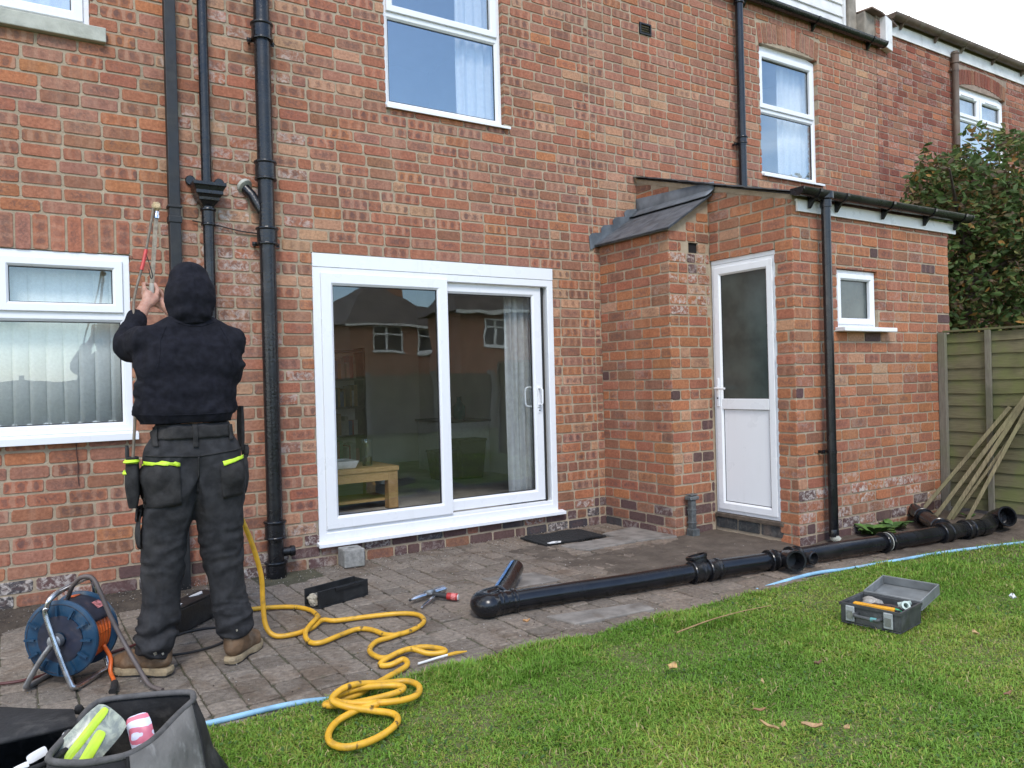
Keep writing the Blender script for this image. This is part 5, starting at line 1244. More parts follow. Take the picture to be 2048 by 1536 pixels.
e = in_box('pliers', 'dark handled pliers lying across the middle of the toolbox', 'pliers', (0.165, 0.13, 0.080))
for s in (-1, 1): MB().tube(bez([(-0.075, s * 0.006, 0.0), (-0.02, s * 0.004, 0.004), (0.02, s * 0.016, 0.006), (0.08, s * 0.024, -0.006)], 4), 0.0075, 8).build('handle', simple('brown_grip', (0.05, 0.030, 0.025), 0.5), e, local=True, smooth=True)
MB().box(-0.105, -0.060, -0.012, 0.012, -0.006, 0.008).build('jaw', M['dull_steel'], e, local=True, bevel=0.004)
e = in_box('pipe_fittings', 'small pale green plumbing fitting at the right of the toolbox', 'fitting', (0.232, 0.165, 0.085))
MB().lathe([(0.012, -0.03), (0.016, -0.03), (0.016, 0.02), (0.022, 0.022), (0.022, 0.034), (0.012, 0.034), (0.012, -0.03)], (0, 0, 0), (0.6, -0.5, 0.45), 16).build('body', simple('pale_green_plastic', (0.42, 0.50, 0.45), 0.4), e, local=True, smooth=True)
MB().lathe([(0.007, -0.03), (0.010, -0.03), (0.010, 0.03), (0.007, 0.03)], (0.0, 0.02, 0.014), (0.9, 0.3, 0.25), 12).build('arm', simple('pale_green_plastic_b', (0.38, 0.46, 0.42), 0.4), e, local=True, smooth=True)
e = in_box('hose_clip', 'bright green plastic clip beside the fitting in the toolbox', 'clip', (0.245, 0.075, 0.086))
MB().lathe([(0.013, -0.008), (0.019, -0.008), (0.019, 0.008), (0.013, 0.008)], (0, 0, 0), (0.2, 0.5, 0.8), 16, close=True).build('ring', simple('green_plastic', (0.04, 0.34, 0.16), 0.4), e, local=True, smooth=True)
e = in_box('hammer', 'black handled tool lying under the others in the toolbox', 'tool', (0.07, 0.11, 0.055))
MB().tube([(-0.04, -0.02, 0), (0.12, 0.05, 0.006)], 0.012, 10).build('shaft', M['rubber'], e, local=True, smooth=True)
MB().box(0.10, 0.15, 0.02, 0.075, -0.014, 0.016).build('head', M['dull_steel'], e, local=True, bevel=0.004)

# long black box and its cable between the worker's boots
lb = empty('long_toolcase', (0.73, -0.93, 0.003), 'long low black case with white scraps on top behind the boots', 'case', rz=math.atan2(0.30, 0.30))
MB().box(-0.26, 0.26, -0.055, 0.055, 0, 0.125).build('body', M['black_matt'], lb, local=True, bevel=0.006)
MB().box(-0.262, 0.262, -0.057, 0.057, 0.126, 0.137).build('lid', M['black_matt'], lb, local=True, bevel=0.004)
for k, (a_, b_) in enumerate(((0.17, 0.01), (-0.07, -0.02), (-0.20, 0.02))):
    pts = [(a_ + 0.06 * math.cos(t) * (0.7 + 0.4 * math.sin(3 * t + k)), b_ + 0.030 * math.sin(t) * (0.8 + 0.3 * math.cos(2 * t)), 0.1385) for t in [i * 0.524 for i in range(12)]]
    MB().add(pts, [tuple(range(12))]).build('plastic_scrap', M['white_plastic'], lb, local=True, solid=0.003)
o = MB().tube(bez([(0.62, -1.10, .008), (0.74, -1.02, .008), (0.88, -1.03, .008), (0.93, -1.15, .008), (0.86, -1.30, .008), (0.72, -1.36, .008), (0.60, -1.34, .008), (0.50, -1.28, .008)], 8), 0.0065, 8).build('power_cable', M['rubber'], smooth=True)
tag(o, 'thin black power cable looped on the paving between the boots', 'cable')
o = MB().tube(bez([(-0.9, -1.10, .01), (-0.25, -1.22, .01), (0.02, -1.30, .01), (0.20, -1.22, .01), (0.42, -1.12, .01), (0.60, -1.02, .01)], 8), 0.0065, 8).build('power_cable', simple('dark_red_cable', (0.085, 0.022, 0.020), 0.5), smooth=True)
tag(o, 'dark red cable snaking out from behind the blue reel', 'cable')

# ---- cable reel
rl = empty('cable_reel', (0.16, -1.45, 0.0), 'blue cable reel with orange cable on a bent silver tube stand', 'cable reel')
aN = Vector((0.60, 0.80, 0)); tN = Vector((0.80, -0.60, 0)); C0 = Vector((0.155, -1.475, 0.205))
def rp(a, t_, z): return C0 + aN * a + tN * t_ + Vector((0, 0, z))
for k, a in enumerate((0.0, 0.195)):
    s = -1 if k == 0 else 1
    fl_ = MB().lathe([(0.030, 0), (0.055, 0.004), (0.060, 0.010), (0.095, 0.010), (0.100, 0.004), (0.150, 0.0), (0.160, 0.003), (0.165, 0.010), (0.163, 0.020), (0.155, 0.022), (0.02, 0.022)], C0 + aN * (a - s * 0.012), aN * -s, 40).build('flange', M['reel_blue'], rl, smooth=True, angle=30)
    for i in range(12):
        th = i * math.pi / 6; c_, s_ = math.cos(th), math.sin(th)
        u_ = tN * c_ + Vector((0, 0, s_)); v_ = tN * -s_ + Vector((0, 0, c_))
        MB().obox(C0 + aN * (a + s * (0.012 - 0.0085 + 0.004) * -1 + s * 0.0) + u_ * 0.125 + aN * s * 0.010, u_ * 0.022, v_ * 0.004, aN * 0.006).build('rib', M['reel_blue'], fl_)
    MB().lathe([(0.030, 0), (0.030, 0.028), (0.018, 0.034)], C0 + aN * a, aN * s, 20).build('hub', M['dull_steel'], fl_, smooth=True)
MB().lathe([(0.10, 0.012), (0.10, 0.185)], C0, aN, 30).build('drum', M['reel_dark'], rl, smooth=True)
for i in range(7):
    a = 0.035 + i * 0.021
    MB().tube([rp(a + 0.004 * math.sin(3 * j * 0.2094 + i), 0.128 * math.cos(j * 0.2094), 0.128 * math.sin(j * 0.2094)) for j in range(31)], 0.0105, 8, cap=False).build('cable_turn', M['orange'], rl, smooth=True, angle=0)
# shroud round the drum with an opening that shows the cable
rows = []
for a in (0.012, 0.05, 0.10, 0.15, 0.183):
    rows.append([rp(a, 0.148 * math.cos(th), 0.148 * math.sin(th)) for th in [0.42 + (2 * math.pi - 1.75) * k / 40 for k in range(41)]])
MB().grid(rows).build('shroud', M['reel_dark'], rl, smooth=True, recalc=False, solid=0.004, angle=0)
for th, ln, nm, mt_ in ((1.55, 0.30, 'orange_sticker', M['orange']), (0.75, 0.25, 'red_white_label', simple('label_print', (0.55, 0.20, 0.20), 0.5, var=0.6, scale=70))):
    rows = [[rp(a, 0.1525 * math.cos(th + ln * k / 6), 0.1525 * math.sin(th + ln * k / 6)) for k in range(7)] for a in (0.11, 0.165)]
    MB().grid(rows).build(nm, mt_, rl, smooth=True, recalc=False)
tr_ = 0.0115
MB().tube(bez([rp(-0.035, -0.02, 0.150), rp(-0.036, -0.025, 0.115), rp(-0.038, 0.030, -0.05), rp(-0.038, 0.075, -0.165), rp(-0.03, 0.088, -0.188), rp(0.02, 0.092, -0.192), rp(0.18, 0.092, -0.192), rp(0.215, 0.088, -0.180), rp(0.225, 0.05, -0.08)], 6), tr_, 12).build('stand_tube', M['chrome'], rl, smooth=True, angle=0)
MB().tube(bez([rp(-0.035, -0.02, 0.150), rp(-0.030, -0.010, 0.180), rp(0.01, 0.0, 0.200), rp(0.10, 0.01, 0.212), rp(0.19, 0.01, 0.216), rp(0.222, 0.02, 0.200), rp(0.225, 0.03, 0.12)], 6), tr_, 12).build('top_handle', M['chrome'], rl, smooth=True, angle=0)
MB().tube(bez([rp(-0.028, 0.0, 0.0), rp(-0.034, -0.06, -0.08), rp(-0.036, -0.115, -0.170), rp(-0.02, -0.128, -0.190), rp(0.04, -0.13, -0.193), rp(0.20, -0.13, -0.193), rp(0.222, -0.115, -0.175), rp(0.226, -0.04, -0.06)], 6), tr_, 12).build('rear_leg', M['dull_steel'], rl, smooth=True, angle=0)
MB().tube([rp(-0.045, 0, 0), rp(0.24, 0, 0)], 0.012, 12).build('axle', M['dull_steel'], rl, smooth=True)
MB().tube(bez([rp(0.12, 0.125, -0.06), rp(0.13, 0.150, -0.12), rp(0.11, 0.160, -0.17), rp(0.08, 0.19, -0.193), rp(0.03, 0.23, -0.195)], 6), 0.009, 8).build('cable_tail', M['orange'], rl, smooth=True, angle=0)
MB().tube(bez([rp(0.028, 0.228, -0.192), rp(-0.03, 0.26, -0.190), rp(-0.06, 0.27, -0.195)], 4), 0.015, 10).build('plug_socket', M['rubber'], rl, smooth=True)
o = MB().tube(bez([(0.20, -1.40, 0.36), (0.215, -1.46, 0.420), (0.245, -1.50, 0.462), (0.285, -1.53, 0.46), (0.312, -1.55, 0.40), (0.345, -1.57, 0.30), (0.385, -1.60, 0.20), (0.43, -1.66, 0.10), (0.47, -1.72, 0.022), (0.51, -1.80, .012)], 8), 0.0095, 10).build('hose_offcut', simple('grey_brown_hose', (0.095, 0.075, 0.068), 0.5), smooth=True)
tag(o, 'grey brown cable arching over the top of the blue reel', 'cable')

# ---- two tool bags
def loft_bag(rings, n=6, wob=0.006, seed=1):
    out = []
    for j, (poly, z) in enumerate(rings):
        row = []
        for i in range(len(poly)):
            p0, p1 = poly[i], poly[(i + 1) % len(poly)]
            for k in range(n):
                p = Vector((p0[0] + (p1[0] - p0[0]) * k / n, p0[1] + (p1[1] - p0[1]) * k / n, z)); q = Vector((p.x * 7, p.y * 7, z * 7 + seed))
                row.append(p + Vector((mnoise.noise(q), mnoise.noise(q + Vector((5, 1, 0))), 0.6 * mnoise.noise(q + Vector((1, 9, 2))))) * wob * (1 if j else 0.3))
        for it in range(3): row = [row[k] * 0.5 + (row[k - 1] + row[(k + 1) % len(row)]) * 0.25 for k in range(len(row))]
        out.append(row)
    return out
bag = empty('tool_bag', (0.30, -2.75, 0.0), 'open black tool bag with a grey side panel, nearest on the grass', 'tool bag')
rim = [(0.205, -2.535), (0.34, -2.575), (0.470, -2.650), (0.466, -2.705), (0.460, -2.725), (0.315, -2.940), (0.245, -3.010), (0.14, -2.985), (0.055, -2.915), (0.130, -2.73)]
low = [(0.17, -2.500), (0.36, -2.500), (0.560, -2.545), (0.585, -2.66), (0.485, -2.86), (0.40, -2.990), (0.28, -3.080), (0.12, -3.060), (0.00, -2.940), (0.08, -2.70)]
midr = [(a * 0.45 + c * 0.55, b_ * 0.45 + d_ * 0.55 - 0.0) for (a, b_), (c, d_) in zip(rim, low)]
rows = loft_bag([(low, 0.012), ([(a * 1.0, b_) for a, b_ in midr], 0.10), ([((a + c) / 2, (b_ + d_) / 2) for (a, b_), (c, d_) in zip(rim, midr)], 0.20), (rim, 0.283)], 6, 0.009)
bb = MB().grid(rows, closed_u=True); n0 = len(rows[0]); bb.f.append(tuple(range(n0))[::-1])
bb.build('bag_body', M['canvas'], bag, smooth=True, recalc=False, solid=0.006, angle=0)
MB().tube([p for p in rows[-1]] + [rows[-1][0]], 0.0095, 10, cap=False).build('rim_binding', M['binding'], bag, smooth=True, angle=0)
# grey canvas panel on the side towards the lawn
pan = []
ka, kb = 4 * 6, 6 * 6
for row in rows: pan.append([row[k] + (row[k] - Vector((0.25, -2.78, row[k].z))).normalized() * 0.009 for k in range(ka, kb + 1)])
MB().grid(pan).build('grey_panel', M['canvas_grey'], bag, smooth=True, recalc=False, solid=0.004, angle=0)
MB().tube([r_[0] for r_ in pan], 0.0045, 8).build('seam', M['canvas'], bag, smooth=True); MB().tube([r_[-1] for r_ in pan], 0.0045, 8).build('seam', M['canvas'], bag, smooth=True)
MB().tube(bez([(0.215, -2.52, 0.27), (0.25, -2.43, 0.23), (0.30, -2.36, 0.14), (0.33, -2.33, 0.06), (0.30, -2.30, 0.03), (0.24, -2.30, 0.06), (0.20, -2.36, 0.16), (0.17, -2.45, 0.24), (0.16, -2.55, 0.27)], 6), 0.012, 8).build('carry_strap', M['canvas'], bag, smooth=True, angle=0)
def pillow(name, mat, c, ux, uy, w, h, t, parent, n=10, local=False):
    ux, uy = Vector(ux).normalized(), Vector(uy).normalized(); nz = ux.cross(uy).normalized(); V = []
    for s in (1, -1):
        rws = []
        for j in range(n + 1):
            rw_ = []
            for i in range(n + 1):
                a, b_ = 2 * i / n - 1, 2 * j / n - 1
                a2, b2 = a * math.sqrt(1 - 0.22 * b_ * b_ * b_ * b_), b_ * math.sqrt(1 - 0.22 * a ** 4)
                wr = 0.10 * mnoise.noise(Vector((i * .6, j * .6, 3.0)))
                rw_.append(Vector(c) + ux * w * a2 / 2 + uy * h * b2 / 2 + nz * (s * t * (max(0, (1 - abs(a) ** 3) * (1 - abs(b_) ** 3)) * (1 + 2 * wr)) + t * wr * 3))
            rws.append(rw_)
        V.append(rws)
    mb = MB(); mb.grid(V[0]); mb.grid(V[1]); return mb.build(name, mat, parent, smooth=True, recalc=False, angle=0, local=local)
pk = empty('plastic_packet', (0.18, -2.80, 0.25), 'clear plastic packet with neon yellow strip sticking out of the open bag', 'packet')
M['neon'] = simple('neon_yellow_green', (0.50, 0.72, 0.035), 0.55, var=0.15, scale=20)
m_clear, nt, b = new_mat('cloudy_plastic'); q = NT(nt)
q.put(b.inputs['Base Color'], q.mix(q.rng(q.noise(q.pos(), 30, 5, .6, 1.0), .4, .65), (0.30, 0.33, 0.30), (0.60, 0.64, 0.50))); b.inputs['Roughness'].default_value = 0.25; b.inputs['Alpha'].default_value = 0.62
_ux, _uy = Vector((.80, .28, .62)).normalized(), Vector((-.55, .35, .70)); _uy = (_uy - _ux * _uy.dot(_ux)).normalized(); _n = _ux.cross(_uy).normalized(); _c = Vector((0.165, -2.815, 0.268))
pillow('pouch', m_clear, _c, _ux, _uy, 0.200, 0.115, 0.012, pk)
pillow('neon_strip', M['neon'], _c + _n * 0.0125 + _uy * 0.018 + _ux * 0.01, (_ux + _uy * 0.10), (_uy - _ux * 0.10), 0.165, 0.024, 0.003, pk)
pillow('neon_print', M['neon'], _c + _n * 0.0125 - _uy * 0.022 - _ux * 0.01, (_ux + _uy * 0.25), (_uy - _ux * 0.25), 0.11, 0.030, 0.003, pk)
pk2 = empty('paper_packet', (0.295, -2.81, 0.25), 'white packet printed with red stripes inside the open bag', 'packet')
m_pr, nt, b = new_mat('red_white_packet'); q = NT(nt)
wv = q.node('ShaderNodeTexWave', wave_type='RINGS'); wv.inputs['Scale'].default_value = 9.0; wv.inputs['Distortion'].default_value = 1.5; q.put(wv.inputs['Vector'], q.obj())
q.put(b.inputs['Base Color'], q.mix(q.rng(wv.outputs['Fac'], .62, .70), (0.62, 0.63, 0.74), (0.60, 0.16, 0.22))); b.inputs['Roughness'].default_value = 0.4
pillow('packet', m_pr, (0.305, -2.800, 0.250), (0.85, -0.35, 0.25), (-0.15, 0.45, 0.85), 0.070, 0.115, 0.018, pk2)
bag1 = empty('tool_bag', (-0.06, -2.68, 0.0), 'black fabric tool bag with its stiff flap raised, at the left edge', 'tool bag')
rm = [(-0.36, -2.40), (0.02, -2.46), (0.19, -2.66), (0.165, -2.755), (0.05, -2.90), (-0.36, -2.90)]
lw = [(-0.38, -2.36), (0.05, -2.40), (0.20, -2.60), (0.15, -2.80), (0.04, -2.95), (-0.38, -2.95)]
rw = loft_bag([(lw, 0.012), (lw, 0.12), (rm, 0.265)], 8, 0.008, 5)
b1 = MB().grid(rw, closed_u=True); b1.f.append(tuple(range(len(rw[0])))[::-1]); b1.build('bag_body', M['canvas'], bag1, smooth=True, recalc=False, solid=0.007, angle=0)
MB().tube(rw[-1] + [rw[-1][0]], 0.008, 8, cap=False).build('rim_binding', M['canvas'], bag1, smooth=True, angle=0)
rows = [[(-0.42 + 0.565 * i / 10 - 0.0 * j, -2.375 - 0.03 * (i / 10) - 0.34 * j / 6 - 0.14 * (i / 10) ** 2 * (1 - j / 6), 0.300 + 0.012 * math.sin(i * .5 + j * .4) - 0.006 * (j - 3) ** 2 * .3 + 0.045 * (1 - i / 10)) for i in range(11)] for j in range(7)]
MB().grid(rows).build('flap', M['canvas'], bag1, smooth=True, recalc=False, solid=0.010, angle=0)
for (c_, w_, h_, a_) in (((0.045, -2.800, 0.262), 0.055, 0.026, 0.5), ((0.120, -2.735, 0.276), 0.040, 0.022, 1.1), ((0.005, -2.860, 0.262), 0.042, 0.018, 0.3)):
    pillow('paper_tag', M['white_plastic'], c_, (math.cos(a_), math.sin(a_), 0.15), (-math.sin(a_) * .6, math.cos(a_) * .6, 0.8), w_, h_, 0.002, bag1, 6)

# ---- weeds, leaves and litter
def leaf_thing(name, label, p, L, w_, rz, curl, col, cat='leaf', group=None):
    rows = [[(L * (i / 8 - .5), w_ * s_ * math.sin(math.pi * min(0.97, max(0.04, i / 8))) ** 0.8, curl * abs(s_) + 0.25 * curl * math.sin(i) + curl * (i / 8 - .5) ** 2 * 2) for s_ in (-1, -.4, 0, .4, 1)] for i in range(9)]
    o = MB().grid(rows).build(name, simple(name + '_skin', col, 0.7, var=0.3, scale=60), smooth=True, recalc=False, angle=0, solid=0.0012)
    o.location = p; o.rotation_euler = (R(8), R(-5), rz); return tag(o, label, cat, group)
tan_ = (0.36, 0.235, 0.11)
leaf_thing('dead_leaf', 'broad tan dead leaf alone in the middle of the lawn', (2.292, -2.935, 0.045), 0.052, 0.020, R(20), 0.010, (0.42, 0.27, 0.11))
leaf_thing('dead_leaf', 'narrow tan dead leaf pointing at the viewer, left of a pair', (2.17, -3.525, 0.042), 0.072, 0.009, R(100), 0.008, tan_)
leaf_thing('dead_leaf', 'small folded tan leaf touching the narrow one', (2.215, -3.547, 0.042), 0.040, 0.008, R(30), 0.006, tan_)
leaf_thing('dead_leaf', 'pointed tan dead leaf right of the pair at the bottom', (2.287, -3.611, 0.042), 0.070, 0.012, R(-60), 0.010, (0.40, 0.25, 0.13))
leaf_thing('dead_leaf', 'small oval tan leaf furthest right at the bottom of the lawn', (2.369, -3.685, 0.042), 0.030, 0.010, R(10), 0.006, tan_)
leaf_thing('dead_leaf', 'dark curled leaf on the lawn below the toolbox', (2.816, -3.251, 0.038), 0.035, 0.008, R(-20), 0.010, (0.16, 0.09, 0.05))
leaf_thing('dead_leaf', 'thin straw coloured leaf at the centre of the lawn', (2.472, -3.248, 0.040), 0.036, 0.006, R(50), 0.006, (0.42, 0.32, 0.15))
leaf_thing('dead_leaf', 'curled reddish leaf just above the leaf pair', (2.252, -3.417, 0.040), 0.044, 0.006, R(-40), 0.008, (0.30, 0.16, 0.08))
leaf_thing('dead_leaf', 'tan leaf right of the toolbox on the grass', (3.702, -3.441, 0.040), 0.045, 0.014, R(60), 0.008, tan_)
leaf_thing('dead_leaf', 'brown sliver of leaf near the right edge of the lawn', (3.104, -3.855, 0.038), 0.045, 0.006, R(-10), 0.006, (0.22, 0.11, 0.06))
leaf_thing('paper_scrap', 'crumpled white scrap on the grass at the right edge', (4.417, -3.271, 0.040), 0.045, 0.018, R(30), 0.014, (0.62, 0.63, 0.64), 'litter')
leaf_thing('dead_leaf', 'orange curled leaf on the paving below the black pipe', (2.20, -1.985, 0.022), 0.036, 0.010, R(-30), 0.010, (0.45, 0.24, 0.10))
o = MB().tube(bez([(2.62, -2.63, .05), (2.85, -2.62, .062), (3.1, -2.60, .055), (3.32, -2.61, .05)], 5), [0.004 - 0.002 * k / 15 for k in range(16)], 6).build('twig', simple('dry_twig', (0.30, 0.19, 0.09), 0.8), smooth=True)
tag(o, 'long dry twig lying in the grass left of the toolbox', 'twig')
def weed(p, n, s_, label, seed, name='weed'):
    r = random.Random(seed); e = empty(name, p, label, 'weed')
    for k in range(n):
        az = r.uniform(0, 6.28); L = s_ * r.uniform(0.6, 1.2); w_ = L * r.uniform(0.28, 0.42); el_ = r.uniform(0.3, 1.35); d0 = r.uniform(0, s_ * .7)
        bx_, by_ = math.cos(az), math.sin(az)
        rows = [[(bx_ * (d0 + L * t * math.cos(el_ * (1 - .6 * t))) - by_ * q_ * w_ * math.sin(math.pi * min(.98, .06 + t * .92)), by_ * (d0 + L * t * math.cos(el_ * (1 - .6 * t))) + bx_ * q_ * w_ * math.sin(math.pi * min(.98, .06 + t * .92)),
                  0.005 + d0 * .3 + L * t * math.sin(el_ * (1 - .6 * t)) + abs(q_) * w_ * .25) for q_ in (-1, 0, 1)] for t in (0, .25, .5, .75, 1)]
        MB().grid(rows).build('leaf', M['weed'][k % 3], e, local=True, smooth=True, recalc=False, angle=0)
    return e
M['weed'] = [simple('weed_leaf_%d' % k, c_, 0.5, var=0.25, scale=40) for k, c_ in enumerate(((0.055, 0.13, 0.025), (0.085, 0.17, 0.035), (0.045, 0.10, 0.025)))]
weed((5.52, -1.80, 0.0), 30, 0.125, 'low leafy green weed at the foot of the outhouse wall, beside the downpipe', 1)
weed((5.84, -1.74, 0.0), 22, 0.095, 'smaller green weed further right along the outhouse wall', 2)
weed((6.60, -1.95, 0.03), 7, 0.05, 'tiny green seedling under the leaning stakes', 4)

o = MB().tube(bez([(1.02, -0.012, 2.335), (1.09, -0.020, 2.325), (1.20, -0.016, 2.312), (1.32, -0.014, 2.292), (1.43, -0.014, 2.285)], 6), 0.0042, 6).build('loose_wire', M['rubber'], smooth=True)
tag(o, 'thin black wire sagging across the bricks between hopper pipe and soil stack', 'wire')
o = MB().tube(bez([(0.337, -0.010, 0.955), (0.335, -0.014, 0.90), (0.342, -0.010, 0.83), (0.340, -0.012, 0.76), (0.345, -0.010, 0.70)], 6), 0.0030, 6).build('hanging_chain', simple('rusty_chain', (0.075, 0.035, 0.025), 0.8), smooth=True)
tag(o, 'thin rusty chain hanging below the sill of the blind window', 'chain')
# ------------------------------------------------------------------ fence, stakes, shrub, what lies behind the camera, rooms
def mat_wood(name, c1, c2, green=None, sc=(1.2, 1.2, 22), gamt=0.7):
    m, nt, b = new_mat(name); q = NT(nt); p = q.pos()
    g = q.noise(q.map(p, sc), 6, 7, 0.62, 0.8)
    c = q.mix(q.rng(g, 0.32, 0.68), c1, c2)
    if green: c = q.mix(q.math('MULTIPLY', q.rng(q.noise(p, 3.2, 6, 0.65), 0.40, 0.62), gamt), c, green)
    c = q.mix(q.math('MULTIPLY', q.rng(q.noise(p, 2.3, 4), 0.52, 0.68), 0.45), c, tuple(x * 0.45 for x in c1))
    q.put(b.inputs['Base Color'], c); b.inputs['Roughness'].default_value = 0.88
    q.put(b.inputs['Normal'], q.bump(g, 0.5, 0.006)); return m
M['fence'] = mat_wood('weathered_fence_board', (0.120, 0.105, 0.056), (0.175, 0.155, 0.085), (0.130, 0.150, 0.042))
M['batten'] = mat_wood('grey_fence_batten', (0.15, 0.135, 0.105), (0.22, 0.20, 0.155), (0.15, 0.16, 0.085), (22, 22, 1.5), 0.5)
M['stake'] = mat_wood('weathered_stake', (0.17, 0.135, 0.075), (0.30, 0.245, 0.14), (0.19, 0.185, 0.085), (14, 14, 2.0), 0.5)
def lap_fence(x, y0, y1, label, seed):
    f = empty('lap_fence', (x, y0, 0.0), label, 'fence'); r = random.Random(seed)
    n = 14; z = 0.085
    for k in range(n):
        h = 0.108 + r.uniform(-0.010, 0.012)
        zt = min(z + h + 0.014, 1.560)
        rows = []
        N = 26
        lean_ = r.uniform(-0.001, 0.001)
        for zz_, dx in ((z, -0.004), (z + 0.002, -0.013), (zt, 0.0), (zt, 0.008), (z, 0.004)):
            rows.append([(x + dx + lean_ * i / N, y0 + (y1 - y0) * i / N, zz_ + (0.006 * mnoise.noise(Vector((i * .4, k * 3.1, seed))) if dx < -0.003 else 0)) for i in range(N + 1)])
        MB().grid(rows + [rows[0]]).build('fence_board', M['fence'], f, recalc=True)
        z += h * 0.985
        if z > 1.54: break
    L = y1 - y0; m = max(2, int(round(abs(L) / 0.37)))
    for k in range(m + 1):
        yy = y0 + L * k / m
        if k == 0: w_, t0, t1 = 0.062, -0.055, -0.0155
        else: w_, t0, t1 = 0.046, -0.038, -0.0155
        MB().box(x + t0, x + t1, yy - w_ / 2, yy + w_ / 2, 0.03 if k == 0 else 0.08, 1.572).build('post' if k == 0 else 'batten', M['batten'], f, bevel=0.003)
    MB().box(x - 0.03, x + 0.02, y1, y0, 1.5735, 1.590).build('capping_rail', M['fence'], f, bevel=0.002)
    return f
lap_fence(6.765, -1.690, -3.52, 'green stained overlap fence panel at the right behind the leaning stakes', 1)
lap_fence(6.765, -3.60, -5.43, 'overlap fence panel nearest the viewer, outside the outhouse corner', 2)
SK = [((6.46, -1.60, 0.035), (6.690, -2.235, 0.945), 0.075, 0.030, 'widest grey wooden stake, leftmost of those leaning on the fence'),
      ((6.47, -1.735, 0.03), (6.700, -2.40, 1.10), 0.055, 0.032, 'second wooden stake from the left leaning on the fence'),
      ((6.48, -1.84, 0.025), (6.705, -2.43, 1.14), 0.048, 0.032, 'third wooden stake from the left leaning on the fence'),
      ((6.50, -1.86, 0.025), (6.715, -2.44, 1.02), 0.024, 0.022, 'thin shaded stake tucked behind the third one on the fence'),
      ((6.47, -1.985, 0.02), (6.700, -2.50, 1.22), 0.032, 0.028, 'thinnest wooden stake, rightmost of those leaning on the fence')]
for a, b_, w_, h_, lab in SK:
    o = MB().beam(a, b_, w_, h_).build('garden_stake', M['stake'], bevel=0.003); tag(o, lab, 'stake', 'stakes leaning on the fence')
# ---- shrub behind the fence and the outhouse
M['leafy'] = M['grass']
tree = empty('shrub_tree', (8.6, -0.95, 0.0), 'dense dark green shrub tree with bronze leaves behind the fence', 'tree')
mb = MB(); M['bark'] = simple('bark', (0.075, 0.055, 0.042), 0.9, var=0.4, scale=20, bump=0.6)
mb.tube(bez([(8.6, -0.95, -0.1), (8.62, -0.98, 0.7), (8.55, -1.0, 1.5), (8.65, -0.95, 2.4), (8.7, -0.9, 3.2)], 4), [0.11 - 0.005 * k for k in range(17)], 10); mb.build('trunk', M['bark'], tree, smooth=True)
r = random.Random(4)
for k in range(16):
    z0_ = r.uniform(0.5, 2.5); az = r.uniform(0, 6.28); L = r.uniform(0.7, 1.25); p0 = Vector((8.6, -0.95, z0_)); d_ = Vector((math.cos(az), math.sin(az) * .8, r.uniform(0.2, 0.8)))
    MB().tube(bez([p0, p0 + d_ * L * .5 + Vector((0, 0, .06)), p0 + d_ * L], 4), [0.035 - 0.0033 * j for j in range(9)], 6).build('limb', M['bark'], tree, smooth=True)
blobs = [((9.05, -1.0, 3.25), (1.05, 0.75, 0.60)), ((8.55, -1.15, 2.85), (0.95, 0.75, 0.75)), ((8.9, -1.2, 2.3), (1.25, 0.95, 0.95)), ((8.25, -1.25, 2.05), (0.85, 0.75, 0.8)), ((8.45, -1.3, 1.45), (1.15, 0.9, 0.75)), ((9.6, -1.0, 2.6), (1.1, 0.9, 1.0)),
         ((9.4, -1.2, 3.25), (0.95, 0.8, 0.55)), ((10.4, -1.0, 2.5), (1.1, 0.9, 0.95)), ((9.5, -1.1, 1.4), (1.2, 0.9, 0.8))]
def crown_pts(rg, n):
    P = []
    vol = np.array([a[1][0] * a[1][1] * a[1][2] for a in blobs]); k = rg.choice(len(blobs), n, p=vol / vol.sum())
    u = rg.normal(size=(n, 3)); u /= np.linalg.norm(u, axis=1)[:, None]; rad = rg.uniform(0.30, 1.0, n) ** 0.4
    c = np.array([a[0] for a in blobs])[k]; s_ = np.array([a[1] for a in blobs])[k]
    P = c + u * rad[:, None] * s_ * (0.90 + 0.25 * vnoise(u[:, 0] * 2 + k, u[:, 2] * 2, 1.6, 33))[:, None]
    den = vnoise(P[:, 0] + P[:, 1], P[:, 2] - P[:, 1] * .6, 3.1, 31) * .6 + vnoise(P[:, 0] - P[:, 1], P[:, 2], 6.5, 32) * .4
    return P[den > 0.44]
def leaf_faces(n, fx, seed, smin, smax, cols, cw):
    r = np.random.default_rng(seed); P = fx(r, n); n = len(P); s = r.uniform(smin, smax, n)
    d = r.normal(size=(n, 3)); d[:, 2] = d[:, 2] * 0.6 - 0.25; d /= np.linalg.norm(d, axis=1)[:, None]
    w = r.normal(size=(n, 3)); w -= (w * d).sum(1)[:, None] * d; w /= np.linalg.norm(w, axis=1)[:, None]; nn = np.cross(d, w)
    V = np.zeros((n, 6, 3))
    for k, (u, v, q_) in enumerate(((-1, 0, 0), (-.3, .42, .10), (.35, .36, .12), (1, 0, -.15), (.35, -.36, .12), (-.3, -.42, .10))):
        V[:, k] = P + (d * u + w * v + nn * q_) * s[:, None]
    b = np.arange(n)[:, None] * 6; F = np.concatenate([b + np.array([0, 1, 2, 3]), b + np.array([0, 3, 4, 5])])
    c = np.array(cols)[r.choice(len(cols), n, p=np.array(cw) / sum(cw))] * r.uniform(0.65, 1.35, (n, 1))
    C = np.ones((n, 6, 4)); C[:, :, :3] = c[:, None, :]
    return V.reshape(-1, 3), F, C.reshape(-1, 4)
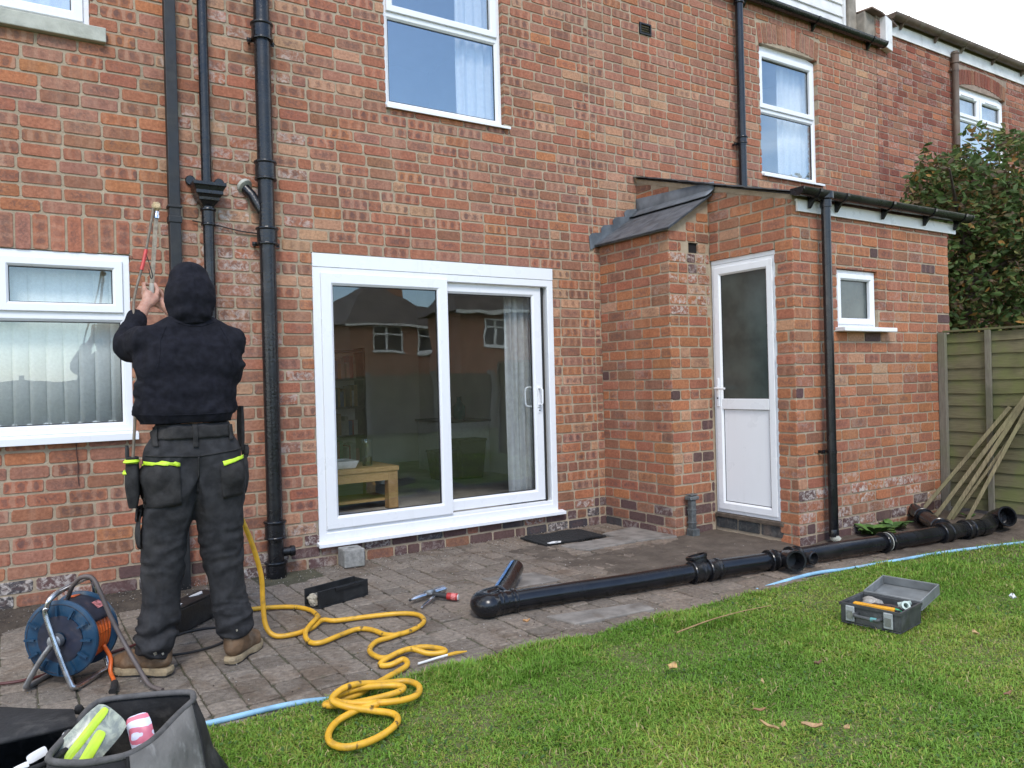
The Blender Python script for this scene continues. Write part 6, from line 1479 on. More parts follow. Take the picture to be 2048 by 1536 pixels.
V, F, C = leaf_faces(52000, crown_pts, 8, 0.024, 0.052, [(0.070, 0.115, 0.032), (0.100, 0.155, 0.045), (0.125, 0.115, 0.042), (0.18, 0.115, 0.045), (0.34, 0.18, 0.05), (0.20, 0.21, 0.065), (0.12, 0.08, 0.048)], [5, 4, 2.2, 1.3, 0.5, 1.2, 1.5])
V = V - np.array(tree.location); scatter_mesh('crown', M['leafy'], V, F, C, tree, kind=None)
# ---- houses and fence opposite, seen in the window reflections
def mat_far_brick():
    m, nt, b = new_mat('far_brickwork'); q = NT(nt); t = q.node('ShaderNodeTexBrick')
    sp_ = q.node('ShaderNodeSeparateXYZ'); q.put(sp_.inputs[0], q.pos()); cb = q.node('ShaderNodeCombineXYZ'); q.put(cb.inputs[0], sp_.outputs[0]); q.put(cb.inputs[1], sp_.outputs[2])
    q.put(t.inputs['Vector'], cb.outputs[0]); t.inputs['Scale'].default_value = 1.0; t.inputs['Brick Width'].default_value = 0.22; t.inputs['Row Height'].default_value = 0.08; t.inputs['Mortar Size'].default_value = 0.008
    t.inputs['Color1'].default_value = (0.38, 0.16, 0.085, 1); t.inputs['Color2'].default_value = (0.29, 0.12, 0.07, 1); t.inputs['Mortar'].default_value = (0.30, 0.25, 0.20, 1)
    q.put(b.inputs['Base Color'], t.outputs['Color']); b.inputs['Roughness'].default_value = 0.9; return m
M['far_brick'] = mat_far_brick()
M['far_roof'] = simple('far_roof_tiles', (0.11, 0.085, 0.07), 0.85, var=0.3, scale=2.5, bump=0.4, bscale=9, space='pos')
def T_back(y): return lambda u, v, d: (u, y + d, v)
def far_house(label, x0, x1, y, depth, ze, zr, wins, hip):
    h = empty('opposite_house', ((x0 + x1) / 2, y, 0), label, 'house'); T = T_back(y)
    MB().box(x0, x1, y - depth, y, -0.1, ze).build('wall', M['far_brick'], h)
    ym = y - depth / 2; o_ = 0.35
    P = [(x0 - o_, y + o_, ze - .05), (x1 + o_, y + o_, ze - .05), (x1 + o_, y - depth - o_, ze - .05), (x0 - o_, y - depth - o_, ze - .05), (x0 + hip, ym, zr), (x1 - hip, ym, zr)]
    rf = MB().add(P, [(0, 1, 5, 4), (1, 2, 5), (2, 3, 4, 5), (3, 0, 4), (3, 2, 1, 0)]).build('roof', M['far_roof'], h)
    MB().box(x0 - o_, x1 + o_, y + o_ + .001, y + o_ + 0.10, ze - 0.16, ze - 0.04).build('gutter', M['white_board'], rf)
    MB().box((x0 + x1) / 2 + 1.0, (x0 + x1) / 2 + 1.7, ym - .3, ym + .3, zr - 0.6, zr + 0.9).build('chimney', M['far_brick'], rf)
    for (a, b_, c_, d_) in wins:
        w = outer_frame(T, h, a, b_, c_, d_, 0.03, 0.07); mdl = (a + b_) / 2
        MB(T).box(mdl - .05, mdl + .05, c_ + .07, d_ - .07, -0.02, 0.034).build('mullion', M['upvc'], w)
        for (e_, f_) in ((a + .07, mdl - .05), (mdl + .05, b_ - .07)):
            MB(T).box(e_, f_, c_ + (d_ - c_) * .62, c_ + (d_ - c_) * .62 + .08, -0.02, 0.032).build('transom', M['upvc'], w)
            MB(T).box(e_, f_, c_ + .07, d_ - .07, -0.01, 0.004).build('pane', M['far_pane'], w)
        MB(T).box(a - .06, b_ + .06, c_ - .07, c_ - .001, 0, 0.10).build('sill', M['upvc'], w)
M['far_pane'] = simple('far_window_pane', (0.035, 0.04, 0.042), 0.12, var=0.4, scale=3)
far_house('brick house across the gardens mirrored in the left patio door pane', 12.9, 18.3, -28.0, 8.0, 4.10, 6.35, [(14.05, 15.42, 2.72, 3.93), (16.35, 17.72, 2.72, 3.93)], 2.2)
far_house('nearer brick house mirrored in the sliding patio door pane', 14.4, 19.5, -20.4, 2.6, 4.05, 5.3, [(15.5, 16.4, 2.65, 3.78)], 0.4)
ff = empty('garden_fence', (8, -13.2, 0), 'grey panel fence across the lawn, mirrored in the patio door glass', 'fence')
for k in range(14):
    xx = -9 + k * 1.85
    MB().box(xx - .06, xx + .06, -13.26, -13.14, -0.12, 1.62).build('post', M['concrete'], ff)
    for i in range(9): MB().box(xx + .062, xx + 1.788, -13.225 + .004 * (i % 2), -13.185 + .004 * (i % 2), 0.0 + i * 0.168, 0.166 + i * 0.168).build('board', M['batten'], ff)
# ---- inside the rooms
fl_in = 0.165
M['oak'] = mat_wood('oak', (0.42, 0.25, 0.10), (0.52, 0.33, 0.15), None, (3, 14, 14))
M['books'] = [simple('book_cover_%d' % _i, _c, 0.6) for _i, _c in enumerate(((0.30, 0.06, 0.05), (0.06, 0.10, 0.22), (0.45, 0.42, 0.36), (0.08, 0.18, 0.10), (0.35, 0.22, 0.08)))]
ct = empty('coffee_table', (2.35, 1.36, fl_in), 'chunky oak coffee table inside, behind the left patio door pane', 'table')
MB().box(1.72, 2.90, 1.06, 1.68, 0.495, 0.535).build('top', M['oak'], ct, bevel=0.004)
for a, b_ in ((1.73, 1.07), (2.80, 1.07), (1.73, 1.58), (2.80, 1.58)): MB().box(a, a + .09, b_, b_ + .09, fl_in, 0.494).build('leg', M['oak'], ct, bevel=0.003)
for y_ in (1.085, 1.645): MB().box(1.821, 2.799, y_ - .012, y_ + .012, 0.415, 0.494).build('apron', M['oak'], ct)
MB().box(1.74, 2.88, 1.165, 1.575, 0.225, 0.245).build('shelf', M['oak'], ct)
bk = empty('bookshelf', (3.0, 4.6, fl_in), 'dark shelves filled with books along the back wall of the room', 'bookshelf')
_dk = simple('dark_shelf_wood', (0.06, 0.045, 0.035), 0.6)
for _x in (2.45, 3.95): MB().box(_x, _x + .03, 4.42, 4.75, fl_in, 1.75).build('side', _dk, bk)
for _k in range(5):
    MB().box(2.4805, 3.9495, 4.43, 4.75, fl_in + .05 + _k * .37, fl_in + .075 + _k * .37).build('shelf', _dk, bk)
_r = random.Random(3)
for _k in range(4):
    _x = 2.50
    while _x < 3.85:
        _w = _r.uniform(.02, .06); _h = _r.uniform(.18, .30)
        if _r.random() < .85: MB().box(_x, _x + _w - .002, 4.46, 4.70, fl_in + .076 + _k * .37, fl_in + .076 + _k * .37 + _h).build('book', M['books'][_r.randrange(5)], bk)
        _x += _w
ds = empty('casserole_dish', (2.32, 1.24, 0.536), 'grey white oblong dish on the oak coffee table', 'dish')
MB().add([(2.12, 1.12, .537), (2.52, 1.12, .537), (2.52, 1.38, .537), (2.12, 1.38, .537), (2.09, 1.10, .605), (2.55, 1.10, .605), (2.55, 1.40, .605), (2.09, 1.40, .605), (2.13, 1.13, .59), (2.51, 1.13, .59), (2.51, 1.37, .59), (2.13, 1.37, .59)],
         [(3, 2, 1, 0), (0, 1, 5, 4), (1, 2, 6, 5), (2, 3, 7, 6), (3, 0, 4, 7), (4, 5, 9, 8), (5, 6, 10, 9), (6, 7, 11, 10), (7, 4, 8, 11), (8, 9, 10, 11)]).build('dish', M['white_plastic'], ds, bevel=0.008)
cf = empty('coffee_press', (2.68, 1.25, 0.536), 'glass coffee press with dark coffee on the table corner', 'coffee press')
MB().lathe([(0.046, 0), (0.048, 0.16), (0.044, 0.19), (0.052, 0.235)], (2.68, 1.25, 0.537), (0, 0, 1), 20).build('beaker', M['glass'], cf, smooth=True)
MB().lathe([(0.042, 0), (0.042, 0.075), (0.001, 0.075)], (2.68, 1.25, 0.539), (0, 0, 1), 18).build('coffee', simple('black_coffee', (0.03, 0.008, 0.006), 0.2), cf, smooth=True)
ac = empty('armchair', (1.9, 2.6, fl_in), 'black armchair in the dim room behind the coffee table', 'armchair')
blk_ = simple('black_leather', (0.012, 0.012, 0.013), 0.5)
MB().box(1.55, 2.45, 2.3, 3.0, fl_in + .1, 0.58).build('seat', blk_, ac, bevel=0.04, seg=3); MB().box(1.58, 2.42, 2.92, 3.15, fl_in + .1, 1.12).build('backrest', blk_, ac, bevel=0.07, seg=4)
for a in (1.42, 2.42): MB().box(a, a + .16, 2.25, 3.05, fl_in, 0.76).build('arm', blk_, ac, bevel=0.05, seg=3)
wd = empty('tall_cupboard', (1.75, 3.6, fl_in), 'tall oak cupboard side at the left inside the room', 'cupboard')
MB().box(1.45, 2.15, 3.4, 3.9, fl_in, 2.15).build('carcass', M['oak'], wd, bevel=0.004)
MB().box(1.47, 2.13, 3.375, 3.399, fl_in + .06, 2.12).build('door', M['oak'], wd, bevel=0.003)
un = empty('white_cabinet', (4.55, 3.2, fl_in), 'white cabinet against the far side of the room', 'cabinet')
MB().box(4.40, 4.92, 2.85, 3.75, fl_in, 0.78).build('carcass', M['white_plastic'], un, bevel=0.004); MB().box(4.385, 4.399, 2.88, 3.72, fl_in + .05, 0.76).build('door', M['white_plastic'], un, bevel=0.003)
MB().box(4.37, 4.93, 2.82, 3.78, 0.781, 0.805).build('top', simple('dark_top', (0.05, 0.05, 0.05), 0.5), un)
o = MB().lathe([(0.05, 0), (0.075, 0.04), (0.075, 0.16), (0.03, 0.22), (0.028, 0.27), (0.034, 0.28)], (4.62, 3.05, 0.807), (0, 0, 1), 18).build('bottle', simple('teal_glass', (0.01, 0.11, 0.10), 0.2), smooth=True)
tag(o, 'teal bottle on top of the white cabinet indoors', 'bottle')
for k, (a, b_, h_, lab) in enumerate(((4.42, 2.50, 0.42, 'taller black bin in front of the white cabinet'), (4.18, 2.62, 0.30, 'shorter black bin left of the taller one indoors'))):
    e = empty('bin', (a, b_, fl_in), lab, 'bin'); MB().add([(a + sx_ * w_, b_ + sy_ * w_ * .8, z_) for z_, w_ in ((fl_in, .13), (fl_in + h_, .165)) for sx_, sy_ in ((-1, -1), (1, -1), (1, 1), (-1, 1))], [(3, 2, 1, 0), (0, 1, 5, 4), (1, 2, 6, 5), (2, 3, 7, 6), (3, 0, 4, 7)]).build('tub', blk_, e)
    MB().box(a - .175, a + .175, b_ - .142, b_ + .142, fl_in + h_ + .001, fl_in + h_ + .03).build('lid', blk_, e, bevel=0.008)
M['net'] = simple('net_curtain', (0.78, 0.79, 0.78), 0.9, var=0.06, scale=30)
M['net2'] = simple('blue_white_curtain', (0.80, 0.82, 0.84), 0.9, var=0.06, scale=30)
def curtain(x0, x1, z0, z1, y, label, mat, amp=0.022, folds=8, nm='curtain'):
    N = folds * 8; rows = [[(x0 + (x1 - x0) * i / N + 0.006 * math.sin(z_ * 3 + i), y + amp * math.sin(i * 2 * math.pi / 8 + 0.3 * math.sin(z_ * 2)) * (0.7 + 0.3 * math.sin(i * .37)), z_) for i in range(N + 1)] for z_ in [z0 + (z1 - z0) * k / 10 for k in range(11)]]
    o = MB().grid(rows).build(nm, mat, smooth=True, recalc=False, solid=0.003, angle=0); return tag(o, label, 'curtain')
curtain(3.50, 3.80, 0.20, 2.15, 0.20, 'pale curtain gathered at the right of the patio door', simple('grey_curtain', (0.42, 0.43, 0.43), 0.9, var=0.1, scale=20), 0.03, 5)
curtain(3.08, 3.60, 3.05, 4.9, 0.16, 'white curtain hanging in the upstairs middle window', M['net2'], 0.02, 6)
curtain(7.02, 7.62, 3.05, 4.9, 0.17, 'white curtain in the upstairs right window', M['net2'], 0.02, 6)
curtain(6.1, 6.62, 3.05, 4.9, 0.17, 'white curtain edge at the left of the upstairs right window', M['net2'], 0.02, 5)
curtain(10.4, 11.7, 3.3, 5.0, 0.16, 'white net curtain in the neighbouring house window', M['net'], 0.015, 12, 'net_curtain')
curtain(-0.5, 0.50, 3.2, 4.9, 0.14, 'white net curtain in the upstairs left window', M['net'], 0.015, 10, 'net_curtain')
vb = empty('vertical_blind', (0, 0.14, 0.95), 'pale grey green vertical blind behind the ground floor window', 'blind')
m_bl = simple('blind_fabric', (0.80, 0.83, 0.80), 0.9, var=0.05, scale=60)
for k in range(22):
    xx = -1.22 + k * 0.0865; a_ = R(2 + 2 * math.sin(k * 1.7)); dx, dy = 0.051 * math.cos(a_), 0.048 * math.sin(a_)
    P = []
    for t in range(5):
        f_ = t / 4 * 2 - 1; P.append((xx + dx * f_, 0.15 + dy * f_ - 0.006 * (1 - f_ * f_)))
    MB().grid([[(a, b_, z_) for a, b_ in P] for z_ in (1.045 + 0.004 * math.sin(k * 2.1), 2.14)]).build('slat', m_bl, vb, smooth=True, recalc=False, solid=0.0012, angle=0)
    MB().box(xx - .040, xx + .040, 0.145, 0.150, 1.05, 1.075).build('weight', m_bl, vb)
MB().box(-1.25, 0.66, 0.125, 0.175, 2.141, 2.18).build('head_rail', M['white_plastic'], vb)
# ------------------------------------------------------------------ the worker, seen from behind
from mathutils.bvhtree import BVHTree
person = empty('person', (0.69, -1.58, 0.0), 'person in dark hooded sweatshirt and work trousers, back turned, arms raised at the pipes', 'person')
M['hoodie'] = simple('navy_black_fleece', (0.0105, 0.0108, 0.0155), 0.9, var=0.3, scale=35, bump=0.35, bscale=320, dirt=(0.016, 0.016, 0.020), dirt_amt=0.5, dscale=6, spec=0.15)
M['trouser'] = simple('charcoal_work_cloth', (0.029, 0.029, 0.031), 0.82, var=0.28, scale=26, bump=0.3, bscale=260, dirt=(0.050, 0.046, 0.042), dirt_amt=0.40, dscale=7, spec=0.2)
M['pocket'] = simple('black_pocket_cloth', (0.031, 0.030, 0.030), 0.85, var=0.3, scale=24, bump=0.4, bscale=240, dirt=(0.055, 0.05, 0.046), dirt_amt=0.5, dscale=9, spec=0.2)
M['boot'] = simple('tan_leather', (0.155, 0.092, 0.048), 0.65, var=0.25, scale=22, bump=0.35, bscale=120, dirt=(0.20, 0.16, 0.11), dirt_amt=0.6, dscale=14)
M['sole'] = simple('boot_sole', (0.34, 0.265, 0.16), 0.75, var=0.2, scale=25, dirt=(0.07, 0.06, 0.05), dirt_amt=0.6, dscale=20, bump=0.3)
m_skin, nt, b = new_mat('skin'); q = NT(nt)
q.put(b.inputs['Base Color'], q.mix(q.rng(q.noise(q.pos(), 45, 5), .35, .68), (0.40, 0.205, 0.145), (0.50, 0.285, 0.21))); b.inputs['Roughness'].default_value = 0.5
b.inputs['Subsurface Weight'].default_value = 0.12; b.inputs['Subsurface Radius'].default_value = (0.012, 0.005, 0.003); q.put(b.inputs['Normal'], q.bump(q.noise(q.pos(), 260, 4), 0.25, 0.003))
M['skin'] = m_skin
def caps(mb, chain, n=18):
    """tapered round-ended limb through [(point, radius)...]"""
    P = [Vector(p) for p, _ in chain]; Rr = [r_ for _, r_ in chain]
    t0 = (P[1] - P[0]).normalized(); t1 = (P[-1] - P[-2]).normalized()
    path, rad = [], []
    for k in range(4, 0, -1):
        a = k / 4 * math.pi / 2; path.append(P[0] - t0 * Rr[0] * math.sin(a)); rad.append(max(1e-4, Rr[0] * math.cos(a)))
    for i in range(len(P) - 1):
        for k in range(6): path.append(P[i].lerp(P[i + 1], k / 6)); rad.append(Rr[i] + (Rr[i + 1] - Rr[i]) * k / 6)
    path.append(P[-1]); rad.append(Rr[-1])
    for k in range(1, 5):
        a = k / 4 * math.pi / 2; path.append(P[-1] + t1 * Rr[-1] * math.sin(a)); rad.append(max(1e-4, Rr[-1] * math.cos(a)))
    mb.tube(path, rad, n)
def remeshed(mb, vox, smooth_it, fac=0.5):
    me = bpy.data.meshes.new('tmp'); me.from_pydata(mb.v, [], mb.f)
    bm = bmesh.new(); bm.from_mesh(me); bmesh.ops.remove_doubles(bm, verts=bm.verts, dist=1e-5); bmesh.ops.recalc_face_normals(bm, faces=bm.faces); bm.to_mesh(me); bm.free()
    o = bpy.data.objects.new('tmp', me); COL.objects.link(o)
    m = o.modifiers.new('r', 'REMESH'); m.mode = 'VOXEL'; m.voxel_size = vox
    if smooth_it: s_ = o.modifiers.new('s', 'SMOOTH'); s_.factor = fac; s_.iterations = smooth_it
    dg = bpy.context.evaluated_depsgraph_get(); ev = o.evaluated_get(dg); me2 = bpy.data.meshes.new_from_object(ev)
    n = len(me2.vertices); V = np.zeros(n * 3); me2.vertices.foreach_get('co', V); N = np.zeros(n * 3); me2.vertices.foreach_get('normal', N)
    F = [tuple(p.vertices) for p in me2.polygons]
    bpy.data.objects.remove(o); bpy.data.meshes.remove(me); bpy.data.meshes.remove(me2)
    return V.reshape(-1, 3), N.reshape(-1, 3), F
def skin_obj(name, V, F, mat, parent):
    mb = MB(); mb.v = [tuple(p) for p in V]; mb.f = F
    return mb.build(name, mat, parent, smooth=True, recalc=False, angle=0)
def ridged(V, sx, sy, sz, o): 
    return np.array([1 - 2 * abs(mnoise.noise(Vector((p[0] * sx + o, p[1] * sy, p[2] * sz)))) for p in V])
# ---- sweatshirt
mb = MB()
caps(mb, [((.560, -1.605, 1.455), .088), ((.835, -1.605, 1.455), .088)])
for sx_ in (.562, .832): caps(mb, [((.695, -1.598, 1.555), .070), ((sx_, -1.605, 1.478), .072)])
caps(mb, [((.575, -1.603, 1.36), .124), ((.805, -1.603, 1.36), .124)]); caps(mb, [((.590, -1.605, 1.25), .130), ((.755, -1.605, 1.25), .130)])
caps(mb, [((.588, -1.605, 1.165), .130), ((.752, -1.605, 1.165), .130)]); caps(mb, [((.695, -1.60, 1.50), .08), ((.695, -1.59, 1.60), .066)])
caps(mb, [((.580, -1.605, 1.41), .112), ((.800, -1.605, 1.41), .112)])
caps(mb, [((.530, -1.60, 1.465), .080), ((.462, -1.43, 1.450), .064), ((.475, -1.395, 1.50), .058), ((.508, -1.36, 1.578), .048)])
caps(mb, [((.855, -1.60, 1.460), .080), ((.872, -1.40, 1.405), .066), ((.82, -1.32, 1.47), .058), ((.70, -1.275, 1.60), .048)])
V, N, F = remeshed(mb, 0.0085, 16)
V = V - N * 0.010
def warp(V, sx, sy, sz, w, o):
    out = np.zeros(len(V))
    for i, p in enumerate(V):
        q_ = Vector((p[0] * sx + o, p[1] * sy, p[2] * sz)); d_ = mnoise.noise(q_ * 0.6 + Vector((3, 7, o))) * w
        out[i] = 1 - 2 * abs(mnoise.noise(q_ + Vector((d_, d_, d_))))
    return out
arm = np.clip((0.545 - V[:, 0]) / 0.06, 0, 1) + np.clip((V[:, 0] - 0.85) / 0.06, 0, 1)
low_ = np.clip((1.26 - V[:, 2]) / 0.12, 0, 1)
dx_ = np.abs(V[:, 0] - 0.67)
Vd = V.copy(); Vd[:, 2] = V[:, 2] + 1.1 * dx_                     # folds that fall from the armpits to the middle of the hem
V = V + N * (0.008 * warp(Vd, 6.0, 3.0, 4.0, 1.2, 3) + 0.002 * warp(V, 14, 10, 6, 1.0, 8) + 0.010 * low_ * warp(V, 9, 8, 15, 1.2, 5) + 0.012 * np.clip(arm, 0, 1) * warp(V, 11, 13, 14, 1.0, 2))[:, None]
hz = 1.108
k_ = np.clip((1.150 - V[:, 2]) / 0.03, 0, 1) * (V[:, 2] < 1.16)
V[:, 0] = 0.69 + (V[:, 0] - 0.69) * (1 - 0.06 * k_); V[:, 1] = -1.605 + (V[:, 1] + 1.605) * (1 - 0.06 * k_)
V[:, 2] = np.maximum(V[:, 2], hz)
hoodie = skin_obj('sweatshirt', V, F, M['hoodie'], person)
bvh_h = BVHTree.FromPolygons([Vector(p_) for p_ in V], F)
def seam_on(bvh, pts, name, parent, r_=0.0022, mat=None):
    P_ = []
    for (xa, za) in pts:
        h_ = bvh.ray_cast(Vector((xa, -2.3, za)), Vector((0, 1, 0)))
        if h_[0]: P_.append(h_[0] - Vector((0, 0.0006, 0)))
    if len(P_) > 3: MB().tube(P_, r_, 6).build(name, mat or M['hoodie'], parent, smooth=True)
def poly_pts(a, n=24):
    return [(lambda t, k: (a[k][0] + (a[k + 1][0] - a[k][0]) * t, a[k][1] + (a[k + 1][1] - a[k][1]) * t))(i / n * (len(a) - 1) - min(int(i / n * (len(a) - 1)), len(a) - 2), min(int(i / n * (len(a) - 1)), len(a) - 2)) for i in range(n + 1)]
seam_on(bvh_h, poly_pts([(.585, 1.530), (.556, 1.47), (.548, 1.40), (.535, 1.345)]), 'armhole_seam', hoodie)
seam_on(bvh_h, poly_pts([(.810, 1.530), (.836, 1.47), (.842, 1.40), (.852, 1.345)]), 'armhole_seam', hoodie)
seam_on(bvh_h, poly_pts([(.620, 1.552), (.66, 1.535), (.70, 1.530), (.74, 1.535), (.785, 1.552)]), 'neck_seam', hoodie)
seam_on(bvh_h, poly_pts([(.470, 1.150), (.56, 1.146), (.67, 1.144), (.78, 1.146), (.865, 1.150)], 40), 'hem_seam', hoodie)
# ---- hood
mb = MB(); caps(mb, [((.701, -1.568, 1.742), .088), ((.700, -1.582, 1.700), .106), ((.697, -1.594, 1.650), .110), ((.695, -1.602, 1.605), .092)], 24); caps(mb, [((.66, -1.650, 1.592), .038), ((.735, -1.650, 1.592), .038)])
V, N, F = remeshed(mb, 0.007, 8)
V = V + N * (0.002 * warp(V, 6, 6, 6, 1.0, 1) + 0.005 * np.clip((1.66 - V[:, 2]) / 0.06, 0, 1) * warp(V, 9, 9, 24, 1.2, 9))[:, None]
keep = [f for f in F if not (np.mean([V[i][1] for i in f]) > -1.515 and abs(np.mean([V[i][0] for i in f]) - 0.70) < 0.075 and 1.60 < np.mean([V[i][2] for i in f]) < 1.79)]
hood = skin_obj('hood', V, keep, M['hoodie'], person)
bvh_hood = BVHTree.FromPolygons([Vector(p) for p in V], F)
seam = []
for k in range(22):
    z_ = 1.815 - k * 0.0085; h_ = bvh_hood.ray_cast(Vector((0.702, -2.2, z_)), Vector((0, 1, 0)))
    if h_[0]: seam.append(h_[0] + Vector((0, -0.0005, 0)))
MB().tube(seam, 0.0022, 6).build('centre_seam', M['hoodie'], hood, smooth=True)
# ---- trousers
mb = MB()
caps(mb, [((.625, -1.61, 1.055), .112), ((.755, -1.61, 1.055), .112)]); caps(mb, [((.600, -1.61, .965), .122), ((.782, -1.61, .965), .122)])
caps(mb, [((.595, -1.615, .885), .124), ((.578, -1.60, .72), .112), ((.562, -1.58, .52), .096), ((.545, -1.562, .28), .088), ((.522, -1.56, .155), .088)])
caps(mb, [((.790, -1.615, .880), .122), ((.797, -1.60, .72), .110), ((.806, -1.58, .51), .094), ((.836, -1.575, .28), .086), ((.850, -1.580, .175), .084)])
V, N, F = remeshed(mb, 0.0085, 7)
V = V - N * 0.013
z_ = V[:, 2]
w_hi = np.clip((z_ - 0.62) / 0.15, 0, 1) * np.clip((1.0 - z_) / 0.1, 0, 1); w_kn = np.exp(-((z_ - 0.53) / 0.10) ** 2); w_lo = np.clip((0.36 - z_) / 0.16, 0, 1)
sgn = np.sign(V[:, 0] - 0.69)
Vk = V.copy(); Vk[:, 2] = V[:, 2] + 0.9 * np.abs(V[:, 0] - .69)
V = V + N * (0.018 * w_hi * warp(Vk, 7, 6, 8, 1.2, 4) + 0.011 * w_kn * warp(V, 8, 8, 17, 1.4, 6) + 0.017 * w_lo * warp(V, 9, 9, 18, 1.5, 2) + 0.008 * warp(V, 9, 9, 4, 1.0, 7))[:, None]
lft = V[:, 0] < 0.69
V[:, 2] = np.where(lft, np.maximum(V[:, 2], 0.062 + 0.010 * np.sin(V[:, 1] * 40)), np.maximum(V[:, 2], 0.090 + 0.008 * np.sin(V[:, 0] * 40)))
V[:, 2] = np.minimum(V[:, 2], 1.105)
trs = skin_obj('trousers', V, F, M['trouser'], person)
bvh_t = BVHTree.FromPolygons([Vector(p) for p in V], F)
def drape(name, mat, corners, off, parent, n=14, m=10, th=0.003, dirn=(0, 1, 0), src=None, bulge=0.0):
    """cloth piece projected onto the trousers from behind; corners are (x, z): top-left, top-right, bottom-right, bottom-left"""
    d_ = Vector(dirn).normalized(); rows = []
    tl_, tr__, br_, bl_ = [Vector((a, 0, c)) for a, c in corners]
    for j in range(m + 1):
        row = []
        for i in range(n + 1):
            u, v = i / n, j / m
            p = (tl_.lerp(tr__, u)).lerp(bl_.lerp(br_, u), v)
            h_ = (src or bvh_t).ray_cast(Vector((p.x, -1.6, p.z)) - d_ * 0.9, d_)
            if h_[0] is None: h_ = (src or bvh_t).find_nearest(Vector((p.x, -1.65, p.z)))
            row.append(h_[0] + h_[1] * (off + bulge * math.sin(math.pi * u) * math.sin(math.pi * v)))
        rows.append(row)
    return MB().grid(rows).build(name, mat, parent, smooth=True, recalc=False, solid=th, angle=0)
pkt = drape('back_pocket', M['pocket'], [(.468, .945), (.610, .935), (.618, .760), (.470, .752)], 0.005, trs, bulge=0.006)
drape('neon_trim', M['neon'], [(.472, .952), (.608, .944), (.608, .925), (.473, .934)], 0.0125, trs, 12, 3)
pkt = drape('back_pocket', M['pocket'], [(.775, .925), (.885, .950), (.880, .775), (.790, .770)], 0.005, trs, bulge=0.006)
drape('neon_trim', M['neon'], [(.786, .930), (.882, .953), (.882, .933), (.790, .911)], 0.0125, trs, 10, 3)
drape('waistband', M['pocket'], [(.515, 1.092), (.868, 1.092), (.872, 1.040), (.510, 1.040)], 0.004, trs, 26, 5)
drape('belt_loop', M['pocket'], [(.672, 1.095), (.694, 1.095), (.694, 1.000), (.672, 1.000)], 0.011, trs, 3, 8)
drape('belt_loop', M['pocket'], [(.528, 1.090), (.546, 1.090), (.540, 1.010), (.522, 1.010)], 0.011, trs, 3, 8)
drape('belt_loop', M['pocket'], [(.822, 1.090), (.838, 1.090), (.840, 1.020), (.824, 1.020)], 0.011, trs, 3, 8)
drape('yoke_seam', M['pocket'], [(.48, .978), (.69, .966), (.69, .960), (.48, .972)], 0.003, trs, 16, 1)
drape('yoke_seam', M['pocket'], [(.69, .966), (.89, .985), (.89, .979), (.69, .960)], 0.003, trs, 16, 1)
drape('seat_seam', M['pocket'], [(.688, .960), (.694, .960), (.694, .80), (.688, .80)], 0.003, trs, 1, 16)
drape('cargo_pocket', M['pocket'], [(.425, .735), (.500, .735), (.500, .575), (.430, .575)], 0.012, trs, 8, 8, 0.004, (0.75, 0.66, 0), bulge=0.012)
drape('cargo_flap', M['pocket'], [(.420, .745), (.505, .745), (.505, .690), (.425, .690)], 0.028, trs, 8, 4, 0.004, (0.75, 0.66, 0))
for _x, _z, _w, _h in ((.508, .118, .009, .010), (.540, .108, .006, .007), (.845, .16, .005, .006)):
    drape('paint_splash', M['mortar_lump'], [(_x - _w, _z + _h * .7), (_x + _w * .5, _z + _h), (_x + _w, _z - _h * .4), (_x - _w * .2, _z - _h)], 0.0010, trs, 4, 4, 0.0008)
# hip pouches
def soft(name, mat, c, sx_, sy_, sz_, parent, rz=0.0, seed=0):
    mb = MB(); n_, m_ = 18, 12; rows = []
    for j in range(m_ + 1):
        v = j / m_; row = []
        for i in range(n_):
            a = 2 * math.pi * i / n_; ca, sa = math.cos(a), math.sin(a); e = 0.55
            px_, py_ = math.copysign(abs(ca) ** e, ca) * sx_, math.copysign(abs(sa) ** e, sa) * sy_
            tp = 0.82 + 0.18 * math.sin(math.pi * min(1, v * 1.1)) - (0.25 * (1 - v) ** 4)
            nn = 1 + 0.10 * mnoise.noise(Vector((ca * 1.5, sa * 1.5, v * 3 + seed)))
            x_, y_ = px_ * tp * nn, py_ * tp * nn
            row.append((c[0] + x_ * math.cos(rz) - y_ * math.sin(rz), c[1] + x_ * math.sin(rz) + y_ * math.cos(rz), c[2] - sz_ + 2 * sz_ * v))
        rows.append(row)
    mb.grid(rows, closed_u=True); mb.f.append(tuple(range(n_))[::-1]); mb.f.append(tuple(m_ * n_ + i for i in range(n_)))
    return mb.build(name, mat, parent, smooth=True, recalc=True, angle=50)
po = soft('hip_pouch', M['pocket'], (.442, -1.615, .862), .030, .058, .108, person, R(-10), 1)
soft('neon_trim', M['neon'], (.440, -1.617, .952), .0325, .060, .010, po, R(-10), 1); soft('neon_trim', M['neon'], (.418, -1.612, .905), .014, .050, .009, po, R(-10), 2)
soft('pouch_tool', M['rubber'], (.425, -1.60, .985), .008, .008, .035, po, 0.2, 3)
ho = soft('hip_holster', M['pocket'], (.922, -1.515, 1.065), .012, .030, .105, person, R(8), 4)
soft('holster_tip', M['pocket'], (.942, -1.505, .955), .014, .026, .030, ho, R(8), 5)
soft('hip_pocket', M['pocket'], (.902, -1.585, .855), .024, .050, .085, person, R(8), 6)
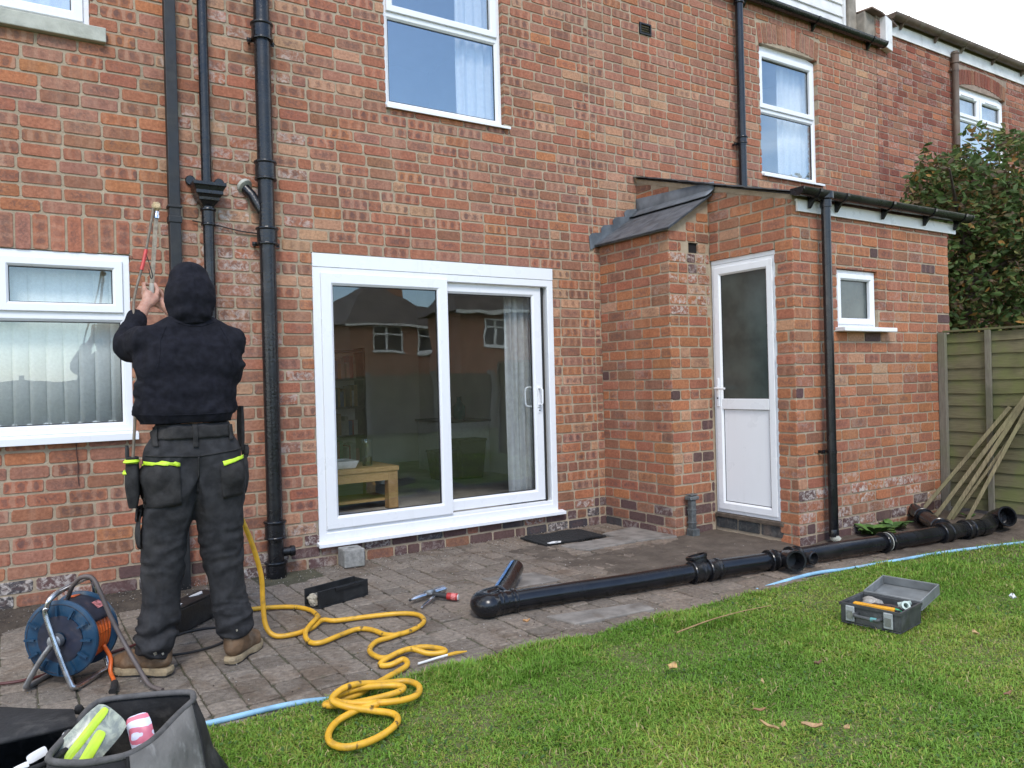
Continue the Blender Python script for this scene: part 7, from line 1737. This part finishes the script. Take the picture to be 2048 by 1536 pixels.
# ---- body: head, neck, trunk, arms with hands, legs as one surface
mb = MB()
caps(mb, [((.70, -1.565, 1.735), .078), ((.70, -1.540, 1.675), .062)], 20); caps(mb, [((.70, -1.500, 1.70), .045), ((.70, -1.495, 1.665), .040)], 14); caps(mb, [((.70, -1.452, 1.705), .008), ((.70, -1.438, 1.680), .012)], 10)
for s_ in (-1, 1): caps(mb, [((.70 + s_ * .077, -1.560, 1.710), .012), ((.70 + s_ * .077, -1.562, 1.685), .010)], 8); caps(mb, [((.70 + s_ * .028, -1.455, 1.717), .013), ((.70 + s_ * .036, -1.458, 1.717), .012)], 8)
caps(mb, [((.682, -1.452, 1.650), .008), ((.718, -1.452, 1.650), .008)], 8)
caps(mb, [((.70, -1.575, 1.66), .052), ((.695, -1.60, 1.50), .060)]); caps(mb, [((.57, -1.605, 1.46), .055), ((.82, -1.605, 1.46), .055)]); caps(mb, [((.695, -1.605, 1.42), .09), ((.695, -1.605, 1.0), .09)])
caps(mb, [((.535, -1.60, 1.47), .05), ((.462, -1.43, 1.452), .042), ((.500, -1.37, 1.560), .036), ((.541, -1.327, 1.632), .027)])
caps(mb, [((.86, -1.60, 1.465), .05), ((.888, -1.40, 1.415), .042), ((.70, -1.278, 1.60), .034), ((.648, -1.262, 1.655), .026)])
for hx, kn, an in ((.60, (.560, -1.58, .52), (.535, -1.56, .10)), (.785, (.806, -1.58, .51), (.845, -1.585, .12))): caps(mb, [((hx, -1.61, .93), .09), (kn, .055), (an, .042)])
def finger(pts, r0=0.0105, r1=0.0078): caps(mb, [(p_, r0 + (r1 - r0) * i / (len(pts) - 1)) for i, p_ in enumerate(pts)], 10)
# left hand closed round the bottom of the bar: back of the hand towards us
caps(mb, [((.545, -1.322, 1.640), .026), ((.562, -1.305, 1.672), .026), ((.570, -1.298, 1.705), .021)], 12)
caps(mb, [((.575, -1.308, 1.665), .022), ((.596, -1.296, 1.690), .020)], 12); caps(mb, [((.556, -1.306, 1.690), .018), ((.560, -1.300, 1.716), .014)], 12)
finger([(.553, -1.302, 1.728), (.551, -1.282, 1.757), (.566, -1.256, 1.762), (.588, -1.247, 1.752)])
finger([(.556, -1.300, 1.710), (.548, -1.276, 1.735), (.562, -1.250, 1.738), (.586, -1.243, 1.728)])
finger([(.556, -1.302, 1.690), (.548, -1.278, 1.712), (.562, -1.252, 1.714), (.584, -1.246, 1.706)])
finger([(.556, -1.306, 1.672), (.550, -1.284, 1.690), (.563, -1.260, 1.692), (.580, -1.254, 1.686)], 0.009, 0.007)
finger([(.592, -1.298, 1.690), (.608, -1.284, 1.712), (.612, -1.268, 1.738), (.603, -1.262, 1.760)], 0.0125, 0.009)
# right hand behind it, lower on the same grip
caps(mb, [((.645, -1.262, 1.655), .024), ((.632, -1.240, 1.680), .024), ((.620, -1.232, 1.700), .019)], 12)
for k in range(4): finger([(.624, -1.226, 1.712 - k * .019), (.606, -1.218, 1.722 - k * .019), (.592, -1.226, 1.720 - k * .019)], 0.0095, 0.0075)
finger([(.636, -1.245, 1.690), (.634, -1.256, 1.715), (.622, -1.262, 1.735)], 0.0115, 0.0085)
V, N, F = remeshed(mb, 0.0052, 2, 0.4)
skin_obj('body', V, F, M['skin'], person)
# ---- boots
def boot(heel, toe, lab=None):
    h_ = Vector((*heel, 0)); d_ = (Vector((*toe, 0)) - h_).normalized(); s_ = Vector((-d_.y, d_.x, 0)); L = 0.292
    def bp_(f, s__, z): return h_ + d_ * f + s_ * s__ + Vector((0, 0, z))
    mb = MB()
    caps(mb, [(bp_(.045, 0, .070), .041), (bp_(.13, 0, .066), .044), (bp_(.21, 0.004, .058), .045), (bp_(.248, .006, .054), .036)]); caps(mb, [(bp_(.052, 0, .075), .046), (bp_(.062, 0, .19), .052)]); caps(mb, [(bp_(.10, 0, .090), .045), (bp_(.085, 0, .17), .050)])
    caps(mb, [(bp_(.205, -.018, .056), .034), (bp_(.205, .022, .056), .034)])
    V, N, F = remeshed(mb, 0.0065, 5); V[:, 2] = np.maximum(V[:, 2], 0.027); V = V + N * (0.0018 * ridged(V, 14, 14, 22, 3))[:, None]; V[:, 2] = np.maximum(V[:, 2], 0.027)
    o = skin_obj('boot', V, F, M['boot'], person)
    prof = [(0.0, .0), (.008, .028), (.05, .038), (.11, .036), (.16, .046), (.21, .053), (.25, .047), (.278, .030), (.290, .006), (.288, -.012), (.27, -.034), (.23, -.048), (.18, -.049), (.12, -.038), (.05, -.037), (.008, -.027)]
    lo_, mi_, hi_ = [], [], []
    for k, (z, e) in enumerate(((0.004, 0.97), (0.020, 1.02), (0.036, 0.99))):
        (lo_, mi_, hi_)[k].extend([bp_(.145 + (f - .145) * e, s__ * e, z + (0.010 * sst(.10, .13, f) * (1 - sst(.14, .17, f)) if k == 0 else 0)) for f, s__ in prof])
    m_ = MB().grid([lo_, mi_, hi_], closed_u=True); n_ = len(prof); m_.f.append(tuple(range(n_))[::-1]); m_.f.append(tuple(2 * n_ + i for i in range(n_))); m_.build('sole', M['sole'], o, bevel=0.002)
    m_ = MB(); lo2 = [p.copy() for p in lo_]; 
    for p in lo2: p.z = 0.0008
    m_.grid([lo2, [p + Vector((0, 0, .0002)) for p in lo_]], closed_u=True); m_.f.append(tuple(range(n_))[::-1]); m_.build('tread', M['rubber'], o)
boot((.580, -1.600), (.375, -1.405)); boot((.812, -1.640), (.985, -1.440))
# ---- the tool in his hands
tl_ = empty('pole_tool', (0.60, -1.26, 1.65), 'long thin metal rod with red band and tan tip, held up in both hands', 'tool')
M['old_brass'] = simple('worn_metal_bar', (0.26, 0.215, 0.155), 0.5, metal=0.5, var=0.3, scale=40, dirt=(0.10, 0.08, 0.06), dirt_amt=0.6, dscale=30)
b0, b1_ = Vector((.582, -1.268, 1.668)), Vector((.6245, -1.221, 2.105))
MB().beam(b0.lerp(b1_, .20), b1_, 0.020, 0.009, (0, -1, 0)).build('bar', M['old_brass'], tl_, bevel=0.002)
MB().tube([b0, b0.lerp(b1_, .12), b0.lerp(b1_, .215)], [0.013, 0.0145, 0.012], 12).build('grip', simple('pale_grey_grip', (0.36, 0.35, 0.30), 0.6), tl_, smooth=True)
MB().lathe([(0.014, 0), (0.015, 0.012), (0.012, 0.020), (0.012, 0.034)], b1_ - Vector((0, 0, .022)), (0.1, 0.1, 1), 14).build('clamp', M['chrome'], tl_, smooth=True)
mb = MB(); V_, F_ = lump((.6262, -1.219, 2.142), 0.020, 5, 3, (1.0, 0.9, 1.15)); mb.add(V_, F_); mb.build('tip', simple('tan_tip', (0.40, 0.30, 0.17), 0.8, var=0.4, scale=60, bump=0.5), tl_, smooth=True)
rod = bez([(.612, -1.222, 2.135), (.598, -1.236, 2.06), (.556, -1.28, 1.87), (.497, -1.36, 1.655), (.488, -1.50, 1.425), (.466, -1.59, 1.214), (.446, -1.625, .99), (.440, -1.62, .90)], 8)
MB().tube(rod, 0.0062, 8).build('rod', simple('brown_flexible_rod', (0.125, 0.098, 0.068), 0.5, var=0.3, scale=30, dirt=(0.22, 0.19, 0.14), dirt_amt=0.5, dscale=20), tl_, smooth=True)
rd_ = [p for p in rod if 1.80 < p.z < 1.93]
MB().tube(rd_, 0.0082, 8).build('red_band', M['red_plastic'], tl_, smooth=True)
MB().tube(bez([(.568, -1.268, 1.900), (.585, -1.262, 1.845), (.594, -1.262, 1.800), (.586, -1.262, 1.79), (.578, -1.264, 1.83)], 5), 0.0022, 6).build('wire_loop', M['rubber'], tl_, smooth=True)
